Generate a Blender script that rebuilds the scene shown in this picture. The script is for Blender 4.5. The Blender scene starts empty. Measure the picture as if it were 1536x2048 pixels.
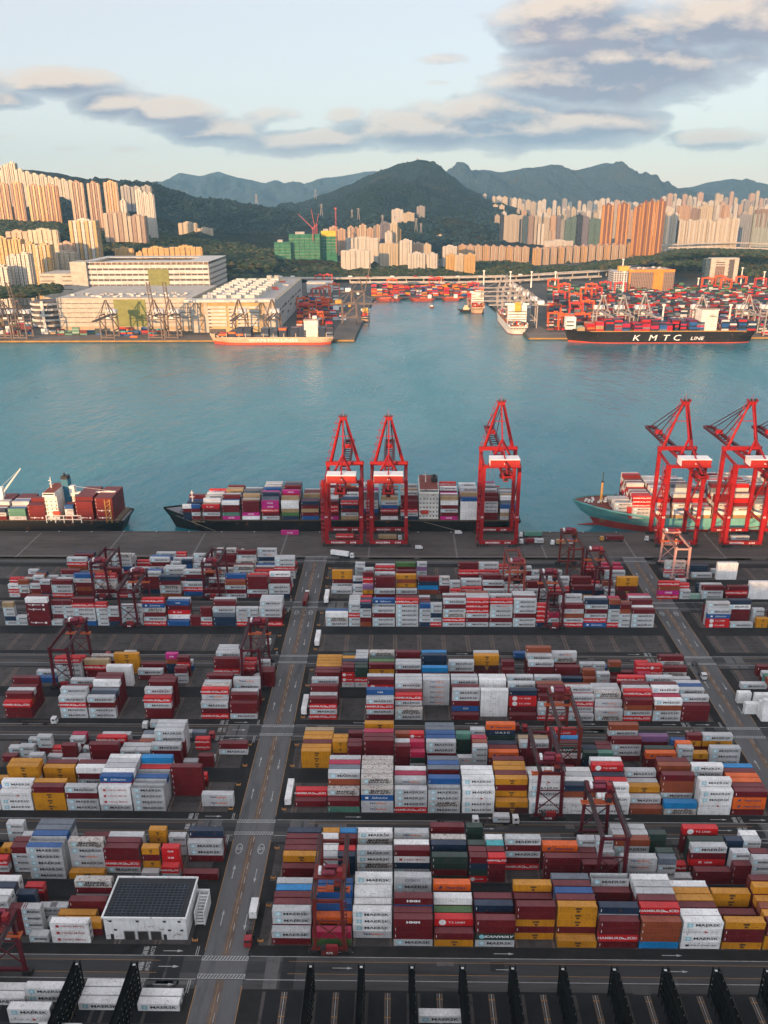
EXPO = 0.95; HAZE = 3.8e-5
import bpy, math, random
from mathutils import Vector, Matrix
random.seed(11)
RND = random.Random(5)
sc = bpy.context.scene
COL = sc.collection
R = math.radians

# ------------------------------------------------------------------ camera
F_PX, CAM_H, PITCH, YAW, ROLL = 1657.0, 220.92, 0.36508, 0.01825, -0.00555
_F = Vector((-math.sin(YAW)*math.cos(PITCH), math.cos(YAW)*math.cos(PITCH), -math.sin(PITCH)))
_R0 = Vector((math.cos(YAW), math.sin(YAW), 0)); _U0 = _R0.cross(_F)
_R = _R0*math.cos(ROLL)+_U0*math.sin(ROLL); _U = -_R0*math.sin(ROLL)+_U0*math.cos(ROLL)
cd = bpy.data.cameras.new('camera'); cam = bpy.data.objects.new('camera', cd); COL.objects.link(cam)
cd.sensor_fit = 'HORIZONTAL'; cd.sensor_width = 36.0; cd.lens = F_PX*36/1536
cd.clip_start = 1.0; cd.clip_end = 60000
cam.matrix_world = Matrix(((_R.x, _U.x, -_F.x, 0), (_R.y, _U.y, -_F.y, 0), (_R.z, _U.z, -_F.z, CAM_H), (0, 0, 0, 1)))
sc.camera = cam
def ray(px, py): return _F*F_PX+_R*(px-768)+_U*(1024-py)
def gnd(px, py, z=0.0):                      # photo pixel -> point on the level z
    d = ray(px, py); t = (z-CAM_H)/d.z; return Vector((d.x*t, d.y*t, z))
def at(px, py, Y):                           # photo pixel -> point at the distance Y
    d = ray(px, py); t = Y/d.y; return Vector((d.x*t, Y, CAM_H+d.z*t))

# ------------------------------------------------------------------ mesh builder
class MB:
    def __init__(s): s.v = []; s.f = []; s.m = []
    def poly(s, pts, m=0):
        n = len(s.v); s.v.extend([tuple(p) for p in pts]); s.f.append(tuple(range(n, n+len(pts)))); s.m.append(m)
    def box(s, x0, x1, y0, y1, z0, z1, m=0, top=None, ends=None, bottom=True):
        n = len(s.v)
        s.v.extend([(x0,y0,z0),(x1,y0,z0),(x1,y1,z0),(x0,y1,z0),(x0,y0,z1),(x1,y0,z1),(x1,y1,z1),(x0,y1,z1)])
        q = [((0,1,5,4),m),((1,2,6,5),m if ends is None else ends),((2,3,7,6),m),((3,0,4,7),m if ends is None else ends),((4,5,6,7),m if top is None else top)]
        if bottom: q.append(((3,2,1,0),m))
        for a, mm in q: s.f.append(tuple(n+i for i in a)); s.m.append(mm)
    def beam(s, p, q, w, h=None, m=0, w2=None, h2=None):
        h = w if h is None else h; w2 = w if w2 is None else w2; h2 = h if h2 is None else h2
        p = Vector(p); q = Vector(q); d = (q-p)
        if d.length < 1e-6: return
        d.normalize(); up = Vector((0,0,1)) if abs(d.z) < 0.97 else Vector((0,1,0))
        a = d.cross(up).normalized(); b = a.cross(d).normalized(); n = len(s.v)
        for c, ww, hh in ((p,w,h),(q,w2,h2)):
            for sa, sb in ((-1,-1),(1,-1),(1,1),(-1,1)): s.v.append(tuple(c+a*(sa*ww/2)+b*(sb*hh/2)))
        for f in ((0,1,5,4),(1,2,6,5),(2,3,7,6),(3,0,4,7),(3,2,1,0),(4,5,6,7)): s.f.append(tuple(n+i for i in f)); s.m.append(m)
    def cyl(s, p, q, r, n=8, m=0, r2=None, caps=True):
        r2 = r if r2 is None else r2; p = Vector(p); q = Vector(q); d = (q-p).normalized()
        up = Vector((0,0,1)) if abs(d.z) < 0.97 else Vector((0,1,0)); a = d.cross(up).normalized(); b = a.cross(d); k = len(s.v)
        for c, rr in ((p,r),(q,r2)):
            for i in range(n):
                t = 2*math.pi*i/n; s.v.append(tuple(c+a*(rr*math.cos(t))+b*(rr*math.sin(t))))
        for i in range(n):
            j = (i+1) % n; s.f.append((k+i,k+j,k+n+j,k+n+i)); s.m.append(m)
        if caps:
            s.f.append(tuple(k+n+i for i in range(n))); s.m.append(m); s.f.append(tuple(k+i for i in reversed(range(n)))); s.m.append(m)
    def prism(s, pts, z0, z1, m=0, top=None):
        n = len(pts); k = len(s.v)
        s.v.extend([(x,y,z0) for x,y in pts]); s.v.extend([(x,y,z1) for x,y in pts])
        for i in range(n):
            j = (i+1) % n; s.f.append((k+i,k+j,k+n+j,k+n+i)); s.m.append(m)
        s.f.append(tuple(range(k+n,k+2*n))); s.m.append(m if top is None else top); s.f.append(tuple(reversed(range(k,k+n)))); s.m.append(m)
    def add(s, verts, faces, mats, M=None, mmap=None):
        k = len(s.v)
        if M is None: s.v.extend([tuple(v) for v in verts])
        else: s.v.extend([tuple(M @ Vector(v)) for v in verts])
        for f, m in zip(faces, mats): s.f.append(tuple(k+i for i in f)); s.m.append(m if mmap is None else mmap[m])
    def mesh(s, name, mats):
        me = bpy.data.meshes.new(name); me.from_pydata(s.v, [], s.f)
        for m in mats: me.materials.append(m)
        me.polygons.foreach_set('material_index', s.m); me.update(); return me
    def build(s, name, mats, parent=None, loc=None, smooth=False):
        if not isinstance(mats, (list, tuple)): mats = [mats]
        return link(name, s.mesh(name, mats), parent, loc, smooth)
def link(name, me, parent=None, loc=None, smooth=False):
    o = bpy.data.objects.new(name, me); COL.objects.link(o)
    if parent is not None: o.parent = parent
    if loc is not None: o.location = loc
    if smooth: me.polygons.foreach_set('use_smooth', [True]*len(me.polygons))
    return o
def tag(o, label=None, cat=None, group=None, kind=None):
    if label: o['label'] = label
    if cat: o['category'] = cat
    if group: o['group'] = group
    if kind: o['kind'] = kind
    return o
def empty(name, loc=(0,0,0), rz=0.0):
    o = bpy.data.objects.new(name, None); COL.objects.link(o); o.location = loc; o.rotation_euler = (0,0,rz); o.empty_display_size = .5; return o
def copy_tree(o, parent=None):
    kids = [c for c in KIDS(o)]
    c = o.copy(); COL.objects.link(c)
    if parent is not None: c.parent = parent
    for k in kids: copy_tree(k, c)
    return c
def KIDS(o): return list(o.children)
ORD = ['first','second','third','fourth','fifth','sixth','seventh','eighth','ninth','tenth','eleventh','twelfth','thirteenth','fourteenth','fifteenth','sixteenth','seventeenth','eighteenth','nineteenth','twentieth','twenty-first','twenty-second','twenty-third','twenty-fourth','twenty-fifth','twenty-sixth','twenty-seventh','twenty-eighth','twenty-ninth','thirtieth']

# ------------------------------------------------------------------ materials
def nodes_of(m):
    m.use_nodes = True; nt = m.node_tree; return nt, nt.nodes, nt.links, nt.nodes['Principled BSDF']
def _coord(nt, scale=(1,1,1), rand=False, kind='Object'):
    N, L = nt.nodes, nt.links
    tc = N.new('ShaderNodeTexCoord'); mp = N.new('ShaderNodeMapping'); mp.inputs['Scale'].default_value = scale
    L.new(tc.outputs[kind], mp.inputs['Vector'])
    if rand:
        oi = N.new('ShaderNodeObjectInfo'); mu = N.new('ShaderNodeMath'); mu.operation = 'MULTIPLY'; mu.inputs[1].default_value = 97.0
        L.new(oi.outputs['Random'], mu.inputs[0]); cx = N.new('ShaderNodeCombineXYZ'); L.new(mu.outputs[0], cx.inputs[0]); L.new(mu.outputs[0], cx.inputs[1])
        L.new(cx.outputs[0], mp.inputs['Location'])
    return mp.outputs[0]
def _noise(nt, vec, scale, detail=4, rough=.55, dist=0.0):
    n = nt.nodes.new('ShaderNodeTexNoise'); n.inputs['Scale'].default_value = scale; n.inputs['Detail'].default_value = detail; n.inputs['Roughness'].default_value = rough; n.inputs['Distortion'].default_value = dist
    nt.links.new(vec, n.inputs['Vector']); return n.outputs['Fac']
def _ramp(nt, fac, stops, interp='LINEAR'):
    r = nt.nodes.new('ShaderNodeValToRGB'); e = r.color_ramp.elements; r.color_ramp.interpolation = interp
    while len(e) < len(stops): e.new(0.5)
    for i, (p, c) in enumerate(stops):
        e[i].position = p; e[i].color = (c, c, c, 1) if isinstance(c, (int, float)) else (*c, 1)
    nt.links.new(fac, r.inputs[0]); return r.outputs[0]
def _mix(nt, fac, a, b, mode='MIX'):
    m = nt.nodes.new('ShaderNodeMix'); m.data_type = 'RGBA'; m.blend_type = mode
    for sock, val in ((m.inputs[0], fac), (m.inputs[6], a), (m.inputs[7], b)):
        if isinstance(val, (int, float)): sock.default_value = val
        elif isinstance(val, (tuple, list)): sock.default_value = (*val[:3], 1)
        else: nt.links.new(val, sock)
    return m.outputs[2]
def _math(nt, op, a, b=None, c=None):
    m = nt.nodes.new('ShaderNodeMath'); m.operation = op
    for i, v in enumerate((a, b, c)):
        if v is None: continue
        if isinstance(v, (int, float)): m.inputs[i].default_value = v
        else: nt.links.new(v, m.inputs[i])
    return m.outputs[0]
def _bump(nt, fac, bs, dist, strength=1.0):
    b = nt.nodes.new('ShaderNodeBump'); b.inputs['Distance'].default_value = dist; b.inputs['Strength'].default_value = strength
    nt.links.new(fac, b.inputs['Height']); nt.links.new(b.outputs[0], bs.inputs['Normal'])
MATS = {}
def paint(name, col, rough=.5, var=.25, scale=.35, rust=0.0, metal=0.0, spec=.22, rand=True):
    """weathered paint: uneven tone, streaks, rust patches"""
    m = bpy.data.materials.new(name); nt, N, L, bs = nodes_of(m)
    v = _coord(nt, (1,1,1), rand); n1 = _noise(nt, v, scale, 5)
    v2 = _coord(nt, (1.3,1.3,.12), rand); n2 = _noise(nt, v2, 1.1, 3)
    c = _mix(nt, n1, tuple(x*(1-var) for x in col), tuple(min(1,x*(1+var)+.01) for x in col))
    c = _mix(nt, _ramp(nt, n2, [(.46,0),(.72,.45)]), c, tuple(x*.55+.012 for x in col))
    n4 = _noise(nt, _coord(nt, (.5,1,1), rand), .16, 2); c = _mix(nt, 1.0, c, _ramp(nt, n4, [(.3,.74),(.7,1.0)]), 'MULTIPLY')
    if rust > 0:
        n3 = _noise(nt, v, scale*2.6, 6, .7)
        c = _mix(nt, _ramp(nt, n3, [(.60-rust*.12,0),(.70-rust*.1,1)]), c, (.14,.05,.025))
    L.new(c, bs.inputs['Base Color']); bs.inputs['Roughness'].default_value = rough; bs.inputs['Metallic'].default_value = metal
    bs.inputs['Specular IOR Level'].default_value = spec
    MATS[name] = m; return m
def facade(name, wall, win, floor=3.2, bay=3.6, wf=.55, ff=.55, bands=None, rough=.6):
    """wall with rows of windows, laid out in the building's own coordinates"""
    m = bpy.data.materials.new(name); nt, N, L, bs = nodes_of(m)
    tc = N.new('ShaderNodeTexCoord'); sx = N.new('ShaderNodeSeparateXYZ'); L.new(tc.outputs['Object'], sx.inputs[0])
    u = _math(nt, 'ADD', sx.outputs[0], sx.outputs[1])
    fu = _math(nt, 'FRACT', _math(nt, 'DIVIDE', u, bay)); fz = _math(nt, 'FRACT', _math(nt, 'DIVIDE', sx.outputs[2], floor))
    mask = _math(nt, 'MULTIPLY', _math(nt, 'LESS_THAN', fu, wf), _math(nt, 'LESS_THAN', fz, ff))
    geo = N.new('ShaderNodeNewGeometry'); sn = N.new('ShaderNodeSeparateXYZ'); L.new(geo.outputs['Normal'], sn.inputs[0])
    mask = _math(nt, 'MULTIPLY', mask, _math(nt, 'LESS_THAN', _math(nt, 'ABSOLUTE', sn.outputs[2]), .5))
    cell = N.new('ShaderNodeTexWhiteNoise'); cv = N.new('ShaderNodeCombineXYZ')
    L.new(_math(nt, 'FLOOR', _math(nt, 'DIVIDE', u, bay)), cv.inputs[0]); L.new(_math(nt, 'FLOOR', _math(nt, 'DIVIDE', sx.outputs[2], floor)), cv.inputs[1]); L.new(cv.outputs[0], cell.inputs['Vector'])
    wcol = _mix(nt, cell.outputs['Value'], tuple(x*.5 for x in win), tuple(x*1.6 for x in win))
    n1 = _noise(nt, _coord(nt, (1,1,.3)), .05, 4)
    wc = _mix(nt, n1, tuple(x*.86 for x in wall), tuple(min(1,x*1.12) for x in wall))
    L.new(_mix(nt, mask, wc, wcol), bs.inputs['Base Color'])
    L.new(_math(nt, 'SUBTRACT', rough, _math(nt, 'MULTIPLY', mask, .35)), bs.inputs['Roughness'])
    MATS[name] = m; return m
def ground_mat(name, c1, c2, scale=.03, stain=.35, rough=.85, fine=1.2, stretch=(1,1,1)):
    m = bpy.data.materials.new(name); nt, N, L, bs = nodes_of(m)
    v = _coord(nt, stretch); n1 = _noise(nt, v, scale, 6, .6); n2 = _noise(nt, v, fine, 4, .6); n3 = _noise(nt, v, scale*5, 5, .65)
    c = _mix(nt, _ramp(nt, n1, [(.3,0),(.7,1)]), c1, c2)
    c = _mix(nt, _ramp(nt, n3, [(.5,0),(.72,stain)]), c, tuple(x*.35 for x in c1))
    c = _mix(nt, .35, c, _mix(nt, n2, (.55,.55,.55), (1.35,1.35,1.35)), 'MULTIPLY')
    L.new(c, bs.inputs['Base Color']); bs.inputs['Roughness'].default_value = rough; bs.inputs['Specular IOR Level'].default_value = .15; _bump(nt, n2, bs, .02, .5)
    MATS[name] = m; return m
def plain(name, col, rough=.6, metal=0.0, spec=.4, var=.12, scale=.6):
    return paint(name, col, rough, var, scale, 0, metal, spec)
def text_mesh(body, size=1.0, xs=1.0, shear=0.0, off=0.0, space=1.0, line=.85):
    cu = bpy.data.curves.new('lettering', 'FONT'); cu.body = body; cu.size = size; cu.shear = shear; cu.offset = off
    cu.space_character = space; cu.space_line = line; cu.align_x = 'CENTER'; cu.align_y = 'CENTER'; cu.resolution_u = 2; cu.fill_mode = 'FRONT'
    o = bpy.data.objects.new('lettering', cu); COL.objects.link(o)
    dg = bpy.context.evaluated_depsgraph_get(); me = o.evaluated_get(dg).to_mesh()
    V = [(v.co.x*xs, 0.0, v.co.y) for v in me.vertices]; Fc = [tuple(p.vertices) for p in me.polygons]
    o.evaluated_get(dg).to_mesh_clear(); bpy.data.objects.remove(o); bpy.data.curves.remove(cu)
    Fo = []
    for f in Fc:                                   # make every letter face -Y
        a, b, c = (Vector(V[i]) for i in f[:3]); Fo.append(f if (b-a).cross(c-a).y < 0 else tuple(reversed(f)))
    return V, Fo
from mathutils import noise as mnoise
# ------------------------------------------------------------------ sky and sun
SUN_EL, SUN_AZ = R(8.0), R(204.0)            # sun azimuth clockwise from +Y: behind the camera, to the left
sun_dir = Vector((math.sin(SUN_AZ)*math.cos(SUN_EL), math.cos(SUN_AZ)*math.cos(SUN_EL), math.sin(SUN_EL)))
sl = bpy.data.lights.new('sun', 'SUN'); sl.energy = 4.8; sl.angle = R(.6); sl.color = (1.0, .565, .25)
so = bpy.data.objects.new('sun', sl); COL.objects.link(so); so.rotation_euler = sun_dir.to_track_quat('Z', 'Y').to_euler(); so.location = (0, -400, 400)
w = bpy.data.worlds.new('World'); sc.world = w; w.use_nodes = True
wn = w.node_tree; WN, WL = wn.nodes, wn.links; bg = WN['Background']
sky = WN.new('ShaderNodeTexSky'); sky.sky_type = 'NISHITA'; sky.sun_disc = False; sky.sun_elevation = SUN_EL; sky.sun_rotation = SUN_AZ
sky.altitude = 200; sky.air_density = 1.0; sky.dust_density = 0.2; sky.ozone_density = 1.8
def make_clouds():
    tc = WN.new('ShaderNodeTexCoord'); s = WN.new('ShaderNodeSeparateXYZ'); WL.new(tc.outputs['Generated'], s.inputs[0])
    y = _math(wn, 'MAXIMUM', s.outputs[1], .02); U0 = _math(wn, 'DIVIDE', s.outputs[0], y); V0 = _math(wn, 'DIVIDE', s.outputs[2], y)
    blobs = [(1180,25,240,60,.95),(1450,40,260,80,1.15),(1250,130,260,80,1.1),(1000,225,200,50,1.0),(1300,55,330,75,1.05),(1480,95,170,62,.8),(1075,75,130,42,.75),(1180,165,230,62,1.05),(1330,190,150,60,.6),(1090,258,260,52,1.15),(850,262,240,48,1.0),(1290,235,130,30,.6),
             (690,232,60,28,.8),(640,280,240,34,.9),(430,262,150,34,.9),(545,232,90,32,.7),(345,224,110,36,.95),(250,205,80,30,.6),(215,208,85,32,1.0),(110,165,150,38,1.0),(25,200,80,30,.8),(0,150,80,30,.6),
             (1410,278,130,30,.75),(255,297,60,13,.62),(125,298,50,8,.5),(10,272,50,10,.55),(890,120,110,16,.5),(870,165,60,10,.5),(500,210,50,14,.4)]
    P = []
    for px, py, rx, ry, wt in blobs:
        d = ray(px, py); d2 = ray(px+rx, py); d3 = ray(px, py-ry)
        P.append((d.x/d.y, d.z/d.y, abs(d2.x/d2.y-d.x/d.y), abs(d3.z/d3.y-d.z/d.y), wt))
    def field(du, dv):
        U = _math(wn, 'ADD', U0, du); V = _math(wn, 'ADD', V0, dv); tot = None
        for u0, v0, a, b, wt in P:
            e = _math(wn, 'ADD', _math(wn, 'POWER', _math(wn, 'ABSOLUTE', _math(wn, 'DIVIDE', _math(wn, 'SUBTRACT', U, u0), a)), 2.0),
                      _math(wn, 'POWER', _math(wn, 'ABSOLUTE', _math(wn, 'DIVIDE', _math(wn, 'SUBTRACT', V, v0), b)), 2.0))
            g = _math(wn, 'MULTIPLY', _math(wn, 'EXPONENT', _math(wn, 'MULTIPLY', e, -1.0)), wt)
            tot = g if tot is None else _math(wn, 'MAXIMUM', tot, g)
        cx = WN.new('ShaderNodeCombineXYZ'); WL.new(U, cx.inputs[0]); WL.new(_math(wn, 'MULTIPLY', V, 2.2), cx.inputs[1])
        n = _noise(wn, cx.outputs[0], 9.0, 12, .60, .15); n2 = _noise(wn, cx.outputs[0], 3.5, 3, .5)
        t = _math(wn, 'ADD', tot, _math(wn, 'MULTIPLY', _math(wn, 'SUBTRACT', n, .5), 1.45))
        return _math(wn, 'ADD', t, _math(wn, 'MULTIPLY', _math(wn, 'SUBTRACT', n2, .5), .45)), n
    f0, n0 = field(0, 0); f1, _ = field(-.008, .013)
    dens = _ramp(wn, f0, [(.35,0),(.50,.55),(.82,.97)], 'LINEAR')
    lit = _ramp(wn, _math(wn, 'SUBTRACT', f0, f1), [(-.03,0),(.09,.30),(.32,1)])  # faces turned to the low sun
    return dens, lit, n0
dens, lit, cn = make_clouds()
SKY_K = .15
shade = _mix(wn, _ramp(wn, cn, [(.3,0),(.75,1)]), (1.05,1.28,1.72), (1.72,1.56,1.86))
cloud = _mix(wn, lit, shade, (3.7,3.0,2.5))
_tc = WN.new('ShaderNodeTexCoord'); _sp = WN.new('ShaderNodeSeparateXYZ'); WL.new(_tc.outputs['Generated'], _sp.inputs[0])
overhead = _ramp(wn, _sp.outputs[2], [(.16,.445),(.5,.47)])
veilc = _mix(wn, _ramp(wn, _sp.outputs[2], [(.0,0),(.13,1)]), (3.56,3.08,3.04), (3.42,3.20,3.28))
skyc = _mix(wn, .72, sky.outputs[0], veilc)      # thin high veil of cloud over the clear sky
veil = WN.new('ShaderNodeVectorMath'); veil.operation = 'SCALE'; WL.new(_mix(wn, dens, skyc, cloud), veil.inputs[0]); 
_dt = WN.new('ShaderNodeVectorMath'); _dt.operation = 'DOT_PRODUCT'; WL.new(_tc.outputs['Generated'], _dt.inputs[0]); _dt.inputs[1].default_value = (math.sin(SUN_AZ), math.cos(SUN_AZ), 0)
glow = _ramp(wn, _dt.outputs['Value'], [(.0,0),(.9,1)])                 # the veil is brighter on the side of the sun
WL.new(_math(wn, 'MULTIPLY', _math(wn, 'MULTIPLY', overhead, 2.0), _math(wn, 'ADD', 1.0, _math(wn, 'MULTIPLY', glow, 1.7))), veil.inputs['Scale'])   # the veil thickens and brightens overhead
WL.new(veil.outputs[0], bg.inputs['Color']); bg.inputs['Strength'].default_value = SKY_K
vs = sc.view_settings; sc.display_settings.display_device = 'sRGB'; vs.view_transform = 'Standard'; vs.look = 'None'; vs.gamma = 1; vs.use_curve_mapping = False; vs.exposure = EXPO
sc.cycles.use_denoising = True; sc.cycles.denoiser = 'OPENIMAGEDENOISE'; sc.cycles.max_bounces = 5; sc.cycles.diffuse_bounces = 2; sc.cycles.glossy_bounces = 2; sc.cycles.transmission_bounces = 2; sc.cycles.volume_bounces = 0
sc.cycles.caustics_reflective = False; sc.cycles.caustics_refractive = False
sc.cycles.use_adaptive_sampling = True; sc.cycles.adaptive_threshold = .02
# ------------------------------------------------------------------ air
hz = MB(); hz.box(-11000, 11000, -2600, 17500, -12, 1150)
hm = bpy.data.materials.new('haze_air'); hm.use_nodes = True; hn = hm.node_tree
for n in list(hn.nodes):
    if n.type != 'OUTPUT_MATERIAL': hn.nodes.remove(n)
pv = hn.nodes.new('ShaderNodeVolumePrincipled'); pv.inputs['Color'].default_value = (.30,.63,.92,1); pv.inputs['Density'].default_value = HAZE; pv.inputs['Anisotropy'].default_value = .0
hn.links.new(pv.outputs[0], [n for n in hn.nodes if n.type == 'OUTPUT_MATERIAL'][0].inputs['Volume'])
hm.volume_intersection_method = 'FAST' if hasattr(hm, 'volume_intersection_method') else None
if HAZE > 0: tag(hz.build('haze', hm), 'pale even haze in the air over the whole harbour', 'haze', kind='stuff')
# ------------------------------------------------------------------ water
wm = bpy.data.materials.new('harbour_water'); nt, N, L, bs = nodes_of(wm)
vw = _coord(nt, (1, .55, 1)); n1 = _noise(nt, vw, .075, 6, .62); n2 = _noise(nt, vw, .012, 5, .6); n3 = _noise(nt, _coord(nt, (1,.35,1)), .004, 4, .55)
L.new(_mix(nt, _ramp(nt, n3, [(.3,0),(.7,1)]), (.015,.128,.158), (.029,.180,.212)), bs.inputs['Base Color'])
bs.inputs['IOR'].default_value = 1.33
L.new(_math(nt, 'ADD', .07, _math(nt, 'MULTIPLY', _ramp(nt, _math(nt, 'ADD', _math(nt, 'MULTIPLY', n2, .35), _math(nt, 'MULTIPLY', n3, .65)), [(.38,0),(.62,1)]), .30)), bs.inputs['Roughness'])
hh = _math(nt, 'ADD', _math(nt, 'MULTIPLY', n1, 1.0), _math(nt, 'MULTIPLY', n2, 2.0)); _bump(nt, hh, bs, 2.2, .7)
wb = MB(); wb.poly([(-30000,-3000,-4),(30000,-3000,-4),(30000,40000,-4),(-30000,40000,-4)])
tag(wb.build('water', wm), 'teal harbour water with fine ripples', 'water', kind='structure')
# ------------------------------------------------------------------ ground sheets
asphalt = ground_mat('asphalt_yard', (.013,.012,.012), (.030,.027,.026), .035, .45)
concrete = ground_mat('concrete_quay', (.066,.055,.050), (.112,.094,.086), .05, .5, stretch=(.25,1,1))
road_m = ground_mat('road_concrete', (.080,.079,.080), (.125,.122,.122), .05, .55, stretch=(1,.16,1))
road_d = ground_mat('road_dark', (.030,.030,.031), (.050,.049,.050), .05, .5, stretch=(.12,1,1))
slot_m = ground_mat('slot_concrete', (.042,.037,.035), (.085,.074,.069), .05, .6)
slot_d = ground_mat('slot_dark', (.013,.013,.014), (.026,.025,.026), .06, .3)
black_m = plain('black_rubber', (.012,.012,.013), .8)
QY = 539.0
g = MB(); g.box(-900, 900, -700, QY, -9, 0)
tag(g.build('yard_ground', asphalt), 'dark stained asphalt of the container yard', 'ground', kind='structure')
g = MB(); g.box(-900, 900, 492, QY-1.2, 0.004, .008); tag(g.build('quay_apron', concrete), 'worn concrete apron along the quay', 'pavement', kind='structure')
g = MB(); g.box(-900, 900, QY-1.1, QY, 0, .25); tag(g.build('quay_kerb', concrete), 'low concrete kerb on the quay edge', 'kerb', kind='structure')
land_m = ground_mat('far_land', (.055,.055,.05), (.10,.092,.08), .01, .4, fine=.05)
LAND = [(-12000,1370),(-72,1370),(-56,1955),(192,1955),(216,1386),(12000,1386),(12000,17000),(-12000,17000)]
g = MB(); g.prism(LAND, -9, 0); tag(g.build('far_shore_ground', land_m), 'flat land across the harbour', 'ground', kind='structure')
# ------------------------------------------------------------------ hills
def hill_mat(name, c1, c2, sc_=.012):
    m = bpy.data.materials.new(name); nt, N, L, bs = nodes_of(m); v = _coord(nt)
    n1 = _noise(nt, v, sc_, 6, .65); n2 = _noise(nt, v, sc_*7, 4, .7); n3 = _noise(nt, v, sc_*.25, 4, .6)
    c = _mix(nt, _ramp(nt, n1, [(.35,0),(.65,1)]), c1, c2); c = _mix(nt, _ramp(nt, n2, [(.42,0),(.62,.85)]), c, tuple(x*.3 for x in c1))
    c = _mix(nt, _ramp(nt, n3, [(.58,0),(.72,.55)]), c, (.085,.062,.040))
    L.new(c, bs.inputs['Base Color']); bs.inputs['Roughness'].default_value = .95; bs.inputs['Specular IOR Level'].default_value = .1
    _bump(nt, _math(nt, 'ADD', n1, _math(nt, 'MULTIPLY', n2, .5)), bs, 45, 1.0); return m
hill_g = hill_mat('hill_forest', (.006,.016,.016), (.028,.046,.036))  # forest tone darkened and blued in place of cloud shade and haze
hill_far = hill_mat('mountain_haze_tint', (.055,.092,.115), (.080,.118,.140))  # distance haze painted into a paler, bluer mountain colour
hill_d = hill_mat('hill_scrub', (.030,.036,.020), (.062,.060,.034), .02)
def ridge(name, pts, Y, front, back, mat, label, nx=150, amp=.34, pw=.85, seed=0, z0=0, skew=0.0, rough=1.0):
    W = [at(px, py, Y) for px, py in pts]
    def top(x):
        for a, b in zip(W, W[1:]):
            if a.x <= x <= b.x:
                t = (x-a.x)/(b.x-a.x); t = t*t*(3-2*t)*.5+t*.5; return a.z+(b.z-a.z)*t
        return W[0].z if x < W[0].x else W[-1].z
    ts = [-1+i/44 for i in range(44)]+[0,.06,.15,.3,.5,.75,1]; nx = int(nx*1.7)
    xa, xb = W[0].x, W[-1].x; V = []; Fs = []
    for i in range(nx+1):
        x = xa+(xb-xa)*i/nx; h = top(x)
        h += rough*h*.02*mnoise.fractal(Vector((x*.004, seed, 1.7)), .6, 2.1, 5)
        for t in ts:
            a = abs(t); d = (1-a)**pw
            yy = Y+(front if t < 0 else back)*t
            n = mnoise.fractal(Vector((x*.0022+t*.6, yy*.0012, seed+3.1)), .8, 2.0, 6)
            rdg = 1-abs(mnoise.noise(Vector((x*.0035, yy*.0008+seed, 9.2))))*2
            z = h*d*(1+amp*(n*1.2+.5*(rdg-.5))*min(1, a*4)*(1 if t < 0 else .5)); z += (7*mnoise.noise(Vector((x/34, yy/34, seed)))+9*mnoise.noise(Vector((x/95, yy/95, seed+5))))*min(1, a*6)*min(1, (1-a)*8)*(1 if t < 0 else 0); z = max(z, -2)
            if a >= 1: z = -3
            V.append((x+skew*t, yy, z+z0))
    k = len(ts)
    for i in range(nx):
        for j in range(k-1): Fs.append((i*k+j, (i+1)*k+j, (i+1)*k+j+1, i*k+j+1))
    mb = MB(); mb.v = V; mb.f = Fs; mb.m = [0]*len(Fs)
    return tag(mb.build(name, mat, smooth=True), label, 'hill', kind='structure')
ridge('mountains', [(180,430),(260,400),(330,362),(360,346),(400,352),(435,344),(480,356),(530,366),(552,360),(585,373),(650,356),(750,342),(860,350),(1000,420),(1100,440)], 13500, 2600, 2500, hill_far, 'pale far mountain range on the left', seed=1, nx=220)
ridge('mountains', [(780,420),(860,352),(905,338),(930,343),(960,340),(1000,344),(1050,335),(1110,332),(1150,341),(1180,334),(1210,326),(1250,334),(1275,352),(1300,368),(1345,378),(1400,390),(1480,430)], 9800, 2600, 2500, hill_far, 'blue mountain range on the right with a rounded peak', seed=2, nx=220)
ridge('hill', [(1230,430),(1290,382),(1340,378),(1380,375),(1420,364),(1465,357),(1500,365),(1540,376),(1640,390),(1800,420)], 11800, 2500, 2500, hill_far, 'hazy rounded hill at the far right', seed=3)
ridge('mountain', [(540,432),(600,405),(650,388),(700,368),(735,351),(770,340),(800,328),(835,322),(858,326),(876,336),(905,353),(935,377),(965,393),(1000,406),(1060,440)], 6800, 2600, 2600, hill_g, 'dark green central mountain with a mast on its summit', seed=4, nx=220)
ridge('hill', [(560,445),(640,425),(690,398),(740,378),(790,364),(830,361),(870,372),(915,396),(960,412),(1010,430),(1060,452)], 5600, 2300, 2000, hill_g, 'lower forested shoulder before the central mountain', seed=5, nx=180)
ridge('hill', [(-420,330),(-200,326),(0,337),(60,340),(110,345),(150,353),(210,364),(300,364),(345,378),(400,396),(450,400),(500,408),(560,418),(620,430),(690,455),(760,480)], 4300, 2000, 1600, hill_g, 'long wooded hillside rising to the left', seed=6, nx=220, pw=.8)
ridge('hill', [(690,470),(740,455),(800,446),(860,438),(905,436),(950,446),(990,466),(1030,490)], 3900, 700, 500, hill_d, 'small brown wooded hill behind the white blocks', seed=7, nx=90)
ridge('hill', [(-300,470),(-100,455),(0,452),(60,455),(110,458),(150,470),(190,470),(240,462),(300,470),(360,480),(420,487),(480,495),(540,505),(640,520),(760,530)], 2780, 330, 500, hill_d, 'scrubby lower slope below the orange towers', seed=8, nx=160, amp=.3)
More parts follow.
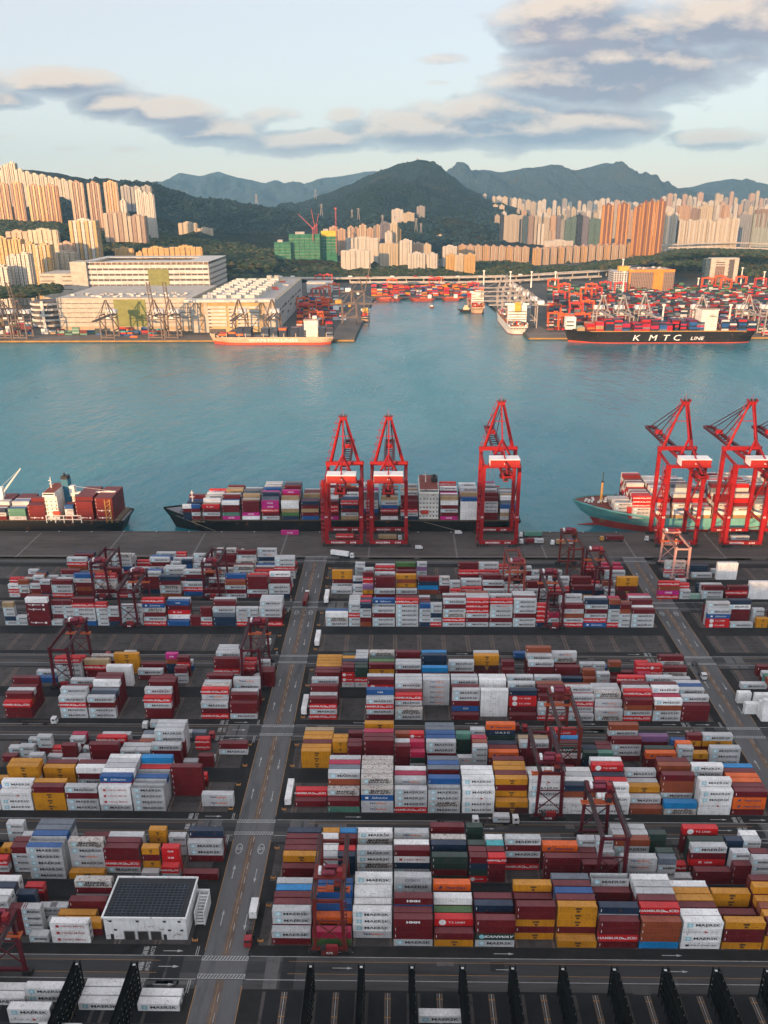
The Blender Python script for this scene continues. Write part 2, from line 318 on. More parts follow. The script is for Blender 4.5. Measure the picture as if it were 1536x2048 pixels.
# the hill behind the camera, which keeps the yard in its shadow
def back_hill():
    dy = 900.0
    mb = MB(); xs = [-2400+60*i for i in range(71)]; ts = [-1,-.8,-.6,-.4,-.2,0,.2,.4,.6,.8,1]; k = len(ts)
    tx, ty = -sun_dir.x/sun_dir.y, 1.0
    for x in xs:
        # where the light that grazes this crest point reaches the quay
        xq = x + (-sun_dir.x/-sun_dir.y)*(513+dy)
        prof = [(-900,4),(-330,6),(-200,16),(-110,38),(-40,43),(20,48),(75,52),(110,36),(150,16),(200,2),(400,-6),(900,-8)]
        zq = prof[0][1] if xq < prof[0][0] else prof[-1][1]
        for a, b in zip(prof, prof[1:]):
            if a[0] <= xq <= b[0]: zq = a[1]+(b[1]-a[1])*(xq-a[0])/(b[0]-a[0])
        h = zq + math.tan(SUN_EL)/math.cos(SUN_AZ-math.pi)*(513+dy) + 3*mnoise.noise(Vector((x*.02,0,0)))
        for t in ts: mb.v.append((x, -dy+600*t, h*(1-abs(t)**1.4) if abs(t) < 1 else -12))
    for i in range(len(xs)-1):
        for j in range(k-1): mb.f.append((i*k+j, (i+1)*k+j, (i+1)*k+j+1, i*k+j+1)); mb.m.append(0)
    tag(mb.build('hill', hill_g, smooth=True), 'wooded island hill behind the container yard', 'hill', kind='structure')
back_hill()
g = MB(); g.box(-3000, 3000, -2400, -701, -9, -.5); tag(g.build('island_ground', hill_d), 'land behind the container yard', 'ground', kind='structure')
# ------------------------------------------------------------------ container paints
T = 2.75; BH = 2.68; CW = 2.44; PITCH_R = 2.85; COLP = 12.807; X_R = 4.867; X_L = 7.16
L40, L20 = 12.19, 6.06
PAL = {  # code: (paint, colour, rust, roof fade)
 'grey': ((.51,.515,.51), .03), 'white': ((.86,.85,.82), .02), 'maroon': ((.130,.004,.008), .10), 'red': ((.58,.008,.010), .05),
 'yellow': ((.56,.235,.006), .06), 'blue': ((.012,.085,.26), .05), 'skyblue': ((.01,.22,.50), .03), 'navy': ((.010,.026,.058), .05), 'slate': ((.13,.155,.185), .06),
 'green': ((.07,.16,.045), .08), 'darkgreen': ((.018,.042,.030), .08), 'orange': ((.78,.13,.012), .04), 'rust': ((.26,.055,.018), .25), 'magenta': ((.52,.012,.20), .03),
 'teal': ((.05,.36,.38), .05), 'seagreen': ((.08,.22,.16), .08), 'crimson': ((.42,.010,.055), .03), 'brown': ((.075,.018,.016), .1), 'tan': ((.38,.26,.13), .12), 'dirtywhite': ((.56,.52,.47), .55),
 'lilac': ((.22,.10,.22), .05), 'palegreen': ((.25,.40,.32), .05)}
for k, (c, ru) in PAL.items():
    paint('box_'+k, c, .48, .16, .30, ru)
    f = .20 if k in ('grey','white','dirtywhite','tan') else .10
    paint('roof_'+k, tuple(x*(1-f)+g_*f for x, g_ in zip(c, (.40,.38,.39))), .62, .2, .5, ru*1.3)
ink_k = plain('ink_black', (.012,.013,.016), .5, var=.1); ink_w = plain('ink_white', (.80,.80,.78), .5, var=.05); ink_r = plain('ink_red', (.48,.03,.03), .5); ink_o = plain('ink_orange', (.75,.16,.06), .5)
ink_b = plain('ink_blue', (.02,.05,.16), .5); ink_c = plain('ink_pale_blue', (.30,.62,.70), .5, var=.05); ink_g = plain('ink_grey', (.33,.32,.31), .6); ink_gold = plain('ink_gold', (.55,.30,.05), .5); ink_pr = plain('ink_faded_red', (.42,.10,.08), .6)
INKS = {'k': ink_k, 'w': ink_w, 'r': ink_r, 'o': ink_o, 'b': ink_b, 'c': ink_c, 'g': ink_g, 'y': ink_gold, 'p': ink_pr}
# code: (paint, description, [(ink, text, size, x-stretch, x, z, shear, embolden)], emblem)
CODE = {
 'm': ('grey', 'light grey star-marked', [('k','MAERSK',1.45,1.5,1.35,0,0,.028)], 'star'),
 'w': ('white', 'white star-marked', [('k','MAERSK',1.40,1.5,1.35,.05,0,.028)], 'square'),
 's': ('dirtywhite', 'rust-stained grey two-line-lettered', [('k','MAERSK\nSEALAND',1.15,1.7,1.0,0,0,.04)], 'star'),
 'o': ('grey', 'plain grey orange-lettered', [('b','P&O',.95,1.4,-1.5,.2,0,.03),('o','Nedlloyd',.95,1.15,1.4,.2,0,.03)], None),
 'r': ('maroon', 'dark maroon unlettered', [], 'code'), 'v': ('maroon', 'dark maroon unlettered', [], 'code'),
 'R': ('red', 'bright red white-lettered', [('w','HAMBURG',1.3,1.25,-2.7,0,0,.03),('w','SÜD',1.3,1.25,4.2,0,0,.03)], 'arrow'),
 'H': ('white', 'white faintly lettered', [('g','HAMBURG',1.05,1.3,-2.4,0,0,0),('g','SÜD',1.05,1.3,4.0,0,0,0)], 'redarrow'),
 'y': ('yellow', 'mustard yellow', [('k','mm\nsc',1.25,1.0,.3,0,0,.07)], None),
 'D': ('brown', 'dark brown gold-marked', [('y','mm\nsc',1.25,1.0,.3,0,0,.05)], None),
 'b': ('blue', 'plain blue', [], 'code'), 't': ('skyblue', 'bright sky-blue', [], None), 'n': ('navy', 'dark navy', [], 'code'), 'u': ('slate', 'slate grey', [], None),
 'g': ('green', 'olive green', [], None), 'G': ('darkgreen', 'dark green', [], 'code'), 'e': ('seagreen', 'sea green', [], 'code'), 'q': ('crimson', 'crimson', [], 'code'),
 'O': ('orange', 'bright orange', [('b','Hapag-Lloyd',1.0,1.25,1.2,-.1,0,.035)], 'bluemark'), 'B': ('rust', 'rusty orange-brown', [], 'code'), 'p': ('magenta', 'magenta', [('w','ONE',1.5,1.35,0,0,0,.03)], None),
 'j': ('teal', 'turquoise', [], None), 'T': ('red', 'bright red oval-marked', [('w','T.S. LINES',.95,1.3,.9,0,0,.02)], 'oval'), 'k': ('red', 'red short-lettered', [('w','K',1.35,1.3,-2.4,0,0,.04),('w','LINE',1.0,1.3,.4,-.05,0,.03)], None),
 'Y': ('white', 'white red-lettered', [('r','YANG MING',1.0,1.35,.9,0,0,.01)], 'redmark'), 'c': ('grey', 'grey wide-lettered', [('k','COSCO',1.2,1.2,0,0,0,.02)], None),
 'f': ('blue', 'blue script-lettered', [('w','Safmarine',1.45,1.05,.8,0,.35,.0)], 'whitemark'), 'F': ('maroon', 'maroon white-lettered', [('w','The',.95,1.3,-4,.3,0,.04),('w','Florens',.95,1.3,.2,.3,0,.03)], 'whiteblock'),
 'h': ('maroon', 'maroon block-lettered', [('w','HMM',1.25,1.5,0,.1,0,.06)], None), 'K': ('darkgreen', 'dark green bold-lettered', [('w','KANWAY',1.35,1.5,1.0,0,.25,.05)], 'globe'),
 'x': ('navy', 'dark spaced-lettered', [('w','U A S C',1.2,1.5,.8,0,0,.02)], None), 'z': ('white', 'white thin-lettered', [('g','ZIMonitor',1.3,1.15,0,0,.2,0)], None), 'a': ('white', 'white black-lettered', [('k','GOLD STAR LINE',.80,1.35,.9,0,0,.01)], 'blackmark'),
 'C': ('red', 'red bold-lettered', [('w','CK LINE',1.25,.85,0,0,.1,.04)], None), 'A': ('blue', 'blue white-marked', [('w','CAI',1.1,1.4,0,.1,0,.03)], None), 'W': ('white', 'plain white', [('g','~',1.6,1.6,0,.1,0,0)], None),
 'P': ('lilac', 'dusty purple', [], None), 'i': ('grey', 'open-topped grey', [('k','MAERSK',1.45,1.5,1.35,0,0,.028)], 'star'), 'I': ('maroon', 'open-topped maroon', [], None), 'd': ('grey', 'grey star-marked blue-topped', [('k','MAERSK',1.45,1.5,1.35,0,0,.028)], 'star'),
 'l': ('palegreen', 'pale green', [], None), 'N': ('tan', 'tan', [], None)}
MARK_CACHE = {}
def mark_geo(code, half):
    """lettering and emblem of one kind of box, on the plane y=0, centred"""
    key = (code, half)
    if key in MARK_CACHE: return MARK_CACHE[key]
    kx = .5 if half else 1.0; ks = .72 if half else 1.0
    lets = []
    for ink, tx, sz, xs, x, z, sh, em in CODE[code][2]:
        V, Fc = text_mesh(tx, sz*ks, xs*(.72 if half else 1.0), sh, em)
        lets.append((ink, [(v[0]+x*kx*(1.05 if half else 1), 0, v[2]+z) for v in V], Fc))
    emb = []; e = CODE[code][3]
    def sq(x0, x1, z0, z1, ink, y=0): emb.append((ink, [(x0*kx,y,z0),(x1*kx,y,z0),(x1*kx,y,z1),(x0*kx,y,z1)], [(0,1,2,3)]))
    def star(cx, cz, r1, r2, n, ink, y): 
        pts = [(cx*kx+(r1 if i % 2 == 0 else r2)*ks*math.sin(math.pi*i/n), y, cz+(r1 if i % 2 == 0 else r2)*ks*math.cos(math.pi*i/n)) for i in range(2*n)]
        emb.append((ink, [(cx*kx,y,cz)]+pts, [(0, (i+1) % (2*n)+1, i+1) for i in range(2*n)]))
    if e == 'star': star(-4.15,0,.95,.95,6,'c',0); star(-4.15,0,.8,.32,7,'w',-.008)
    if e == 'square': sq(-4.95,-3.25,-.78,.78,'c'); star(-4.1,0,.62,.26,7,'w',-.008)
    if e == 'arrow': emb.append(('w', [(.1*kx,0,.75),(1.1*kx,0,.05),(.1*kx,0,-.75),(1.0*kx,0,-.3),(2.6*kx,0,-.55),(2.4*kx,0,-.2),(1.7*kx,0,.0)], [(0,1,6),(1,2,3),(1,3,4,5,6)]))
    if e == 'redarrow': emb.append(('r', [(.6*kx,0,.55),(.9*kx,0,-.5),(2.0*kx,0,-.0)], [(0,1,2)]))
    if e == 'bluemark': emb.append(('b', [(-4.6*kx,0,-.5),(-3.4*kx,0,-.5),(-3.1*kx,0,.5),(-3.8*kx,0,.5),(-4.2*kx,0,0)], [(0,1,2,3,4)]))
    if e == 'oval': star(-3.6,0,1.15,1.15,8,'w',0)
    if e == 'redmark': sq(-4.3,-3.3,-.5,.5,'r')
    if e == 'whitemark': sq(-4.5,-3.4,-.45,.45,'w')
    def lq(x0, x1, z0, z1, ink): lets.append((ink, [(x0*kx,0,z0),(x1*kx,0,z0),(x1*kx,0,z1),(x0*kx,0,z1)], [(0,1,2,3)]))  # plain emblem blocks and code bars, kept in the lettering mesh
    if e == 'whiteblock': lq(-2.6,-1.7,-.35,.75,'w'); lq(2.9,4.1,-.35,.75,'w')
    if e == 'globe': star(-4.2,0,.85,.85,8,'c',0)
    if e == 'blackmark': sq(-4.6,-3.5,-.4,.4,'k')
    if e == 'code': lq(-5.6,-5.42,-.55,.55,'w')
    if e in ('star','square') or code == 'y': lq(5.3,5.6,.2,.4,'k')
    MARK_CACHE[key] = (lets, emb); return MARK_CACHE[key]

BODY = {}
def body_mesh(code, half):
    """steel box with posts, rails, corrugated sides, ribbed roof and a door end"""
    pn = CODE[code][0]; opent = code in 'iI'; key = (pn, half, opent, code == 'd')
    if key in BODY: return BODY[key]
    L = L20 if half else L40; hx, hy = L/2, CW/2; mb = MB(); p = .17
    for sx in (-1, 1):
        for sy in (-1, 1): mb.box(min(sx*hx, sx*(hx-p)), max(sx*hx, sx*(hx-p)), min(sy*hy, sy*(hy-p)), max(sy*hy, sy*(hy-p)), 0, BH, 0, top=1)
    for sy in (-1, 1):
        y0, y1 = sorted((sy*hy, sy*(hy-.1)))
        mb.box(-hx+p, hx-p, y0, y1, 0, .16, 0); mb.box(-hx+p, hx-p, y0, y1, BH-.12, BH-.005, 0, top=1)
        n = int((L-2*p)/.56); xs = [-hx+p+(L-2*p)*i/n for i in range(n+1)]; yo, yi = sy*(hy-.025), sy*(hy-.085); P = []
        for a, b in zip(xs, xs[1:]):
            d = (b-a); P += [(a,yo),(a+d*.36,yo),(a+d*.5,yi),(a+d*.86,yi)]
        P.append((xs[-1], yo))
        for a, b in zip(P, P[1:]):
            q = [(a[0],a[1],.16),(b[0],b[1],.16),(b[0],b[1],BH-.12),(a[0],a[1],BH-.12)]; mb.poly(q if sy < 0 else q[::-1], 0)
    if opent:
        mb.box(-hx+p, hx-p, -hy+.1, hy-.1, .2, .3, 2)
        for sy in (-1, 1):
            y = sy*(hy-.12); q = [(-hx+p,y,.3),(hx-p,y,.3),(hx-p,y,BH-.02),(-hx+p,y,BH-.02)]; mb.poly(q if sy > 0 else q[::-1], 0)
    else:
        n = int((L-2*p)/.7); xs = [-hx+p+(L-2*p)*i/n for i in range(n+1)]; P = []
        for a, b in zip(xs, xs[1:]): d = b-a; P += [(a,BH-.02),(a+d*.4,BH-.02),(a+d*.5,BH-.055),(a+d*.9,BH-.055)]
        P.append((xs[-1],BH-.02))
        for a, b in zip(P, P[1:]): mb.poly([(a[0],-hy+.1,a[1]),(b[0],-hy+.1,b[1]),(b[0],hy-.1,b[1]),(a[0],hy-.1,a[1])], 1)
    mb.box(-hx, -hx+.1, -hy+p, hy-p, 0, BH, 0, top=1)                 # front wall
    rm = 'roof_'+pn if code != 'd' else 'roof_blue'
    BODY[key] = mb.mesh('shipping_container', [MATS['box_'+pn], MATS[rm], MATS['box_slate']]); return BODY[key]
DOOR = {}
def door_mesh(code, half):
    pn = CODE[code][0]; key = (pn, half)
    if key in DOOR: return DOOR[key]
    hx = (L20 if half else L40)/2; mb = MB(); reefer = pn in ('white','dirtywhite')
    mb.box(hx-.12, hx-.05, -1.04, -.02, .12, BH-.12, 0); mb.box(hx-.12, hx-.05, .02, 1.04, .12, BH-.12, 0)
    for y in (-.75,-.3,.3,.75): mb.cyl((hx-.02,y,.1), (hx-.02,y,BH-.1), .03, 5, 1)
    if reefer: mb.box(hx-.05, hx-.01, -.6, .6, .4, 1.3, 2)
    DOOR[key] = mb.mesh('door', [MATS['box_'+pn], ink_g, ink_k]); return DOOR[key]
LETM, EMBM = {}, {}
def mark_meshes(code, half):
    key = (code, half)
    if key not in LETM:
        lets, emb = mark_geo(code, half)
        for store, parts, nm in ((LETM, lets, 'lettering'), (EMBM, emb, 'emblem')):
            if not parts: store[key] = None; continue
            mb = MB(); mats = []
            for ink, V, Fc in parts:
                if ink not in mats: mats.append(ink)
                mb.add(V, Fc, [mats.index(ink)]*len(Fc))
            store[key] = mb.mesh(nm, [INKS[i] for i in mats])
    return LETM[key], EMBM[key]
STUFF = MB(); STUFF_MATS = []; _SI = {}
def smat(m):
    if m.name not in _SI: _SI[m.name] = len(STUFF_MATS); STUFF_MATS.append(m)
    return _SI[m.name]
def stuff_box(code, x, y, z, half=False, rz=0.0, letter=True, scale=1.0):
    pn = CODE[code][0]; L = (L20 if half else L40)*scale; a, r = smat(MATS['box_'+pn]), smat(MATS['roof_'+pn if code != 'd' else 'roof_blue']); H = BH*scale; W = CW*scale
    M = Matrix.Translation((x, y, z)) @ Matrix.Rotation(rz, 4, 'Z'); k = MB()
    k.box(-L/2, L/2, -W/2, W/2, 0, H, a, top=r, bottom=False)
    if code in 'iI':
        k.f.pop(4); k.m.pop(4); k.poly([(-L/2,-W/2,.3),(L/2,-W/2,.3),(L/2,W/2,.3),(-L/2,W/2,.3)], smat(MATS['box_slate']))
    STUFF.add(k.v, k.f, k.m, M)
    if letter:
        lets, emb = mark_geo(code, half)
        for ink, V, Fc in lets+emb: STUFF.add([(v[0]*scale, v[1]-W/2-.03, (v[2]*scale+H*.5)) for v in V], Fc, [smat(INKS[ink])]*len(Fc), M)
NEAR = []     # (distance, dict) candidates to become things of their own
def add_box(code, x, y, z, half, info): NEAR.append(dict(code=code, x=x, y=y, z=z, half=half, **info))
# ------------------------------------------------------------------ the stacks, block by block
# each column: rows from the front (nearest the camera) to the back; each row lists its boxes from the ground up
Y0 = {'A': 195.1, 'B': 255.4, 'C': 315.65, 'E': 375.9, 'G': 436.2}
def rowy(b, part, r): return Y0[b] + (26.2 if part == 'K' else 0) + PITCH_R*r + CW/2
YARD = []   # (block, part, side, X centre, half, spec)
def col(b, part, k, spec, h=None, left=False, x=None):
    X = (X_L if left else X_R)+COLP*k if x is None else x
    if h == 'L': X -= 3.1
    if h == 'R': X += 3.1
    YARD.append((b, part, 'left' if left else 'right', X, h is not None, spec))
def rightcols(b, part, d):
    for k, v in d.items():
        if isinstance(v, tuple):
            if v[0]: col(b, part, k, v[0], 'L')
            if v[1]: col(b, part, k, v[1], 'R')
        else: col(b, part, k, v)
def leftcols(b, part, d):
    for k, v in d.items():
        if isinstance(v, tuple):
            if v[0]: col(b, part, k, v[0], 'L', True)
            if v[1]: col(b, part, k, v[1], 'R', True)
        else: col(b, part, k, v, None, True)
rightcols('A', 'F', {-3:'rm rrmm rrrv rrrv rrrt rrrm', -2:'gq . rO bbb rrbb rrrb', -1:'. owww www www wwwW wwwww', 0:'mrrh rrrv rrrbh . rr mmmmc', 1:'yr rrT rrg rrrW . rrrO',
 2:'mKrr . rrrn rrrv . .', 3:'. yryrr . rrrv rrrry .', 4:'y yryyy rrrrv rrrmb rrrrv rrrru', 5:'rRrr rrrmn . . rrrv rrrmi', 6:'tBBB rrrnR rrrrv rrrrm rrrrm rrrrW', 7:'awHw rrrW rrrv rrry rrry rrrW', 8:'yrry . rrv . rryy .', 9:'yyrr yyyy rrrB rrry rrrry rrrrr'})
rightcols('A', 'K', {-3:'rv rry rrv rrr rrv rrn', -2:('mm mmm www wwww . rry', '. nnn nnR . rrr rrt'), -1:'. mswm . . mmsw .', 0:'. mnYr rrrW . rrro .', 1:'GrGG . rrnn rrrs . rrrr', 2:('TGnr rrrr GGGG . . GGGG', 'rrrR rrrv rrrj rrrW . .'),
 3:'. . Rrmrm . . .', 4:'rrrr . rrrO . . .', 5:('rrv rrv rrr mmmm . .', 'rrr . rro mmmm . .'), 6:'mmoo . . mmmB mmmm mmmm', 7:('wmmu GGGG . . GGGG .', 'o . R . . .'), 8:'rr . rkrm GGGG . rrrT', 9:('rrr mmmm . nnnn . .', 'mmmm mmmr . mmmm mmmw .')})
rightcols('B', 'F', {-3:'. r rR . . .', -2:'er rrs rrrBm rrrru rrrrq rrrrm', -1:'oofs mmmms rrrrs rrrrs rrrrs rrrrs', 0:'Rmmm . rrro rrrq rrrw .', 1:'msmi mmmmb mmmmI rrrru rrrrb rrrru', 2:'wwHw wwwww wwwwW wwwww . .', 3:'Dy rryry rrrrr rrrry rrrry rrrrv',
 4:'ww mWmwH rrrrW rrrw rrrW .', 5:'zz rsBn rrrW rrrm rrrW .', 6:'wHw wwww rrrT rrrn rrrrT rrrrW', 7:'B rm rry rrm rrrm rrq', 8:'st . rmBBr . rrrrB rrrrr', 9:'WHww wwwww . . wwwmw .', 10:'rOOr rrrv rrrO rrrO rrrv rrrt'})
rightcols('B', 'K', {-3:'yyy yyy yyr yyy yyy yyN', -2:('. rryy rrry . . .', 'mrrr rrrr . rrrr . .'), -1:'rrrrv rrrrv rrrrq . rrrry .', 0:('rrrr rrrm . rrrB . .', 'mGq rrrq . rrrT . .'), 1:'. rrmm rrrb rrrb rrru rrru', 2:('oo . . GGGe . .', 'mmmm rrrB rrrq . rrrm .'),
 3:'rrO rrv rrn . GGGxO .', 4:'. rrrm rrrN . . .', 5:'rrYK rrrv rrrt . rrrT .', 6:('nnG nnn . . . .', 'eee rrr rrr . . .'), 7:'. . rmmr . rrrmB .', 8:'rrO rrG . . rrP .', 9:('nmmm rrrO . bbb . .', 'rry . . rryr . .'), 10:'mmmm . . rrym . .'})
rightcols('C', 'F', {-3:'RmRr rrrm rrrrr . rrrrm .', -1:'rmRm mmmmA . . rrrTr rrrrm', 0:'ms rrmR rrrr rrrmm rrrrm rrrrm', 1:'. . . . ooooo rrrrm', 2:'r rArmm rrrrr . rrrrm rrrrm', 3:'. WWWWW . . WWWWW WWWWW', 4:'r rrTTn . rrrrm . rrrrm', 5:'Rm rmmr rrrrv rrrrB . rrrrm', 6:'m rmRm rmmRm . rrrB .',
 7:'so rRo rrrs rrrm rrrm .', 8:'RmBr rrrrR rrrrm rrrrr . rrrrR', 9:'mmBw rrrq rrrrw rrrrr . rrrrm', 10:'rrr rrrm . rrrm rrrb rrrm'})
rightcols('C', 'K', {-3:'rrv rrv rry rry rry rry', -2:('oTTr rrrr rrrn rrry rrrG .', 'oRGG rrrG rrrn rrrm rrrm rrrm'), -1:'. rryr rrrg rrrG . rrrs', 0:'. rrrm rrrm . . rrrr', 1:'rrrt . . . nnnn nnnt', 2:'. . rrmm . . .', 3:'. . . . rDyy rrrm', 4:('rr rrr rrrr . . .', 'm b . . . .'), 5:'. . nrrm . rrrm rrrmB', 6:'nn . nrr . . nrso',
 7:('BB rrB . rom . .', 'rom . . rom . .'), 8:('rr . rrGB . . b', 'eb . rr . . .'), 9:('qqq rrRR qqqT . . .', 'qq rRRT . . . .'), 10:'Rm . rsr . rrsr .'})
rightcols('E', 'K', {-3:'msW rrb . . . .', -2:('mmRmm mmmmm mmmmm mmmmm . .', 'Brmmn rrrrq rrrrn rrrrR . .'), -1:'mmrm . rrrmf . . .', 0:'mmmmmR rrrrrr . . . .', 1:('nmmmb rrrrr rrrrr rrrrm . .', 'Rmnmm . . . . .'), 2:'mRsmrm rrrrrr rrrrrm . . .', 3:'mrmRRR rrrrrm rrrrrm rrrrrB . .', 4:'mrmmoR . rrrrrm . . .', 5:'mmrmmm rrrrrr rrrrrm rrrrrm . .',
 6:('nRRRR . rrrm . . .', 'nmq . nn . . .'), 7:'RmBor rrrmm rrrrmm . . .', 8:'fRmrmn rrrrrm . . . .', 9:('RmmmnB rrrrrq . . . .', 'mmmBr rrrrB . . . .'), 10:'mmmr rrrW rrrrr rrrrm rrrrq .', 13.2:'TTfm mmmmm rrrrG . . .', 14.2:'m . rrrwn . . .', 15.3:('yy . mmm . . .', ''), 16.2:'rmRr rrrm rrrmm . rrm .'})
rightcols('G', 'F', {-3:'. . m m . mryy', -2:('o . mm . nnm .', 'ryP . rrRRr . rrrrm .'), -1:'rm . rrrr . rmnm .', 0:'rm . . ryBy . rrrr', 1:'. . Btnr . . .', 2:('. . rrms . rrR .', 'nR . mmm . mm .'), 3:'. mR . mmm . .', 4:'mm . rrm . . rrr', 5:('rm . mm . mmr .', 'om . rm . . .'), 6:'mm . rrr . rrm .', 7:'. rR Rmmm . . .', 8:'ynr . rrrr . nnr .', 9:('nn . mm . rR .', 'mm . mmB . . .'), 10:'rDryy . rmm . . .', 11.9:'RpBR . . . . .', 12.9:('mm mmR . mmm . .', 'l . . . . .'), 13.9:'mmr rmm . nn . .', 15:'rRr rr . . . .', 16:'WWWW . mm . . .'})
rightcols('G', 'K', {-2:('. . mm . nm .', ''), -1:'rrR . . mm . .', 0:'. . rrg . . .', 1:('mmPm . . . . .', ''), 3:'rR . rrr . . .', 4:'mR . rmm . rR .', 5:('m . . mR . .', 'rm . rr . . .'), 6:('rrm . . . . .', 'mm . . . . .'), 7:'nm . . . . .', 9:('rrR . rrR . . .', ''), 10:'mm . rq . rq .', 12.9:'. mRmm . . . .', 14.2:'. m . nn . .', 15.3:'WWWW . . m . .'})
for b, part, px, py, h, sp in (('C','K',1496,1362,None,'m . . . . .'),('C','K',1545,1362,None,'rB je rm . rr .'),('C','F',1545,1437,None,'WWWW WWW . WWW . .'),('C','K',1600,1362,None,'rm rr . mm . .'),('C','F',1508,1437,True,'. . WW . . WW'),('E','F',1540,1300,None,'. . . . . .')):
    YARD.append((b, part, 'right', gnd(px, py).x, h is not None, sp))
# left of the road
def lx(px, py): return gnd(px, py).x
for px, h, sp in ((145,None,'YYY . ry . . .'),(79,1,'m . . mm . .'),(38,1,'. rrrr . nnnn . rrR'),(64,1,'. mmmm . . . .'),(100,1,'. . m mm . .'),(163,None,'. ry . rrr . oors'),(-18,None,'mmmm mmmmm mmmmW mmmmn mmmmW .')):
    YARD.append(('A', 'F', 'left', lx(px, 1884), h is not None, sp))
for px, h, sp in ((-40,None,'rmR . rry . . .'),(3,1,'rmR . rry . . mmmm'),(40,1,'. mmmv rrrv . mmm .'),(97,None,'mmmmd mmmmi mmmmb mmmmu mmmmu .'),(175,None,'y mmoms . . . rr'),(243,None,'. mRrr rrrr mmmm . .'),(302,1,'o yyry . . rryy .'),(342,1,'mR RRCC . . mmm .'),(402,None,'r . . rmm rrrn .')):
    YARD.append(('A', 'K', 'left', lx(px, 1758), h is not None, sp))
leftcols('B', 'F', {-13:'wwy . rb . yy .', -12:'wwH wwww . mmmyy rrrry .', -11:'yyyr yyyy . . yyyy rrrv', -10:'mmrm . . . mmrW rrrv', -9:'mYYY mmmRf mmmmW mmmmm mmmmm mmmmW', -8:'mmmi mmmi mmmb mmmi rrrR rrrmt', -7:'. . . rrrrr . rR', -6:'. oo . . . .'})
leftcols('B', 'K', {-13:('. r . m . .', '. . mm . . m'), -12:('mm . . rmm . .', '. m . R . .'), -11:('m rrv rm . rm rq', 'm m . m . .'), -10:'rrrr . . rrR . mm', -9:('mmm rmm . rr . .', 'mmm mmm rrB mmm mmu .'), -8:'rrrm . rrrmm mmmmm mmmmm .', -7:('m . . . . .', 'rr m . . . .'), -6:'. . . mr . .', -7.3:('', '. . . . RR .')})
leftcols('C', 'F', {-14:'rrR rrBr rrrm rrrv rrrrr .', -12:'mmRm mmmmm . rrrv . rrrm', -11:'mmrm rrrn rrru rrrrW rrrrr rrrrr', -9:'rrmR rrrrm . rrrrr rrrrr .', -7:'Rrm rrroR rrrrs rrrrm . rrrrr', -6:'mrr rrrr rrrm . rrrmo .'})
leftcols('C', 'K', {-14:'. b . m . .', -13:'. mmmmR . rrrR . m', -12:'. . rrRN . . rrs', -11:'WWWW . . . yyyy .', -10:'. . rm . rr .', -9:('rr . . . nnBp .', '. mmr . rrRr . bm'), -7:'. rmRrr . mmmmm mmmmm mmmmm', -6:('. . rrR . rrR .', 'mm . m . . mm'), -5.2:('rrr rrr . . . .', '')})
leftcols('E', 'K', {-17:('mnmmN rn . . . .', 'mm . . . . .'), -16:'FrrFFW rrrrrr . . . .', -15:('m mrmmr . . . .', '. rmmmr . . . .'), -14:'bmmmRr rrrrm . . . .', -13:('mmmmR rrr . . . .', 'nrmm mB . . . .'), -12:'mm mmmm . . . .', -11:'RmrsfR rrrr . . . .', -10:'b rWkrA rrrrm . . .', -9:('rr . . . . .', 'Rmrr mmm . . . .'), -8:'nnum rrrrr rrrrm . . .', -7:('Room mmm . . . .', 'mnmm mm . . . .'), -6:'Rrmm rrrmm rrrmm rrrmm . .'})
gr = random.Random(3)
def rnd_stack(n): return ''.join(gr.choice('mmmmmmmmrrrrrrrRRRnowBbsm') for _ in range(n))
LG = {-9.9:'. yny . . . .', -6:'. rmm . ff . .'}
for k in range(-18, -5):
    for part in 'FK':
        if part == 'K' and k in (-17,-18): continue
        if gr.random() < .3: leftcols('G', part, {k: tuple(' '.join('.' if gr.random() < .4 else rnd_stack(gr.randint(2,4)) for r in range(6)) for h in (0,1))})
        else: leftcols('G', part, {k: ' '.join('.' if gr.random() < .36 else rnd_stack(gr.randint(2,5)) for r in range(6))})
# the reefer stacks nearest the camera
REEF = []
for px, py, sp in ((95,2004,'ww'),(62,2046,'Hw'),(120,2090,'ww'),(200,2020,'w H W'),(318,2022,'w W'),(880,2046,'w'),(10,2010,'w w')):
    p = gnd(px, py); REEF.append((p.x, p.y, sp))
# ---------------- visible / hidden
TAN = {b: CAM_H/(Y0[b]+13) for b in Y0}
sides = {}
for e in YARD: sides.setdefault((e[0], e[1], e[2]), []).append(round(e[3], 1))
for k in sides: sides[k] = sorted(set(sides[k]), key=lambda v: v if k[2] == 'right' else -v)
BLK = {('A','F'):'nearest block', ('A','K'):'second block', ('B','F'):'third block', ('B','K'):'fourth block', ('C','F'):'fifth block', ('C','K'):'sixth block'}
RW = ['front row','second row','third row','fourth row','fifth row','rear row']
for b, part, side, X, half, spec in YARD:
    rows = spec.split(); hs = [0 if t == '.' else len(t) for t in rows]; mx = max(hs) if hs else 0
    for r, t in enumerate(rows):
        if t == '.': continue
        jx, jy = RND.uniform(-.12, .12), RND.uniform(-.08, .08)
        for i, ch in enumerate(t):
            top = i == len(t)-1
            vis = top
            if not vis:
                blk = 0
                for j in range(r): blk = max(blk, hs[j]-((r-j)*PITCH_R-CW)*TAN[b]/T)
                vis = i+1 > blk+.25
            x, y, z = X+jx+RND.uniform(-.05,.05), rowy(b, part, r)+jy, i*T+.012
            n = sides[(b, part, side)].index(round(X, 1))
            tier = 'only box' if len(t) == 1 else ('top tier' if top else ('bottom tier' if i == 0 else ORD[i]+' tier'))
            lab = f"{CODE[ch][1]} {'short ' if half else ''}container, {tier}, {ORD[n]} column {side} of road, {RW[r]}, {BLK.get((b,part),'far block')}"
            add_box(ch, x, y, z, half, dict(vis=vis, d=math.hypot(y, CAM_H)+abs(x)*.12, label=lab, blk=(b, part)))
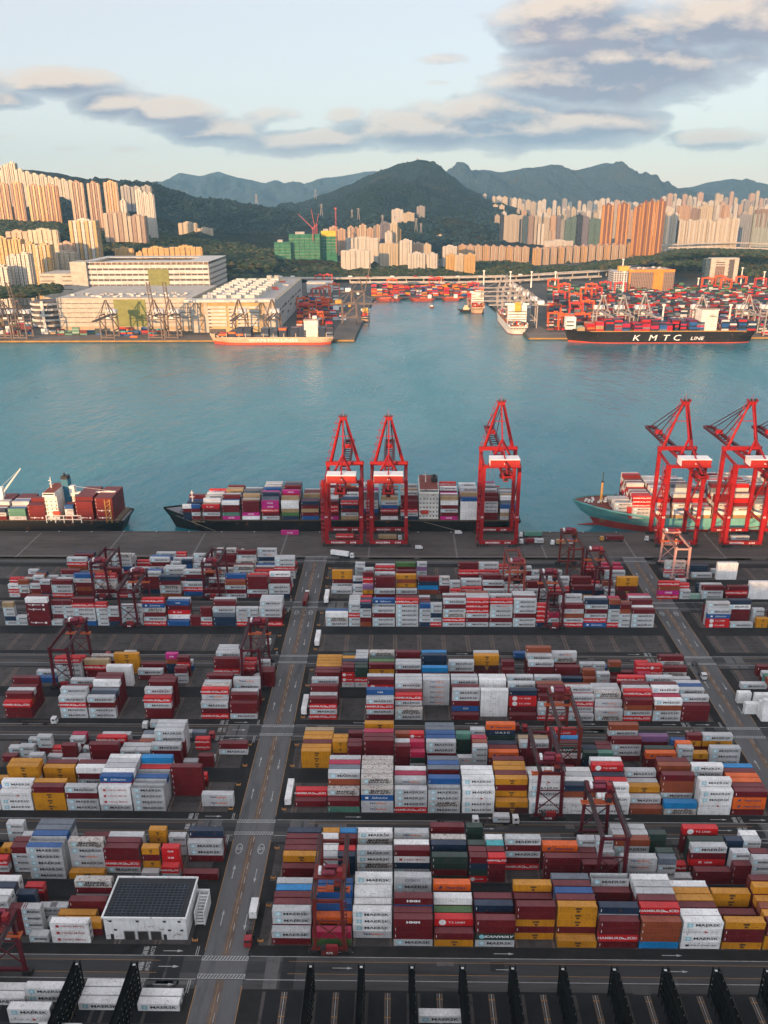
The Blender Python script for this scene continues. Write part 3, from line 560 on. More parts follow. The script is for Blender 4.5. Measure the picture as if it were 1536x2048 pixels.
for n, (X, Y, sp) in enumerate(sorted(REEF)):
    for r, t in enumerate(sp.split()):
        for i, ch in enumerate(t):
            tier = 'only box' if len(t) == 1 else ('top tier' if i == len(t)-1 else 'bottom tier')
            add_box(ch, X, Y+CW/2+2.85*r, i*T+.012, False, dict(vis=True, d=10, label=f"{CODE[ch][1]} container, {tier}, {RW[r]}, {ORD[n]} stack from left by black racks", blk=('Z','F')))
def in_frame(c):
    d = Vector((c['x'], c['y'], c['z']+1.3))-Vector((0,0,CAM_H)); zc = d.dot(_F)
    px, py = 768+F_PX*d.dot(_R)/zc, 1024-F_PX*d.dot(_U)/zc
    return -40 < px < 1576 and py < 2090
near = sorted([c for c in NEAR if c['vis'] and in_frame(c)], key=lambda c: c['d'])
N_IND = 300
chosen = set(id(c) for c in near[:N_IND])
for c in NEAR:
    if id(c) not in chosen: stuff_box(c['code'], c['x'], c['y'], c['z'], c['half'], letter=c['vis']); continue
    code, half = c['code'], c['half']
    o = link('shipping_container', body_mesh(code, half), None, (c['x'], c['y'], c['z'])); tag(o, c['label'], 'shipping container', 'containers stacked in the yard')
    d = link('door', door_mesh(code, half), o)
    if c['x'] > 45: d.rotation_euler = (0, 0, math.pi); o.rotation_euler = (0,0,0)
    le, em = mark_meshes(code, half)
    if le: link('lettering', le, o, (0, -CW/2-.03, BH*.5))  # also holds the plain emblem blocks and code bars
    if em: link('emblem', em, o, (0, -CW/2-.03, BH*.5))
print('containers', len(NEAR), 'individual', len(chosen), 'last y', near[:N_IND][-1]['y'])
# ------------------------------------------------------------------ roads, lanes and paint on the ground
LRX, RRX, RW2 = -53.5, 152.6, 6.9
MOD = {b: Y0[b]-4.3 for b in Y0}; MOD['I'] = 496.5
paint_w = plain('road_paint_white', (.40,.40,.385), .8, var=.5); paint_y = plain('road_paint_yellow', (.34,.17,.04), .8, var=.5); strip_b = ground_mat('brown_strip', (.10,.072,.058), (.15,.112,.09), .1, .4)
def flat(mb, x0, x1, y0, y1, z, m=0): mb.poly([(x0,y0,z),(x1,y0,z),(x1,y1,z),(x0,y1,z)], m)
cross = MB(); lanes = MB(); roads = MB(); marks = MB()
for b, M in MOD.items():
    flat(cross, -420, 420, M-11.5, M-.2, .004); flat(lanes, -420, 420, M-6.1, M-1.9, .008)
    flat(marks, -420, LRX-7.6, M-.2, M, .020); flat(marks, LRX+7.6, RRX-7.6, M-.2, M, .020); flat(marks, RRX+7.6, 420, M-.2, M, .020)
    flat(marks, -420, LRX-7.6, M-8.4, M-8.2, .020); flat(marks, LRX+7.6, RRX-7.6, M-8.4, M-8.2, .020); flat(marks, RRX+7.6, 420, M-8.4, M-8.2, .020)
    for yy in (M-1.9, M-6.2): 
        for a, c in ((-420, LRX-20), (LRX+20, RRX-20), (RRX+20, 420)): flat(marks, a, c, yy, yy+.14, .020, 1)
    for X in (LRX, RRX):
        for y0 in (M-1.7, M-8.1):
            flat(marks, X-7.2, X+7.2, y0, y0+.15, .020); flat(marks, X-7.2, X+7.2, y0+1.5, y0+1.65, .020); flat(marks, X-7.2, X-7.05, y0, y0+1.65, .021); flat(marks, X+7.05, X+7.2, y0, y0+1.65, .021)
            for i in range(14): a = X-6.9+i; marks.poly([(a,y0+.15,.020),(a+.3,y0+.15,.020),(a+1.1,y0+1.5,.020),(a+.8,y0+1.5,.020)])
for X in (LRX, RRX):
    for y0, y1 in ((120, MOD['A']-8.4), *[(MOD[a], MOD[c]-8.4) for a, c in ('AB','BC','CE','EG','GI')]):
        flat(roads, X-RW2, X-1.3, y0, y1, .010); flat(roads, X+1.3, X+RW2, y0, y1, .010); flat(roads, X-1.3, X+1.3, y0, y1, .010, 1)
        for x in (X-RW2, X+RW2): flat(marks, x-.1, x+.1, y0+2, y1-2, .020, 1)
        flat(marks, X-.35, X-.2, y0+1, y1-1, .020, 1)
        y = y0+3
        while y+3 < y1: flat(marks, X+.45, X+.6, y, y+3, .020); y += 6.5
        for fr in (.22, .6):                                           # arrows on the lanes
            for sx, up in ((-4,1),(4,-1)):
                yy = y0+(y1-y0)*fr; flat(marks, X+sx-.13, X+sx+.13, yy, yy+4.6, .020)
                tip, bs_ = (yy+6.4, yy+4.4) if up > 0 else (yy-1.8, yy+.2)
                marks.poly([(X+sx-.5,bs_,.020),(X+sx+.5,bs_,.020),(X+sx,tip,.020)] if up > 0 else [(X+sx+.5,bs_,.020),(X+sx-.5,bs_,.020),(X+sx,tip,.020)])
    for b in MOD: flat(roads, X-7.2, X+7.2, MOD[b]-8.1, MOD[b]-.2, .0115)
def ground_text(tx, x, y, rz, size, sx=1.0):
    V, Fc = text_mesh(tx, size, sx, 0, .02)
    M = Matrix.Translation((x, y, .022)) @ Matrix.Rotation(rz, 4, 'Z') @ Matrix.Rotation(-math.pi/2, 4, 'X')
    marks.add(V, Fc, [0]*len(Fc), M)
for b in ('A','B','C','E','G'):                                        # SLOW warnings before the crossings, arrows along the lanes
    M = MOD[b]
    for X, s in ((LRX, -1), (RRX, -1)):
        for y in (M+1.6, M-4, M-10.2):
            ground_text('SLOW', X-23.4, y, -math.pi/2, 1.9, .62); ground_text('慢駛', X-25.6, y, -math.pi/2, 1.9, .85)
            flat(marks, X-20, X-15.5, y-.12, y+.12, .020); marks.poly([(X-15.5,y-.5,.020),(X-13.6,y,.020),(X-15.5,y+.5,.020)])
        for y0, y1 in ((M-.2, M+3.4), (M-13, M-8.5)):
            flat(marks, X-9.6, X-9.4, y0, y1, .020); flat(marks, X-9.0, X-8.8, y0, y1, .020)
    for x in (-20, 30, 82, 118): 
        for y in (M+1.7, M-4): flat(marks, x, x+4.5, y-.12, y+.12, .020); marks.poly([(x+4.5,y-.45,.020),(x+6.3,y,.020),(x+4.5,y+.45,.020)])
for X, Y, tx in ((LRX-4,236,'55'),(LRX+4,236,'55'),(LRX-4,418,'57'),(LRX+4,418,'57'),(RRX-4,418,'58'),(RRX+4,418,'58')):
    n = 14
    for i in range(n):
        a, c = 2*math.pi*i/n, 2*math.pi*(i+1)/n
        marks.poly([(X+1.25*math.cos(a),Y+2.6*math.sin(a),.020),(X+1.25*math.cos(c),Y+2.6*math.sin(c),.020),(X+1.0*math.cos(c),Y+2.25*math.sin(c),.020),(X+1.0*math.cos(a),Y+2.25*math.sin(a),.020)][::-1])
    ground_text(tx, X, Y, 0, 1.9)
pat = MB(); pr = random.Random(31)                                    # repaired patches in the lanes
for b in MOD:
    for i in range(16):
        x = pr.uniform(-230, 230); w_ = pr.uniform(3, 14); y = MOD[b]-pr.choice((1.4, 2.2, 6.4, 9)); flat(pat, x, x+w_, y-pr.uniform(1.2, 3.6), y, .0095, pr.choice((0, 1, 1, 2)))
    for X in (LRX, RRX):
        for dx in (-22, -17, 13, 18): flat(pat, X+dx, X+dx+4.2, MOD[b]-11.4, MOD[b]-.3, .0090, pr.choice((0, 2)))
tag(pat.build('road_patches', [ground_mat('patch_dark', (.020,.020,.021), (.034,.033,.034), .1, .3), ground_mat('patch_mid', (.06,.058,.057), (.085,.08,.078), .1, .4), ground_mat('patch_pale', (.085,.082,.08), (.12,.115,.112), .1, .4)]), 'repaired asphalt and concrete patches in the lanes', 'road', kind='structure')
tag(cross.build('cross_road', ground_mat('cross_concrete', (.045,.043,.043), (.078,.073,.072), .05, .6, stretch=(.15,1,1))), 'pale concrete lanes across the yard', 'road', kind='structure')
tag(lanes.build('truck_lane', road_d), 'dark asphalt truck lanes', 'road', kind='structure')
tag(roads.build('road', [road_m, strip_b]), 'pale concrete yard roads with a dark central strip', 'road', kind='structure')
tag(marks.build('road_markings', [paint_w, paint_y]), 'white and yellow road paint', 'markings', kind='structure')
slots = MB()
def slot_block(y0, y1, xa, xb, X0, mid=True):
    flat(slots, xa, xb, y0, y1, .006, 0)
    k0, k1 = math.ceil((xa-X0)/COLP-.5), math.floor((xb-X0)/COLP-.5)
    for k in range(k0, k1+1):
        x = X0+COLP*(k+.5); flat(slots, x-1.0, x-.35, y0, y1, .012, 1); flat(slots, x+.35, x+1.0, y0, y1, .012, 1); flat(slots, x-.06, x+.06, y0, y1, .013, 2)
        y = y0+1.4
        while y < y1: flat(slots, x-1.1, x+1.1, y, y+.28, .014, 1); y += 2.85
    y = y0
    while y < y1+.1: flat(slots, xa, xb, y-.14, y+.14, .011, 2); y += 2.85
for b in Y0:
    for off in (0, 26.2):
        y0 = Y0[b]+off-.3; y1 = y0+17.2
        slot_block(y0, y1, -360, LRX-12, X_L); slot_block(y0, y1, LRX+9.5, RRX-11, X_R); slot_block(y0, y1, RRX+12, 420, X_R+.2*COLP)
    flat(slots, -360, LRX-9, Y0[b]+18.6, Y0[b]+24.4, .0075, 3); flat(slots, LRX+9, RRX-9, Y0[b]+18.6, Y0[b]+24.4, .0075, 3)
flat(slots, LRX+14, 260, 120, 178.6, .006, 3); flat(slots, -260, LRX-14, 120, 178.6, .006, 3)
for i in range(-9, 12):                                                # bays between the reefer racks
    xm = gnd(722, 1937, 12).x+15.3*(i+.5)
    if abs(xm-LRX) < 13: continue
    flat(slots, xm-.9, xm-.35, 120, 178.5, .012, 1); flat(slots, xm+.35, xm+.9, 120, 178.5, .012, 1); flat(slots, xm-.12, xm+.12, 120, 178.5, .013, 4)
    flat(slots, xm-6.6, xm-5.6, 120, 178.5, .012, 0); flat(slots, xm+5.6, xm+6.6, 120, 178.5, .012, 0)
    for j in range(8): flat(slots, xm-.9, xm+.9, 176.5-j*6, 176.8-j*6, .014, 5)
for y in (120, 148, 167.5): flat(slots, -190, 200, y, y+.5, .015, 2)
tag(slots.build('container_slots', [slot_m, strip_b, ink_k, slot_d, paint_w, paint_y]), 'dark storage slots with brown painted strips', 'pavement', kind='structure')
rails = MB()
for y in (512.4, 513.6, 535.4, 536.6): flat(rails, -900, 900, y, y+.25, .014)
for y in (500, 504, 517, 521.5, 526, 530.5): flat(rails, -900, 900, y, y+.35, .012, 1)
for x in range(-600, 600, 58): flat(rails, x, x+1.2, 494, 536, .013, 2)
tag(rails.build('crane_rails', [ink_k, ground_mat('quay_dark', (.05,.045,.042), (.07,.06,.056)), plain('quay_joint', (.15,.135,.125), .8)]), 'dark crane rails and lane lines along the quay', 'rails', kind='structure')
bo = MB(); bo.cyl((0,0,0),(0,0,.5),.3,8); bo.cyl((0,0,.5),(0,0,.75),.5,8,1)
bm_ = bo.mesh('bollard', [ink_k, plain('bollard_cap', (.55,.54,.5))])
for i in range(24):
    o = link('bollard', bm_, None, (-262+23*i, QY-1.9, .008)); tag(o, f'small black mooring bollard with pale cap, {ORD[i]} from left along quay edge', 'bollard', 'bollards along the quay')
# ------------------------------------------------------------------ rubber-tyred gantry cranes
rtg_r = paint('gantry_red', (.09,.004,.012), .45, .2, .3, .06); rtg_o = paint('gantry_rust', (.15,.017,.012), .5, .2, .3, .05); rtg_s = paint('gantry_salmon', (.34,.07,.05), .5, .2, .3, .04); rtg_p = paint('gantry_pink', (.55,.30,.26), .5, .2, .3, .04)  # last one is a pale pink paint
glass = plain('dark_glass', (.02,.03,.035), .12, var=.05); redbox = plain('machine_red', (.26,.012,.015), .5); steel = paint('dark_steel', (.05,.045,.045), .6, .2, .4, .1, .3)
def make_rtg(mat, sign, t_pos, span=25.0, H=21.5):
    root = empty('gantry_crane')
    W2 = 4.1
    for y in (0, span):
        for sx in (-1, 1):
            b = MB(); b.beam((sx*4.6,y,1.6),(sx*W2,y,H),.9,1.0,w2=1.15,h2=1.3); b.build('leg', mat, root)
            b = MB(); b.box(sx*5.2-1.5, sx*5.2+1.5, y-.55, y+.55, .75, 1.7); bg_ = b.build('wheel_bogie', steel, root)
            for dx in (-.95, .95):
                c = MB(); c.cyl((sx*5.2+dx,y-.75,.72),(sx*5.2+dx,y+.75,.72),.7,12); c.build('wheel', black_m, bg_)
        b = MB(); b.beam((-5.6,y,2.0),(5.6,y,2.0),.9,1.0); b.build('sill_beam', mat, root)
        b = MB(); b.beam((-4.4,y,4.5),(4.2,y,13),.32); b.beam((4.4,y,4.5),(-4.2,y,13),.32); b.beam((-4.2,y,13.4),(4.2,y,13.4),.4); b.build('brace', mat, root)
        b = MB(); b.beam((-W2,y,H-.3),(W2,y,H-.3),.8,.9); b.build('end_beam', mat, root)
    for sx in (-1, 1):
        b = MB(); b.beam((sx*W2,-1.2,H+.75),(sx*W2,span+1.2,H+.75),1.0,1.5); g_ = b.build('girder', mat, root)
        c = MB(); c.box(sx*W2-.25, sx*W2+.25, -1.2, span+1.2, H+1.5, H+1.62); c.build('rail', steel, g_)
        c = MB()
        for i in range(9): c.beam((sx*(W2+.9),-1+i*(span+2)/8,H+1.3),(sx*(W2+.9),-1+i*(span+2)/8,H+2.5),.07)
        c.beam((sx*(W2+.9),-1,H+2.5),(sx*(W2+.9),span+1,H+2.5),.08); c.beam((sx*(W2+.9),-1,H+1.3),(sx*(W2+.9),span+1,H+1.3),.5,.1); c.build('walkway_rail', steel, g_)
    ty = t_pos*span; z = H+1.7
    b = MB(); b.box(-4.6,4.6,ty-2.6,ty+2.6,z,z+.5); b.box(-4.9,-3.6,ty-2.9,ty+2.9,z+.1,z+.9); b.box(3.6,4.9,ty-2.9,ty+2.9,z+.1,z+.9); tr = b.build('trolley', mat, root)
    b = MB(); b.cyl((-2.4,ty-1.2,z+1.5),(1.6,ty-1.2,z+1.5),.85,12); b.build('hoist_drum', MATS.get('drum') or paint('drum', (.18,.02,.04), .5), tr)
    b = MB(); b.cyl((-1.6,ty+1.4,z+1.4),(2.4,ty+1.4,z+1.4),.75,12); b.build('hoist_drum', MATS['drum'], tr)
    b = MB(); b.box(2.2,3.9,ty-1.6,ty+.2,z+.5,z+2.3); b.build('motor_box', redbox, tr)
    b = MB(); b.box(-3.6,-2.7,ty-1.2,ty+1.2,z+.5,z+1.9); b.build('control_box', ink_w, tr)
    b = MB(); b.box(1.4,3.5,ty-4.6,ty-2.4,z-3.0,z-.4); cb = b.build('operator_cab', rtg_o, root)
    c = MB(); c.box(1.5,3.4,ty-4.68,ty-4.6,z-2.5,z-.9); c.build('cab_window', glass, cb)
    b = MB(); b.box(-6.0,6.0,ty-.9,ty-.3,H-5.0,H-4.5); b.box(-6.0,6.0,ty+.3,ty+.9,H-5.0,H-4.5); b.box(-6.1,-5.6,ty-1.15,ty+1.15,H-5.1,H-4.4); b.box(5.6,6.1,ty-1.15,ty+1.15,H-5.1,H-4.4); b.box(-1.5,1.5,ty-1,ty+1,H-4.9,H-4.0)
    for sx in (-1.2,1.2):
        for sy in (-.8,.8): b.cyl((sx,ty+sy,H-4.1),(sx,ty+sy,z+.5),.05,4)
    b.build('spreader', plain('spreader_orange', (.55,.10,.02), .5) if 'spreader_orange' not in MATS else MATS['spreader_orange'], root)
    b = MB(); b.box(-1.0,2.6,-1.5,-.5,2.5,4.4); e = b.build('power_pack', redbox, root)
    c = MB(); c.box(-2.8,-1.2,-1.4,-.5,2.5,3.9); c.build('fuel_tank', steel, root)
    V, Fc = text_mesh(sign, 1.15, 1.1, 0, .03); c = MB(); c.box(-2.6,2.6,-1.25,-1.15,.6,2.3); sg = c.build('sign_board', mat, root); c = MB(); c.add(V, Fc, [0]*len(Fc)); c.build('lettering', ink_w, sg, (0,-1.28,1.45))
    b = MB()
    for i in range(12): b.box(4.75,5.6,.7,1.3,2.4+i*1.55,2.46+i*1.55)
    b.beam((5.55,.7,2.4),(5.3,.7,H),.1); b.beam((5.55,1.3,2.4),(5.3,1.3,H),.1); b.build('ladder', mat, root)
    return root
def rtg_place(o, px, py, z, Yf, label): 
    X = at(px, py, Yf).x; o.location = (X, Yf, .02); tag(o, label, 'gantry crane', 'wheeled gantry cranes in the yard')
FY = lambda b: MOD[b]+1.3
KY = lambda b: MOD[b]+28.3
for mat, sign, t, px, py, b, part, lab in (
    (rtg_o,'R73',.36,660,1905,'A','F','rust-orange gantry crane standing over the nearest block just right of the left road'),
    (rtg_r,'R108',.22,1095,1640,'B','F','dark red gantry crane signed R108 over the third block on the right'),
    (rtg_r,'R08',.92,1231,1667,'A','K','dark red gantry crane over the second block with its trolley at the far end'),
    (rtg_o,'R91',.95,1141,1447,'B','K','rust-orange gantry crane over the fourth block behind the crane signed R108'),
    (rtg_r,'R62',.97,115,1289,'C','K','red gantry crane over the small stacks near the left edge, sixth block'),
    (rtg_r,'R64',.97,499,1288,'C','K','red gantry crane beside the left road over the sixth block'),
    (rtg_r,'R45',.9,250,1175,'E','K','maroon gantry crane at the front edge of the far left block'),
    (rtg_r,'R41',.12,195,1128,'G','F','maroon gantry crane behind the far left block, left one of two near the quay'),
    (rtg_r,'R42',.12,418,1123,'G','F','maroon gantry crane behind the far left block, nearer the left road'),
    (rtg_r,'R46',.9,1113,1173,'E','K','maroon gantry crane at the front edge of the far middle block'),
    (rtg_s,'R43',.15,1035,1133,'G','F','salmon gantry crane in the far middle block below the third quay crane'),
    (rtg_o,'R31',.93,1153,1089,'G','K','rust-red gantry crane standing at the quay end of the far middle block'),
    (rtg_r,'R44',.85,1208,1128,'G','F','red gantry crane by the right road beside the yellow boxes'),
    (rtg_p,'R32',.93,1367,1092,'G','K','sunlit pale pink gantry crane right of the right road near the quay'),
    (rtg_r,'R70',.97,26,1962,'Z','F','dark red gantry crane cut by the left edge of the picture at the bottom')):
    o = make_rtg(mat, sign, t)
    if b == 'Z': o.location = (gnd(34,1925).x, MOD['A']-7.2-25, .02); tag(o, lab, 'gantry crane', 'wheeled gantry cranes in the yard')
    else: rtg_place(o, px, py, 0, FY(b) if part == 'F' else KY(b), lab)
# ------------------------------------------------------------------ white building with the solar roof
def white_building():
    a, c = gnd(213, 1878), gnd(376, 1878); y0 = a.y; x0, x1 = a.x, c.x; H = 8.9; yb = gnd(313, 1757, H).y
    wm_ = paint('white_wall', (.74,.74,.72), .6, .06, .2, .02); root = empty('workshop_building', (x0, y0, 0)); Wd, D = x1-x0, yb-y0
    b = MB(); b.box(0, Wd, 0, D, 0, H, 0); b.build('wall', wm_, root)
    b = MB(); b.box(-.5, Wd+.5, -.5, 0, H, H+.55); b.box(-.5, Wd+.5, D, D+.5, H, H+.55); b.box(-.5, 0, 0, D, H, H+.55); b.box(Wd, Wd+.5, 0, D, H, H+.55); b.build('parapet', wm_, root)
    b = MB(); b.box(.02, Wd-.02, .02, D-.02, H+.01, H+.12); rf = b.build('roof', plain('roof_felt', (.022,.022,.025), .8), root)
    pm = plain('solar_cell', (.006,.010,.020), .45, spec=.15, var=.3); fm = plain('panel_frame', (.10,.115,.13), .5)
    nx, ny = 8, 12; px0, px1, py0, py1 = 1.2, Wd-1.6, .8, D-2.4
    for i in range(nx):
        b = MB(); xa = px0+(px1-px0)*i/nx; xb_ = px0+(px1-px0)*(i+1)/nx-.3
        for j in range(ny):
            ya = py0+(py1-py0)*j/ny; yc = py0+(py1-py0)*(j+1)/ny-.1; xm = (xa+xb_)/2
            for p, q in ((xa, xm-.04), (xm+.04, xb_)):
                b.box(p, q, ya, yc, H+.32, H+.36, 1); flat(b, p+.06, q-.06, ya+.06, yc-.06, H+.366, 0)
        b.build('solar_panel', [pm, fm], rf)
    for i, fx in enumerate((.235, .40, .56)):
        b = MB(); b.box(Wd*fx, Wd*fx+3.2, -.12, -.02, 0, 3.3, 0); d = b.build('loading_door', plain('door_dark', (.035,.03,.028), .6) if i == 0 else MATS['door_dark'], root)
        b = MB(); b.box(Wd*fx-.2, Wd*fx, -.2, -.02, 0, 3.5); b.box(Wd*fx+3.2, Wd*fx+3.4, -.2, -.02, 0, 3.5); b.box(Wd*fx-.2, Wd*fx+3.4, -.2, -.02, 3.5, 3.7); b.build('door_frame', ink_g, d)
    for fx in (.06, .71): b = MB(); b.box(Wd*fx, Wd*fx+1.0, -.1, -.02, 0, 2.2); b.build('door', MATS['door_dark'], root)
    for fx, z in ((.06,7.2),(.39,7.2),(.72,7.2),(.90,7.2),(.11,3.6),(.77,3.6),(.92,3.6)):
        b = MB(); b.box(Wd*fx, Wd*fx+1.1, -.1, -.02, z, z+.8); w_ = b.build('window', ink_g, root); b = MB(); b.box(Wd*fx+.12, Wd*fx+.98, -.13, -.1, z+.1, z+.7); b.build('pane', glass, w_)
    b = MB()                                                            # outside stair on the right end
    for x in (Wd+1.2, Wd+4.2): b.box(x-.15, x+.15, D*.35, D*.9, 0, 5.4)
    b.box(Wd+.02, Wd+4.2, D*.9, D*.94, 0, 5.6)
    for i in range(10): b.box(Wd+1.4, Wd+4.0, D*.35+i*.8, D*.35+i*.8+.8, .4+i*.48, .55+i*.48)
    b.build('staircase', wm_, root)
    return tag(root, 'white two-storey workshop with a dark solar panel roof and three loading doors', 'building')
white_building()
# ------------------------------------------------------------------ reefer racks
def make_rack():
    root = empty('reefer_rack'); L = 44.0; H = 11.0
    b = MB(); 
    for i in range(17):
        y = -i*L/16
        for sx in (-.75, .75): b.beam((sx,y,0),(sx,y,H),.22)
    b.build('posts', MATS.get('rack_black') or paint('rack_black', (.004,.004,.0045), .8, .3, spec=.05), root); fm = MATS['rack_black']
    for k in range(5):
        b = MB(); z = 2.5+k*2.1; b.box(-.85,.85,-L,.3,z-.12,z); p = b.build('platform', fm, root)
        b = MB()
        for sx in (-.85,.85): b.box(sx-.03, sx+.03, -L, .3, z, z+1.1)
        b.build('handrail_mesh', fm, p)
    b = MB(); b.beam((-.9,.2,H),(.9,.2,H),.2); b.beam((-.9,.2,0),(-.9,.2,H+1),.16); b.beam((.9,.2,0),(.9,.2,H+1),.16); b.build('end_frame', fm, root)
    b = MB(); b.box(-.4,.4,-.5,.1,H-.2,H); b.build('lamp', ink_w, root)
    b = MB()
    for i in range(16):
        for k in range(5): b.box(.78,.9,-1.2-i*2.7,-.9-i*2.7,2.9+k*2.1-.3,3.3+k*2.1-.3)
    b.build('socket_boxes', ink_g, root)
    return root
rk = make_rack(); tops = [-70, 150, 265, 620, 722, 824, 926, 1027, 1128, 1232, 1335, 1437, 1540]
for i, px in enumerate(tops):
    o = rk if i == 0 else copy_tree(rk); p = gnd(px, 1937+(px-768)*.012, 12); o.location = (p.x, 178.2, .01)
    tag(o, f'black steel reefer power rack, {ORD[i]} from left in the row along the bottom edge', 'reefer rack', 'black reefer racks at the bottom edge')
# ------------------------------------------------------------------ trucks and trailers
cab_w = plain('cab_white', (.70,.70,.68), .35, var=.05); cab_r = plain('cab_red', (.30,.02,.025), .35, var=.05); cab_y = plain('cab_yellow', (.55,.26,.04), .35, var=.05); chas = paint('chassis', (.05,.035,.03), .6, .3, .5, .15)
def wheels(root, xs, w=2.3, r=.5):
    for x in xs:
        for sy in (-1, 1):
            c = MB(); c.cyl((x, sy*w/2-.18, r), (x, sy*w/2+.18, r), r, 10); c.build('wheel', black_m, root)
def make_truck(cabm, loads, label, loc, rz, trailer_len=12.4, group='trucks at work in the port', tractor=True):
    """tractor and skeletal trailer, cab towards +X; loads = [(code, half, x)]"""
    root = empty('container_truck' if tractor else 'parked_trailer', loc, rz); L = trailer_len
    b = MB(); b.beam((-L/2,-.5,1.15),(L/2,-.5,1.15),.18,.3); b.beam((-L/2,.5,1.15),(L/2,.5,1.15),.18,.3)
    for i in range(7): x = -L/2+.3+i*(L-.6)/6; b.beam((x,-1.15,1.22),(x,1.15,1.22),.2,.16)
    b.build('trailer_frame', chas, root); wheels(root, (-L/2+1.2,-L/2+2.5)); 
    if tractor:
        x0 = L/2+.2
        b = MB(); b.box(x0-2.4, x0+3.4, -.45, .45, .7, 1.05); b.build('tractor_frame', chas, root)
        b = MB(); b.prism([(x0+1.0,-1.22),(x0+3.3,-1.22),(x0+3.5,-.9),(x0+3.5,.9),(x0+3.3,1.22),(x0+1.0,1.22)], .75, 2.3); b.prism([(x0+1.0,-1.18),(x0+3.0,-1.18),(x0+3.2,-.9),(x0+3.2,.9),(x0+3.0,1.18),(x0+1.0,1.18)], 2.3, 3.3); cb = b.build('cab', cabm, root)
        b = MB(); b.box(x0+3.1, x0+3.3, -1.0, 1.0, 2.3, 3.0); b.build('windscreen', glass, cb)
        b = MB(); b.box(x0+1.7,x0+2.7,-1.24,-1.2,2.2,2.95); b.build('side_window', glass, cb)
        wheels(root, (x0+2.5, x0-1.2, x0-2.2))
    else:
        b = MB(); b.beam((L/2-1.6,-.7,1.1),(L/2-1.6,-.7,.05),.15); b.beam((L/2-1.6,.7,1.1),(L/2-1.6,.7,.05),.15); b.build('landing_leg', chas, root)
    tag(root, label, 'truck' if tractor else 'trailer', group)
    for code, half, x in loads:
        M = Matrix.Translation(loc) @ Matrix.Rotation(rz, 4, 'Z'); p = M @ Vector((x, 0, 1.31)); flip = abs(abs(rz)-math.pi) < .5
        stuff_box(code, p.x, p.y, p.z, half, 0 if flip else rz, True)
    return root
P_ = math.pi
def gp(px, py): p = gnd(px, py); return (p.x, p.y, .02)
make_truck(cab_r, [('W',True,-3.4)], 'long truck with red cab and one white box driving down the left road', gp(506,1845), -P_/2, 13)
make_truck(cab_r, [('m',True,-3.1),('u',True,3.1)], 'truck with red cab pulling two grey short boxes on the lane beside the left road', gp(386,1477), 0)
make_truck(cab_w, [], 'empty skeletal trailer with a white cab in front of the left stacks', gp(72,1447), 0)
make_truck(cab_w, [('W',False,0)], 'white-cabbed truck with a long white tank-like box turning at the end of the left road', gp(680,1113), -.3)
make_truck(cab_w, [('m',True,-3.1),('r',True,3.1)], 'truck with white cab, white and red boxes, right of the third quay crane', gp(1068,1088), P_)
make_truck(cab_w, [('e',False,0)], 'truck with a teal box parked nearest the water right of the third quay crane', gp(1066,1074), P_)
make_truck(cab_y, [('r',False,0)], 'truck with yellow cab and one dark red box on the open quay', gp(1228,1082), P_)
make_truck(cab_w, [('d',True,-3.1),('N',True,3.1)], 'truck with white cab and two short boxes behind the rust-red gantry crane', gp(1130,1090), P_)
make_truck(cab_w, [], 'white-cabbed truck waiting under the fourth quay crane', gp(1318,1082), P_)
make_truck(cab_w, [], 'white-cabbed empty truck by the gantry crane beside the left road', gp(528,1306), P_*.45)
make_truck(cab_w, [('N',False,0)], 'truck with a tan box under the second quay crane', gp(775,1080), 0)
make_truck(cab_r, [('R',False,0)], 'truck with a bright red box under the first quay crane', gp(690,1079), 0)
make_truck(cab_r, [('m',False,0)], 'truck with a grey box under the fifth quay crane', gp(1478,1082), P_)
for px, py, c_, rz, ld, lab in ((905,1648,cab_w,0,[],'empty trailer with white cab on the dark lane behind the nearest right blocks'),(1010,1463,cab_r,0,[('r',False,0)],'truck with red cab and dark red box on the lane behind the fourth block'),(330,1457,cab_w,P_,[('m',False,0)],'white-cabbed truck with grey box on the lane left of the left road'),
    (700,1316,cab_y,0,[],'yellow-cabbed empty truck on the lane behind the sixth block'),(1050,1318,cab_w,0,[('b',False,0)],'truck with a blue box on the lane in front of the empty slots'),(250,1316,cab_r,P_,[('m',True,-3.1)],'red-cabbed truck with one short grey box left of the pink box'),(612,1205,cab_w,P_/2,[('r',False,0)],'white-cabbed truck with dark red box driving up the left road'),
    (1395,1340,cab_w,-P_/2,[],'white-cabbed empty truck driving down the right road'),(460,1108,cab_w,0,[('r',False,0)],'truck with a dark red box on the lane behind the far left block'),(985,1646,cab_w,0,[('m',True,3.1)],'white-cabbed truck with one short grey box near the red crane R108')):
    make_truck(c_, ld, lab, gp(px, py), rz)
for px, py, lab in ((654,1200,'white box trailer parked on the left road edge beside the yellow boxes'),(636,1284,'white box trailer parked on the left road edge beside the empty slots'),(611,1418,'white box trailer parked on the left road edge beside the fifth block'),(580,1594,'white box trailer parked on the left road edge beside the third block')):
    make_truck(cab_w, [('W',False,0)], lab, gp(px, py), P_/2, group='trailers parked along the left road', tractor=False)
def make_van(px, py, rz, label):
    root = empty('delivery_van', gp(px,py), rz); b = MB(); b.box(-2.6,1.4,-.95,.95,.5,2.4); b.prism([(1.4,-.95),(2.3,-.95),(2.5,0),(2.3,.95),(1.4,.95)], .5, 1.7); bd = b.build('body', cab_w, root)
    b = MB(); b.box(1.4,1.5,-.85,.85,1.7,2.3); b.build('windscreen', glass, bd); wheels(root, (-1.7,1.5), 1.8, .38); tag(root, label, 'van')
make_van(917, 1068, 0, 'small white van on the quay left of the third crane'); make_van(838, 1098, 0, 'white box van on the dark lane between the cranes and the yard')
p = gnd(580, 1068); stuff_box('p', p.x, p.y, .01)
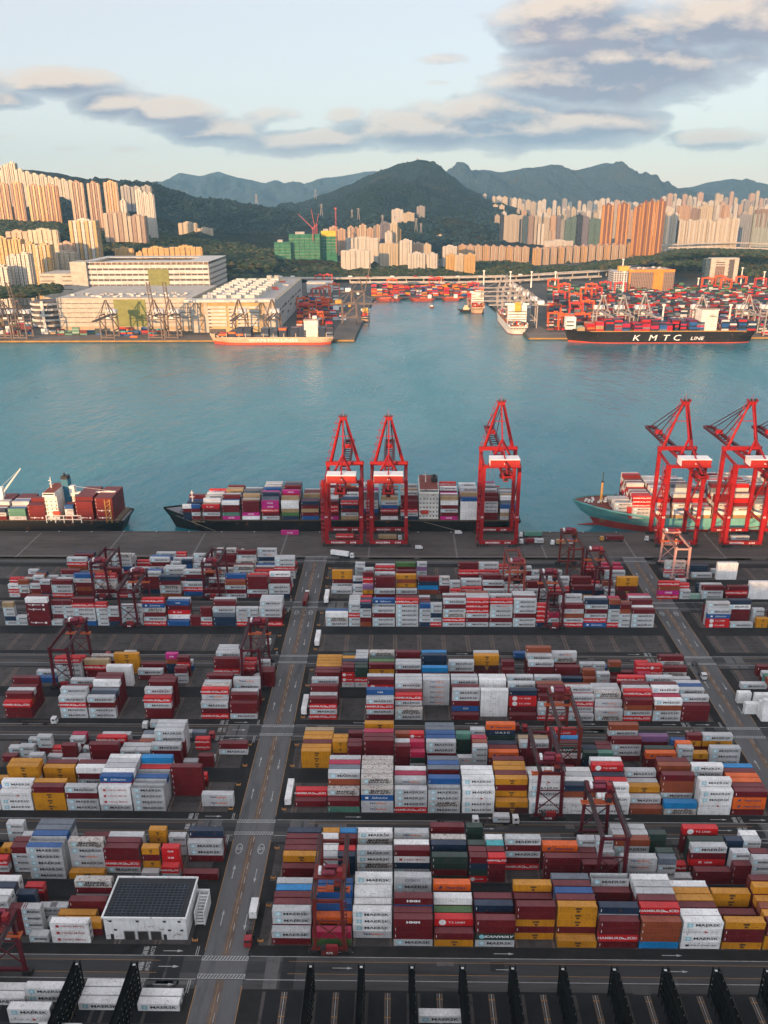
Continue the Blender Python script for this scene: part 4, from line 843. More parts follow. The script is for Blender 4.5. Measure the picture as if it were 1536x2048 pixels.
# yellow kerb guards along the road edges
gm = MB(); gm.box(-.9,.9,-.2,.2,0,.5); gm.box(-.9,-.7,-.25,.25,.5,1.0); gm.box(.7,.9,-.25,.25,.5,1.0); gme = gm.mesh('kerb_guard', [plain('guard_orange', (.42,.19,.05), .7)])
n = 0
for b in ('A','B','C','E','G'):
    for off in (1, 15, 27, 41):
        for X in (LRX-10.4, LRX+10.2):
            if 120 < Y0[b]+off < 480:
                o = link('kerb_guard', gme, None, (X+RND.uniform(-.5,.5), Y0[b]+off, .02)); tag(o, 'small rusty orange kerb guard at a stack corner beside the left road', 'kerb guard', 'kerb guards along the left road'); n += 1
# ------------------------------------------------------------------ ship-to-shore cranes
sts_r = paint('quay_crane_red', (.30,.005,.009), .42, .18, .25, .03); house_w = plain('house_roof_white', (.80,.80,.80), .5, var=.06); house_r = plain('house_red', (.34,.015,.012), .45)
YL, YW, YA = 513.0, 536.0, 531.0
def make_sts(z_b, z_a, twoline=True, wide=11.6):
    """local frame: X along the quay, Y towards the water, origin under the landside rail"""
    root = empty('quay_crane'); W = wide; D = YW-YL; zg = z_b-3.0; ya = YA-YL
    for y in (0, D):
        for sx in (-1, 1):
            top = z_b if y > 0 else zg-2.5
            b = MB(); b.beam((sx*W,y,3.0),(sx*W*.985,y,top),2.3,2.0); b.build('leg', sts_r, root)
            b = MB()
            for dx in (-3.2,-1.1,1.1,3.2): b.box(sx*(W-1)+dx-.8, sx*(W-1)+dx+.8, y-.7, y+.7, .1, 1.3)
            b.box(sx*(W-1)-3.8, sx*(W-1)+3.8, y-.5, y+.5, 1.3, 2.2); b.build('rail_bogie', steel, root)
        b = MB(); b.box(-W-1, W+1, y-1.1, y+1.1, 2.2, 4.3); s_ = b.build('sill_beam', sts_r, root)
        for tx, x in (('MODERN',-4.0),('61M',6.0)):
            V, Fc = text_mesh(tx, 1.6, 1.4, 0, .05); c = MB(); c.add(V, Fc, [0]*len(Fc)); c.build('lettering', ink_w, s_, (x, y-1.14, 3.25))
    b = MB(); b.beam((-W-1.3,D,z_b),(W+1.3,D,z_b),2.4,2.6); b.build('portal_beam', sts_r, root)
    b = MB(); b.beam((-W,0,zg-2.5),(W,0,zg-2.5),1.6,2.0); b.build('portal_beam', sts_r, root)
    for sx in (-1, 1):
        b = MB(); b.beam((sx*W,0,17),(sx*W,D,17),1.2,1.4); b.build('tie_beam', sts_r, root)
        b = MB(); b.beam((sx*W,0,zg-4),(sx*W,D,19),.8); b.beam((sx*W,0,15),(sx*W,D,4.5),.5); b.build('diagonal_brace', sts_r, root)
        b = MB(); b.beam((sx*W,0,zg-2),(sx*W,D,zg),1.3,1.6); b.build('side_girder', sts_r, root)
    # trolley girders on the land side and the lowered boom over the ship
    b = MB()
    for sx in (-2.6, 2.6): b.beam((sx,-30,zg),(sx,D+2.5,zg),1.1,2.2)
    for i in range(10): y = -29+i*(D+31)/9; b.beam((-2.6,y,zg),(2.6,y,zg),.5,.7)
    gi = b.build('trolley_girder', sts_r, root)
    b = MB()
    for sx in (-2.6, 2.6): b.beam((sx,D+3,zg),(sx,87,zg+.4),1.1,2.0)
    for i in range(12): y = D+4+i*(83-D)/11; b.beam((-2.6,y,zg),(2.6,y,zg+.1),.45,.6)
    b.beam((-3.2,87,zg+.4),(3.2,87,zg+.4),.9,2.2)
    for sx in (-3.6,3.6): b.beam((sx,D+3,zg+1),(sx,87,zg+1.4),.6,.15)
    bm2 = b.build('boom', paint('boom_red', (.075,.003,.008), .5) if 'boom_red' not in MATS else MATS['boom_red'], root)
    b = MB(); b.box(-2.4,2.4,64,66,zg+1.2,zg+4.2); b.build('boom_mast', sts_r, bm2)
    b = MB()
    for sx in (-1, 1): b.beam((sx*W*.80,D,z_b+1),(sx*1.5,ya,z_a),1.9,1.7,w2=1.3,h2=1.2)
    b.beam((-W*.32,ya+1.6,z_b+(z_a-z_b)*.62),(W*.32,ya+1.6,z_b+(z_a-z_b)*.62),.45); b.build('upper_frame', sts_r, root)
    b = MB(); b.box(-2.3,2.3,ya-1.6,ya+1.6,z_a-.6,z_a+1.6); b.box(-2.9,2.9,ya-2.1,ya+2.1,z_a+1.6,z_a+1.8)
    for sx in (-1, 1): b.box(sx*2.9-.06,sx*2.9+.06,ya-2.1,ya+2.1,z_a+1.8,z_a+3)
    b.beam((0,ya,z_a+1.8),(0,ya,z_a+6.5),.18); b.beam((-.9,ya,z_a+1.8),(-.9,ya,z_a+4.5),.14); ah = b.build('apex_head', sts_r, root)
    b = MB()
    for sx in (-1.2, 1.2): b.cyl((sx-.3,ya-1,z_a+2.6),(sx+.3,ya-1,z_a+2.6),1.0,10)
    b.build('sheave', steel, ah)
    zf = z_b+(z_a-z_b)*.36
    b = MB(); b.beam((0,ya-1,z_a),(0,4,zf),.9,.9); b.beam((0,4,zf),(-W*.62,-1,zg+.5),1.2,1.1); b.beam((0,4,zf),(W*.62,-1,zg+.5),1.2,1.1); b.beam((0,4,zf),(0,-26,zg+1),.75,.75); b.build('backstay', sts_r, root)
    for y, s in ((60,.8),(82,.9)):
        b = MB()
        for sx in (-1.1, 1.1): b.beam((sx,ya+1,z_a),(sx*2.3,y,zg+1),.38,.5)
        b.build('forestay', MATS['boom_red'], root)
    b = MB()
    for sx in (-.5,.5): b.beam((sx,ya+1,z_a+1),(sx*3,72,zg+1.5),.1)
    b.build('hoist_rope', steel, root)
    # machinery house over the landside
    b = MB(); b.box(-9.2,9.2,-15,-6.2,zg+2.0,zg+6.4); h = b.build('machinery_house', house_r, root)
    c = MB(); c.box(-9.4,9.4,-15.2,-6.0,zg+6.4,zg+6.75); c.build('roof', house_w, h)
    c = MB(); c.box(-9.3,-9.2,-14.8,-6.4,zg+2.2,zg+6.4); c.build('gable', house_w, h)
    c = MB(); c.box(-9.8,9.8,-15.8,-5.6,zg+1.6,zg+1.95); 
    for i in range(12): c.beam((-9.8+i*19.6/11,-15.8,zg+1.9),(-9.8+i*19.6/11,-15.8,zg+3),.08)
    c.beam((-9.8,-15.8,zg+3),(9.8,-15.8,zg+3),.09); c.build('walkway', sts_r, h)
    V, Fc = text_mesh('63', 1.5, 1.1, 0, .03); c = MB(); c.add(V, Fc, [0]*len(Fc)); c.build('lettering', ink_w, h, (0,-15.05,zg+4))
    # trolley, cab, spreader
    b = MB(); b.box(-4,4,-25,-19,zg-2.6,zg-1.2); b.box(-3.4,3.4,-24,-20,zg-1.2,zg+1.9); t = b.build('trolley', MATS['boom_red'], root)
    c = MB(); c.box(-1.4,1.4,-22,-19.4,zg-5.6,zg-2.7); cb = c.build('operator_cab', redbox, t); c = MB(); c.box(-1.2,1.2,-22.06,-22,zg-5,zg-3.4); c.build('cab_window', glass, cb)
    b = MB(); b.box(-6,6,52,53.2,24,24.8); b.box(-2,2,51.6,53.6,24.8,26)
    for sx in (-1.5,1.5): b.beam((sx,52.6,26),(sx,52.6,zg-1),.12)
    b.build('spreader', MATS['spreader_orange'], root)
    # stair tower beside the left landside leg, ladders up the frame
    b = MB(); x0 = -W-3.4
    for i in range(int((zg-6)/3)):
        z = 4.5+i*3; b.box(x0, x0+2.2, -1.2, 1.2, z, z+.12); a, c_ = (-1.1,1.1) if i % 2 else (1.1,-1.1); b.beam((x0+1.1,a,z+.1),(x0+1.1,c_,z+3),.7,.12)
        for xx in (x0,x0+2.2): b.beam((xx,-1.2,z),(xx,-1.2,z+1.1),.1); 
        b.beam((x0,-1.2,z+1.1),(x0+2.2,-1.2,z+1.1),.08)
    for xx in (x0,x0+2.2):
        for yy in (-1.2,1.2): b.beam((xx,yy,2.2),(xx,yy,zg-2),.22)
    b.build('stair_tower', sts_r, root)
    b = MB(); n = 6
    for i in range(n):
        f = (i+.4)/n; x = -W*.80+(W*.80-1.5)*f; z = z_b+1+(z_a-z_b-1)*f; y = D+(ya-D)*f
        b.box(x-3.4,x-.6,y-1.0,y+.6,z,z+.14); b.beam((x-3.4,y-1,z+1.1),(x-.6,y-1,z+1.1),.1); b.beam((x-3.4,y-1,z),(x-3.4,y-1,z+1.1),.1); b.beam((x-3.2,y-.2,z),(x-1.0+(W*.80)/n*.4,y-.2,z+(z_a-z_b)/n),.32,.22)
    b.build('access_stairs', sts_r, root)
    b = MB(); b.box(-W-2.2,-W-.9,-1.6,.2,zg-9,zg-1); b.box(-W-2.6,-W-1,-1.4,.4,zg-14,zg-9.4); b.build('cable_housing', sts_r, root)
    b = MB(); b.cyl((W+1.2,-.6,5.6),(W+1.8,-.6,5.6),1.9,14); b.build('cable_reel', steel, root)
    for sx in (-1, 1):
        V, Fc = text_mesh('63', 1.7, 1.1, 0, .04); c = MB(); c.add(V, Fc, [0]*len(Fc)); c.build('leg_number', ink_w, root, (sx*W, -1.05, 21.5))
    return root
sA = make_sts(51.5, 83.5); sB = make_sts(62.0, 93.5)
for o, X, lab in ((sA,-36.2,'bright red quay crane over the middle ship, leftmost of the two shorter ones'),(copy_tree(sA),-6.2,'bright red quay crane, right one of the shorter pair beside the white ship bridge'),
    (sB,67.2,'tall red quay crane standing at the stern of the middle ship'),(copy_tree(sB),186.6,'tall red quay crane over the teal ship, nearest to its bow'),(copy_tree(sB),229.5,'tall red quay crane over the teal ship, second from its bow'),(copy_tree(sB),265.0,'red quay crane cut off by the right edge of the picture')):
    o.location = (X, YL, .01); tag(o, lab, 'quay crane', 'red quay cranes along the near quay')
# ------------------------------------------------------------------ ships
def hull(name, xb, L, yc, beam, z_deck, mat_side, mat_boot, mat_deck, parent, dirx=1, bow_rise=4.0, wl=-4.0, boot=1.6, rake=9.0, ns=44, fore=.14, axis='x', rail=1.2, boot_up=0.0):
    """one lofted hull: stations from bow to stern, levels from below the water to the deck"""
    V = []; Fs = []; ms = []; lev = [(-3.0,0.0),(boot+boot_up,.28),(boot+boot_up+.05,.28),((z_deck-wl)*.6,.62),(z_deck-wl,1.0),(z_deck-wl+rail,1.0)]; nl = len(lev); hb = beam/2; zd = []
    for i in range(ns+1):
        s = (i/ns)**1.35; k = max(0, 1-s/fore); rise = bow_rise*k**.8
        fd = 1-max(0, 1-s/.15)**2.1; fw = 1-max(0, 1-s/.26)**1.6
        if s > .88: fw *= 1-.55*((s-.88)/.12)**1.5; 
        if s > .97: fd *= 1-.10*((s-.97)/.03)
        for side in (-1, 1):
            for dz, t in lev:
                z = wl+dz+(rise*t if dz > 1 else 0); w_ = hb*(fw+(fd-fw)*t**1.4); w_ = max(w_, .25)
                sx = xb+dirx*(s*L+rake*(1-t)**1.2*max(0,1-s/.3)-(5*(t) if False else 0)-(6*(1-t) if s > .9 else 0)*((s-.9)/.1 if s > .9 else 0))
                V.append((sx, yc+side*w_, z) if axis == 'x' else (yc+side*w_, sx, z))
        zd.append((z_deck+rise, hb*fd, xb+dirx*s*L))
    def idx(i, sd, l): return i*2*nl+sd*nl+l
    for i in range(ns):
        for sd in (0, 1):
            for l in range(nl-1):
                q = (idx(i,sd,l), idx(i+1,sd,l), idx(i+1,sd,l+1), idx(i,sd,l+1)); flip = (sd == 1) ^ (dirx < 0) ^ (axis == 'y')
                Fs.append(q[::-1] if flip else q); ms.append(1 if l == 0 else 0)
        Fs.append((idx(i,0,nl-2), idx(i+1,0,nl-2), idx(i+1,1,nl-2), idx(i,1,nl-2))); ms.append(2)
    for l in range(nl-1):
        Fs.append((idx(ns,0,l), idx(ns,1,l), idx(ns,1,l+1), idx(ns,0,l+1))); ms.append(1 if l == 0 else 0)
        Fs.append((idx(0,0,l), idx(0,1,l), idx(0,1,l+1), idx(0,0,l+1))); ms.append(1 if l == 0 else 0)
    mb = MB(); mb.v = V; mb.f = Fs; mb.m = ms
    return mb.build(name, [mat_side, mat_boot, mat_deck], parent)
ship_w = paint('ship_white', (.78,.76,.70), .5, .1, .15, .04); deck_g = paint('deck_grey', (.22,.22,.23), .7, .3, .2, .2); deck_r = paint('deck_red', (.20,.045,.03), .7, .3, .2, .1); hull_k = paint('hull_black', (.008,.007,.007), .45, .3, .08, .02); boot_r = paint('boot_red', (.30,.025,.02), .6, .2, .1, .1); lash = paint('lash_yellow', (.42,.24,.06), .6, .2, .3, .2); coam = paint('coaming', (.16,.12,.08), .7, .4, .3, .3); funnel_k = paint('funnel_black', (.03,.028,.028), .6); life_o = plain('lifeboat_orange', (.62,.06,.03), .4)
def bridge(root, x0, x1, y0, y1, z0, z1, nl=7, wing=True, mat=None):
    """white deckhouse with windows per deck, bridge wings, mast"""
    mat = mat or ship_w; b = MB(); b.box(x0, x1, y0, y1, z0, z1); h = b.build('deckhouse', mat, root); dz = (z1-z0)/nl
    for k in range(1, nl):
        b = MB(); z = z0+k*dz; b.box(x0-.3, x1+.3, y0-1.1, y0-.01, z-.12, z); b.beam((x0-.3,y0-1.05,z+1),(x1+.3,y0-1.05,z+1),.08); b.build('deck_gallery', mat, h)
        b = MB(); n = int((x1-x0)/2.2)
        for i in range(n): xx = x0+1+i*(x1-x0-2)/max(1,n-1); b.box(xx-.4, xx+.4, y0-.06, y0-.005, z+.9-dz, z+1.8-dz)
        b.build('windows', glass, h)
    b = MB(); b.box(x0-.4, x1+.2, y0-3.0, y1+3.0, z1, z1+.3); b.box(x0, x1, y0-2.6, y1+2.6, z1+.3, z1+2.9); br = b.build('bridge', mat, root)
    b = MB(); b.box(x0+.5, x1-.5, y0-2.66, y0-2.6, z1+1.4, z1+2.4); b.box(x0-.06, x0, y0-2, y1+2, z1+1.4, z1+2.4); b.build('bridge_windows', glass, br)
    b = MB(); b.box(x0+.3, x1-.3, y0-2.3, y1+2.3, z1+2.9, z1+3.0); b.build('monkey_island', deck_r, br)
    b = MB(); xm, ym = (x0+x1)/2-2, (y0+y1)/2; b.beam((xm,ym,z1+2.9),(xm,ym,z1+11),.8,.8,w2=.35,h2=.35); b.box(xm-.2,xm+.2,ym-2.5,ym+2.5,z1+6.5,z1+6.9); b.box(xm-1.6,xm+.4,ym-.3,ym+.3,z1+8.2,z1+8.6); b.build('radar_mast', mat, br)
    return h
def cargo(x0, n, yn, nrows, zb, stacks, pitch=14.0, seed=1, lo=3, hi=6, pal='rrrrmmmmwnbRpvvNo', front=None, skip=()):
    r = random.Random(seed)
    for i in range(n):
        if i in skip: continue
        X = x0+i*pitch
        for j in range(nrows):
            y = yn+CW/2+j*2.52; f = (front or {}).get(i) if j == 0 else None
            if f is None:
                hgt = stacks[i] if isinstance(stacks, list) else r.randint(lo, hi)
                hgt = max(1, hgt+(r.choice((-1,0,0,0,1,1)) if j else 0)); f = ''.join(r.choice(pal) for _ in range(hgt))
            if isinstance(f, tuple):
                for dx, ff in ((-3.1,f[0]),(3.1,f[1])):
                    for k, ch in enumerate(ff): stuff_box(ch, X+dx, y, zb+k*T, True)
            else:
                for k, ch in enumerate(f): stuff_box(ch, X, y, zb+k*T, False, letter=(j == 0 or k == len(f)-1))
def lashing(root, x0, n, y0, y1, zb, h, pitch, mat=None):
    for i in range(n):
        b = MB(); x = x0+i*pitch
        nn = int((y1-y0)/2.6)
        for j in range(nn+1): y = y0+j*(y1-y0)/nn; b.beam((x,y,zb),(x,y,zb+h),.28)
        b.beam((x,y0,zb+h*.5),(x,y1,zb+h*.5),.25); b.beam((x,y0,zb+h),(x,y1,zb+h),.25); b.build('lashing_bridge', mat or coam, root)
def hatch(root, x0, x1, y0, y1, z0, z1):
    b = MB(); b.box(x0, x1, y0+1.2, y1-1.2, z0, z1); n = int((x1-x0)/3.5)
    for i in range(n): x = x0+(i+.5)*(x1-x0)/n; b.box(x-.25, x+.25, y0+.25, y0+1.15, z0, z1-.1); b.box(x-1.3,x+1.3,y0+.5,y0+.62,z0,z0+.9)
    b.box(x0, x1, y0+.1, y0+1.15, z1-.16, z1-.06); b.build('hatch_coaming', coam, root)
# middle ship
ms_ = empty('container_ship', (0,0,0)); yn = 543.0; bm = 30.0; xb = -169.5
hull('hull', xb, 256, yn+bm/2, bm, 5.2, hull_k, boot_r, deck_g, ms_, 1, 5.0, rake=12, boot=-.8)
hatch(ms_, -146, 78, yn, yn+bm, 5.2, 7.4)
b = MB()
for i in range(9): x = -161+RND.uniform(0,13); y = yn+15+RND.uniform(-5,5); b.box(x, x+1.6, y, y+1.4, 9, 10.3); 
for s in (-4,4): b.cyl((-156,yn+15+s-1.5,10.2),(-156,yn+15+s+1.5,10.2),1.0,10)
b.build('windlass', deck_g, ms_)
b = MB(); b.cyl((-148,yn+15,8),(-148,yn+15,24),.7,8,0,.35); b.box(-149.5,-146.5,yn+14.7,yn+15.3,19,19.4); b.box(-149,-147,yn+14.4,yn+15.6,22,22.6); b.build('fore_mast', ship_w, ms_)
zb_ = 7.45; Xb = [gnd(p, 1042, zb_).x for p in (385,422,462,502,541,580,620,659)]; x0 = Xb[1]; pt = 13.95
fr = {0:('nnrW','rmrb'),1:'rmrk',2:'perrW',3:'Wprrr',4:'mrRpp',5:'ngNWW',6:'brNrn',7:'prRRr',8:'NmrnR',9:'rnbmm',10:'WrRbm',11:'nmRrr',13:'prmrW',14:'WWWWWb',15:'rrmmmr',16:('oNWb','rrnb')}
cargo(x0-pt, 17, yn+.2, 11, zb_, [3,4,5,5,6,6,5,6,5,6,5,6,5,6,6,6,5], pt, 4, front=fr, skip=(12,), pal='rrrmmmwWnbRpvNmu')
lashing(ms_, x0-pt/2, 16, yn+.6, yn+bm-.6, 5.2, 6.0, pt)
xs = gnd(858, 1046, 7).x; bridge(ms_, xs-6.8, xs+6.6, yn+1.5, yn+bm-1.5, 5.2, 27.5, 7)
b = MB(); b.box(xs+2.0, xs+6.4, yn+14, yn+22, 27.5, 33.5); b.cyl((xs+4,yn+16,33.5),(xs+4,yn+16,35.5),.8,8); b.cyl((xs+4,yn+19,33.5),(xs+4,yn+19,35),.7,8); b.build('funnel', funnel_k, ms_)
b = MB(); b.prism([(xs-5.6,yn-.3),(xs-4.8,yn-1.2),(xs-1.0,yn-1.2),(xs-.2,yn-.3),(xs-1,yn+.8),(xs-4.8,yn+.8)], 12.2, 14.4); b.build('lifeboat', life_o, ms_)
for xa, xc in ((-158,-128),(18,44)):
    b = MB(); b.beam((xa,yn+4 if xa < 0 else yn,9 if xa < 0 else 6),(xc,QY-1.7,.8),.14); b.build('mooring_rope', plain('rope', (.45,.38,.28), .9) if 'rope' not in MATS else MATS['rope'], ms_)
tag(ms_, 'long black-hulled container ship with mixed boxes under the two shorter red cranes', 'container ship', 'ships moored at the near quay')
# left ship
ls_ = empty('container_ship', (0,0,0)); yn = 543.0; bm = 27.0; xst = gnd(258, 1056, -3).x
hull('hull', xst-215, 215, yn+bm/2, bm, 5.0, hull_k, boot_r, deck_g, ls_, 1, 4.0, boot=-.8)
hatch(ls_, xst-190, xst-3, yn, yn+bm, 5.0, 7.0)
xq = [gnd(p, 1048, 7.2).x for p in (204,163,132,66,26,-14,-54)]
def stk(X, yn, rows, zb, half=False):
    for j, f in enumerate(rows):
        for k, ch in enumerate(f): stuff_box(ch, X, yn+CW/2+j*2.52, zb+k*T, half, letter=(j == 0))
stk(xq[0], yn+.2, ['FrFrrr']+['rrrrvr']*9, 7.05); stk(xq[1], yn+.2, ['Frrrr']+['rrrrrr']*9, 7.05); stk(xq[2], yn+.2, ['rom b'.replace(' ','')]+['rrrr']*2, 7.05, True)
stk(xq[3], yn+.2, ['Frrr','rrrr','rrrr','rrrrr','rrrrr','rrrr']+['rrr']*4, 7.05); stk(xq[4], yn+.2, ['cee','mmb','mWm','mmmm','mmmb','rrrm']+['rrrr']*4, 7.05); stk(xq[5], yn+.2, ['rmn','rmm','bmr','rmmm','rrrm']+['rrrr']*5, 7.05); stk(xq[6], yn+.2, ['rrm']+['rrr']*9, 7.05)
xs = gnd(107, 1046, 7).x; bridge(ls_, xs-6.5, xs+2.0, yn+1.0, yn+18, 5.0, 25, 7)
b = MB(); b.box(xs+1, xs+6, yn+14, yn+20, 5, 32.5); fu = b.build('funnel', plain('funnel_teal', (.02,.14,.22), .5), ls_); b = MB(); b.box(xs+1.2,xs+5.8,yn+14.2,yn+19.8,32.5,34.5); b.cyl((xs+3,yn+17,34.5),(xs+3,yn+17,36.5),.6,8); b.build('funnel_cap', funnel_k, fu)
b = MB(); b.prism([(xs-1.5,yn-.6),(xs-.8,yn-1.4),(xs+3.4,yn-1.4),(xs+4,yn-.6),(xs+3,yn+.6),(xs-.8,yn+.6)], 11.5, 13.6); b.build('lifeboat', life_o, ls_)
b = MB()
for i in range(5): x = xs-7+i*6.2; b.beam((x,yn-.2,5),(x,yn-.2,10.5),.5)
b.beam((xs-7,yn-.2,10.4),(xs+18,yn-.2,10.4),.5); b.beam((xs-7,yn-.2,7.6),(xs+18,yn-.2,7.6),.4); b.build('side_rail', ship_w, ls_)
b = MB(); zl = 5; 
for y in [yn+.5+i*2.5 for i in range(11)]: b.beam((xst-9.5,y,zl),(xst-9.5,y,21.5),.35)
for z in (8,11,14,17,20): b.beam((xst-9.5,yn,z),(xst-9.5,yn+bm-1,z),.3)
for x in (xst-11.5, xst-8): b.beam((x,yn-.1,zl),(x,yn-.1,22.5),.55); 
for k in range(6): b.beam((xst-11.5,yn-.1,6+k*2.7),(xst-8,yn-.1,8.7+k*2.7),.3)
b.build('lashing_bridge', lash, ls_)
def ship_crane(root, x, y, z0, zt, tip, nm='cargo_crane'):
    b = MB(); b.cyl((x,y,z0),(x,y,zt),1.5,10); b.box(x-1.8,x+1.8,y-1.8,y+1.8,zt-6,zt+1.5); p = b.build(nm, ship_w, root)
    b = MB(); t = Vector(tip); a = Vector((x,y,zt-4)); side = (t-a).cross(Vector((0,0,1))).normalized()*1.1
    b.beam(a+side, t+side*.5, .9, 1.0, w2=.5, h2=.5); b.beam(a-side, t-side*.5, .9, 1.0, w2=.5, h2=.5)
    for i in range(8): q = a+(t-a)*(i+1)/8.5; b.beam(q+side*.8, q-side*.8, .35)
    b.beam((x,y,zt+1.2), t, .12); b.build('jib', ship_w, p)
ship_crane(ls_, at(147,990,558).x, 558, 7, at(143,975,558).z, tuple(at(231,983,556)))
ship_crane(ls_, at(5,1000,556).x, 556, 7, at(3,978,556).z, tuple(at(41,937,562)))
tag(ls_, 'container ship at the left edge with maroon boxes, white bridge and two white jib cranes', 'container ship', 'ships moored at the near quay')
# right ship with the teal hull
rs_ = empty('container_ship', (0,0,0)); yn = 543.5; bm = 40.0; xb = gnd(1146, 1002, 12).x-2
hull_t = paint('hull_teal', (.16,.42,.40), .4, .10, .05, .0); rim = paint('bulwark_red', (.42,.03,.025), .5)
hull('hull', xb, 290, yn+bm/2, bm, 7.5, hull_t, boot_r, deck_r, rs_, 1, 7.5, rake=20, boot=4.2, fore=.20, rail=1.0)
b = MB(); xc = gnd(1155, 1047, -3.4); b.cyl((xc.x,yn+bm/2,-4.2),(xc.x+26,yn+bm/2,-3.2),.5,10,0,2.2); b.build('bulbous_bow', boot_r, rs_)
b = MB(); b.poly([(xb+36,yn+3,8),(xb+58,yn+.9,8),(xb+58,yn+.9,12.6),(xb+36,yn+3,16)]); b.poly([(xb+34,yn+4,9.4),(xb+36,yn+3,9.4),(xb+36,yn+3,16),(xb+30,yn+bm/2,16),(xb+30,yn+bm/2,9.4)]); b.poly([(xb+30,yn+bm/2,9.4),(xb+30,yn+bm/2,16),(xb+36,yn+bm-3,16),(xb+36,yn+bm-3,9.4)]); b.box(xb+36,xb+58,yn+.95,yn+1.2,8,11.5); b.build('breakwater', rim, rs_)
b = MB(); px_ = at(1202, 1000, yn+bm/2).x; b.cyl((px_,yn+bm/2,12),(px_,yn+bm/2,28.5),1.0,10,0,.7); m_ = b.build('fore_mast', plain('mast_yellow', (.55,.30,.07), .5), rs_); b = MB(); b.cyl((px_,yn+bm/2,28.5),(px_,yn+bm/2,36),.3,6); b.box(px_-1,px_+1,yn+bm/2-1,yn+bm/2+1,28.5,29); b.build('mast_top', funnel_k, m_)
b = MB()
for i in range(14): x = xb+7+RND.uniform(0,22); y = yn+bm/2+RND.uniform(-.3,.3)*(x-xb); b.box(x,x+1.5,y,y+1.3,14,15.2)
b.build('windlass', ship_w, rs_)
b = MB(); pr = gnd(1198, 1032, 6); b.prism([(pr.x-1.5,yn+3.7),(pr.x+2.5,yn+3.0),(pr.x+2.5,yn+3.4),(pr.x-1.5,yn+4.1)], 4.5, 6.5); b.build('anchor', paint('anchor_rust', (.16,.06,.03), .8, .3, .5, .4), rs_)
for i, (sz, hb_, y0_) in enumerate(((0,3,6),(13.7,7,0),(27.6,4,0))): pass
x1 = gnd(1246, 1033, 9.2).x; rr_ = random.Random(8)
stk(x1, yn+4.5, ['mmm','mm','rm','mmm','mrm','mmm','rm','mm','mm'], 10.2)
x2 = gnd(1281, 1036, 9.2).x
stk(x2+.5, yn+.6, ['mmmRRR','mmmmrR']+[''.join(rr_.choice('mmmrrR') for _ in range(6+(j > 5)+(j > 9))) for j in range(13)], 8.2)
for i in range(12): 
    X = x2+14.5+14.1*i
    if i == 6: continue
    stk(X, yn+.6, ['NWm'+'m'*(i%2)]+[''.join(rr_.choice('mmmmrrWuR') for _ in range((7,8,5,8,8,7,8,8,7,8,8,7)[i]+rr_.choice((-1,0,0,0))-(2 if j < 3 else 0))) for j in range(14)], 8.2)
lashing(rs_, x2+7.5, 11, yn+.6, yn+bm-.8, 7.5, 9, 14.1)
bridge(rs_, x2+14.5+14.1*6-5, x2+14.5+14.1*6+5, yn+2, yn+bm-2, 7.5, 38, 9)
b = MB(); b.beam((xb+12,yn+9,14),(xb+62,QY-1.7,.8),.14); b.build('mooring_rope', MATS['rope'], rs_)
tag(rs_, 'large container ship with a pale teal hull and red bow deck at the right edge', 'container ship', 'ships moored at the near quay')
# tyre fenders hung along the quay wall
fe = MB(); n = 12
for i in range(n):
    a, c = 2*math.pi*i/n, 2*math.pi*(i+1)/n
    fe.beam((1.1*math.cos(a),0,1.1*math.sin(a)),(1.1*math.cos(c),0,1.1*math.sin(c)),.8,.7)
fem = fe.mesh('tyre_fender', [black_m])
for i, px in enumerate((938,1298,1416)):
    o = link('tyre_fender', fem, None, (gnd(px,1043,3).x, 541.6, 2.2)); tag(o, f'big black tyre fender against a ship side, {ORD[i]} from left', 'fender', 'tyre fenders on the quay')
# ------------------------------------------------------------------ far shore: towers and blocks
FW = {}
def fw(key, wall, win, **kw):
    if key not in FW: kw.setdefault('ff', .68); kw['wf'] = kw.get('wf', .5)+.08; FW[key] = facade('facade_'+key, tuple(x*.72 for x in wall), win, **kw)
    return FW[key]
WIN = (.05,.05,.055)
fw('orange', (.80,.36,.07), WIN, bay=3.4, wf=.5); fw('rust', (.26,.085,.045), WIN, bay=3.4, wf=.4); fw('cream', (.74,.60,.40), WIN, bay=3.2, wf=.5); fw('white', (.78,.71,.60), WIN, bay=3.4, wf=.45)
fw('amber', (.80,.47,.13), WIN, bay=3.0, wf=.5); fw('salmon', (.66,.42,.26), WIN, bay=3.2, wf=.5); fw('grey', (.36,.36,.36), WIN, bay=3.0, wf=.5); fw('beige', (.56,.46,.34), WIN, bay=3.6, wf=.45); fw('pale', (.40,.36,.32), WIN, bay=3.2, wf=.5)  # pale is darkened to stand for cloud shade on the ridge towers
fw('glass', (.10,.14,.16), (.03,.05,.06), bay=4, wf=.8, ff=.7, rough=.35); fw('greenglass', (.16,.22,.19), (.04,.07,.06), bay=4, wf=.8, ff=.6, rough=.35); fw('darkglass', (.05,.06,.08), (.02,.025,.035), bay=5, wf=.8, ff=.7, rough=.35); fw('purple', (.24,.21,.26), WIN, bay=3, wf=.7); fw('brown', (.34,.22,.16), WIN, bay=4, wf=.4); fw('mint', (.48,.52,.44), WIN, bay=3.2, wf=.5)
roof_g = plain('roof_concrete', (.36,.34,.32), .8, var=.2); roof_r = plain('roof_terracotta', (.34,.19,.14), .8, var=.3)
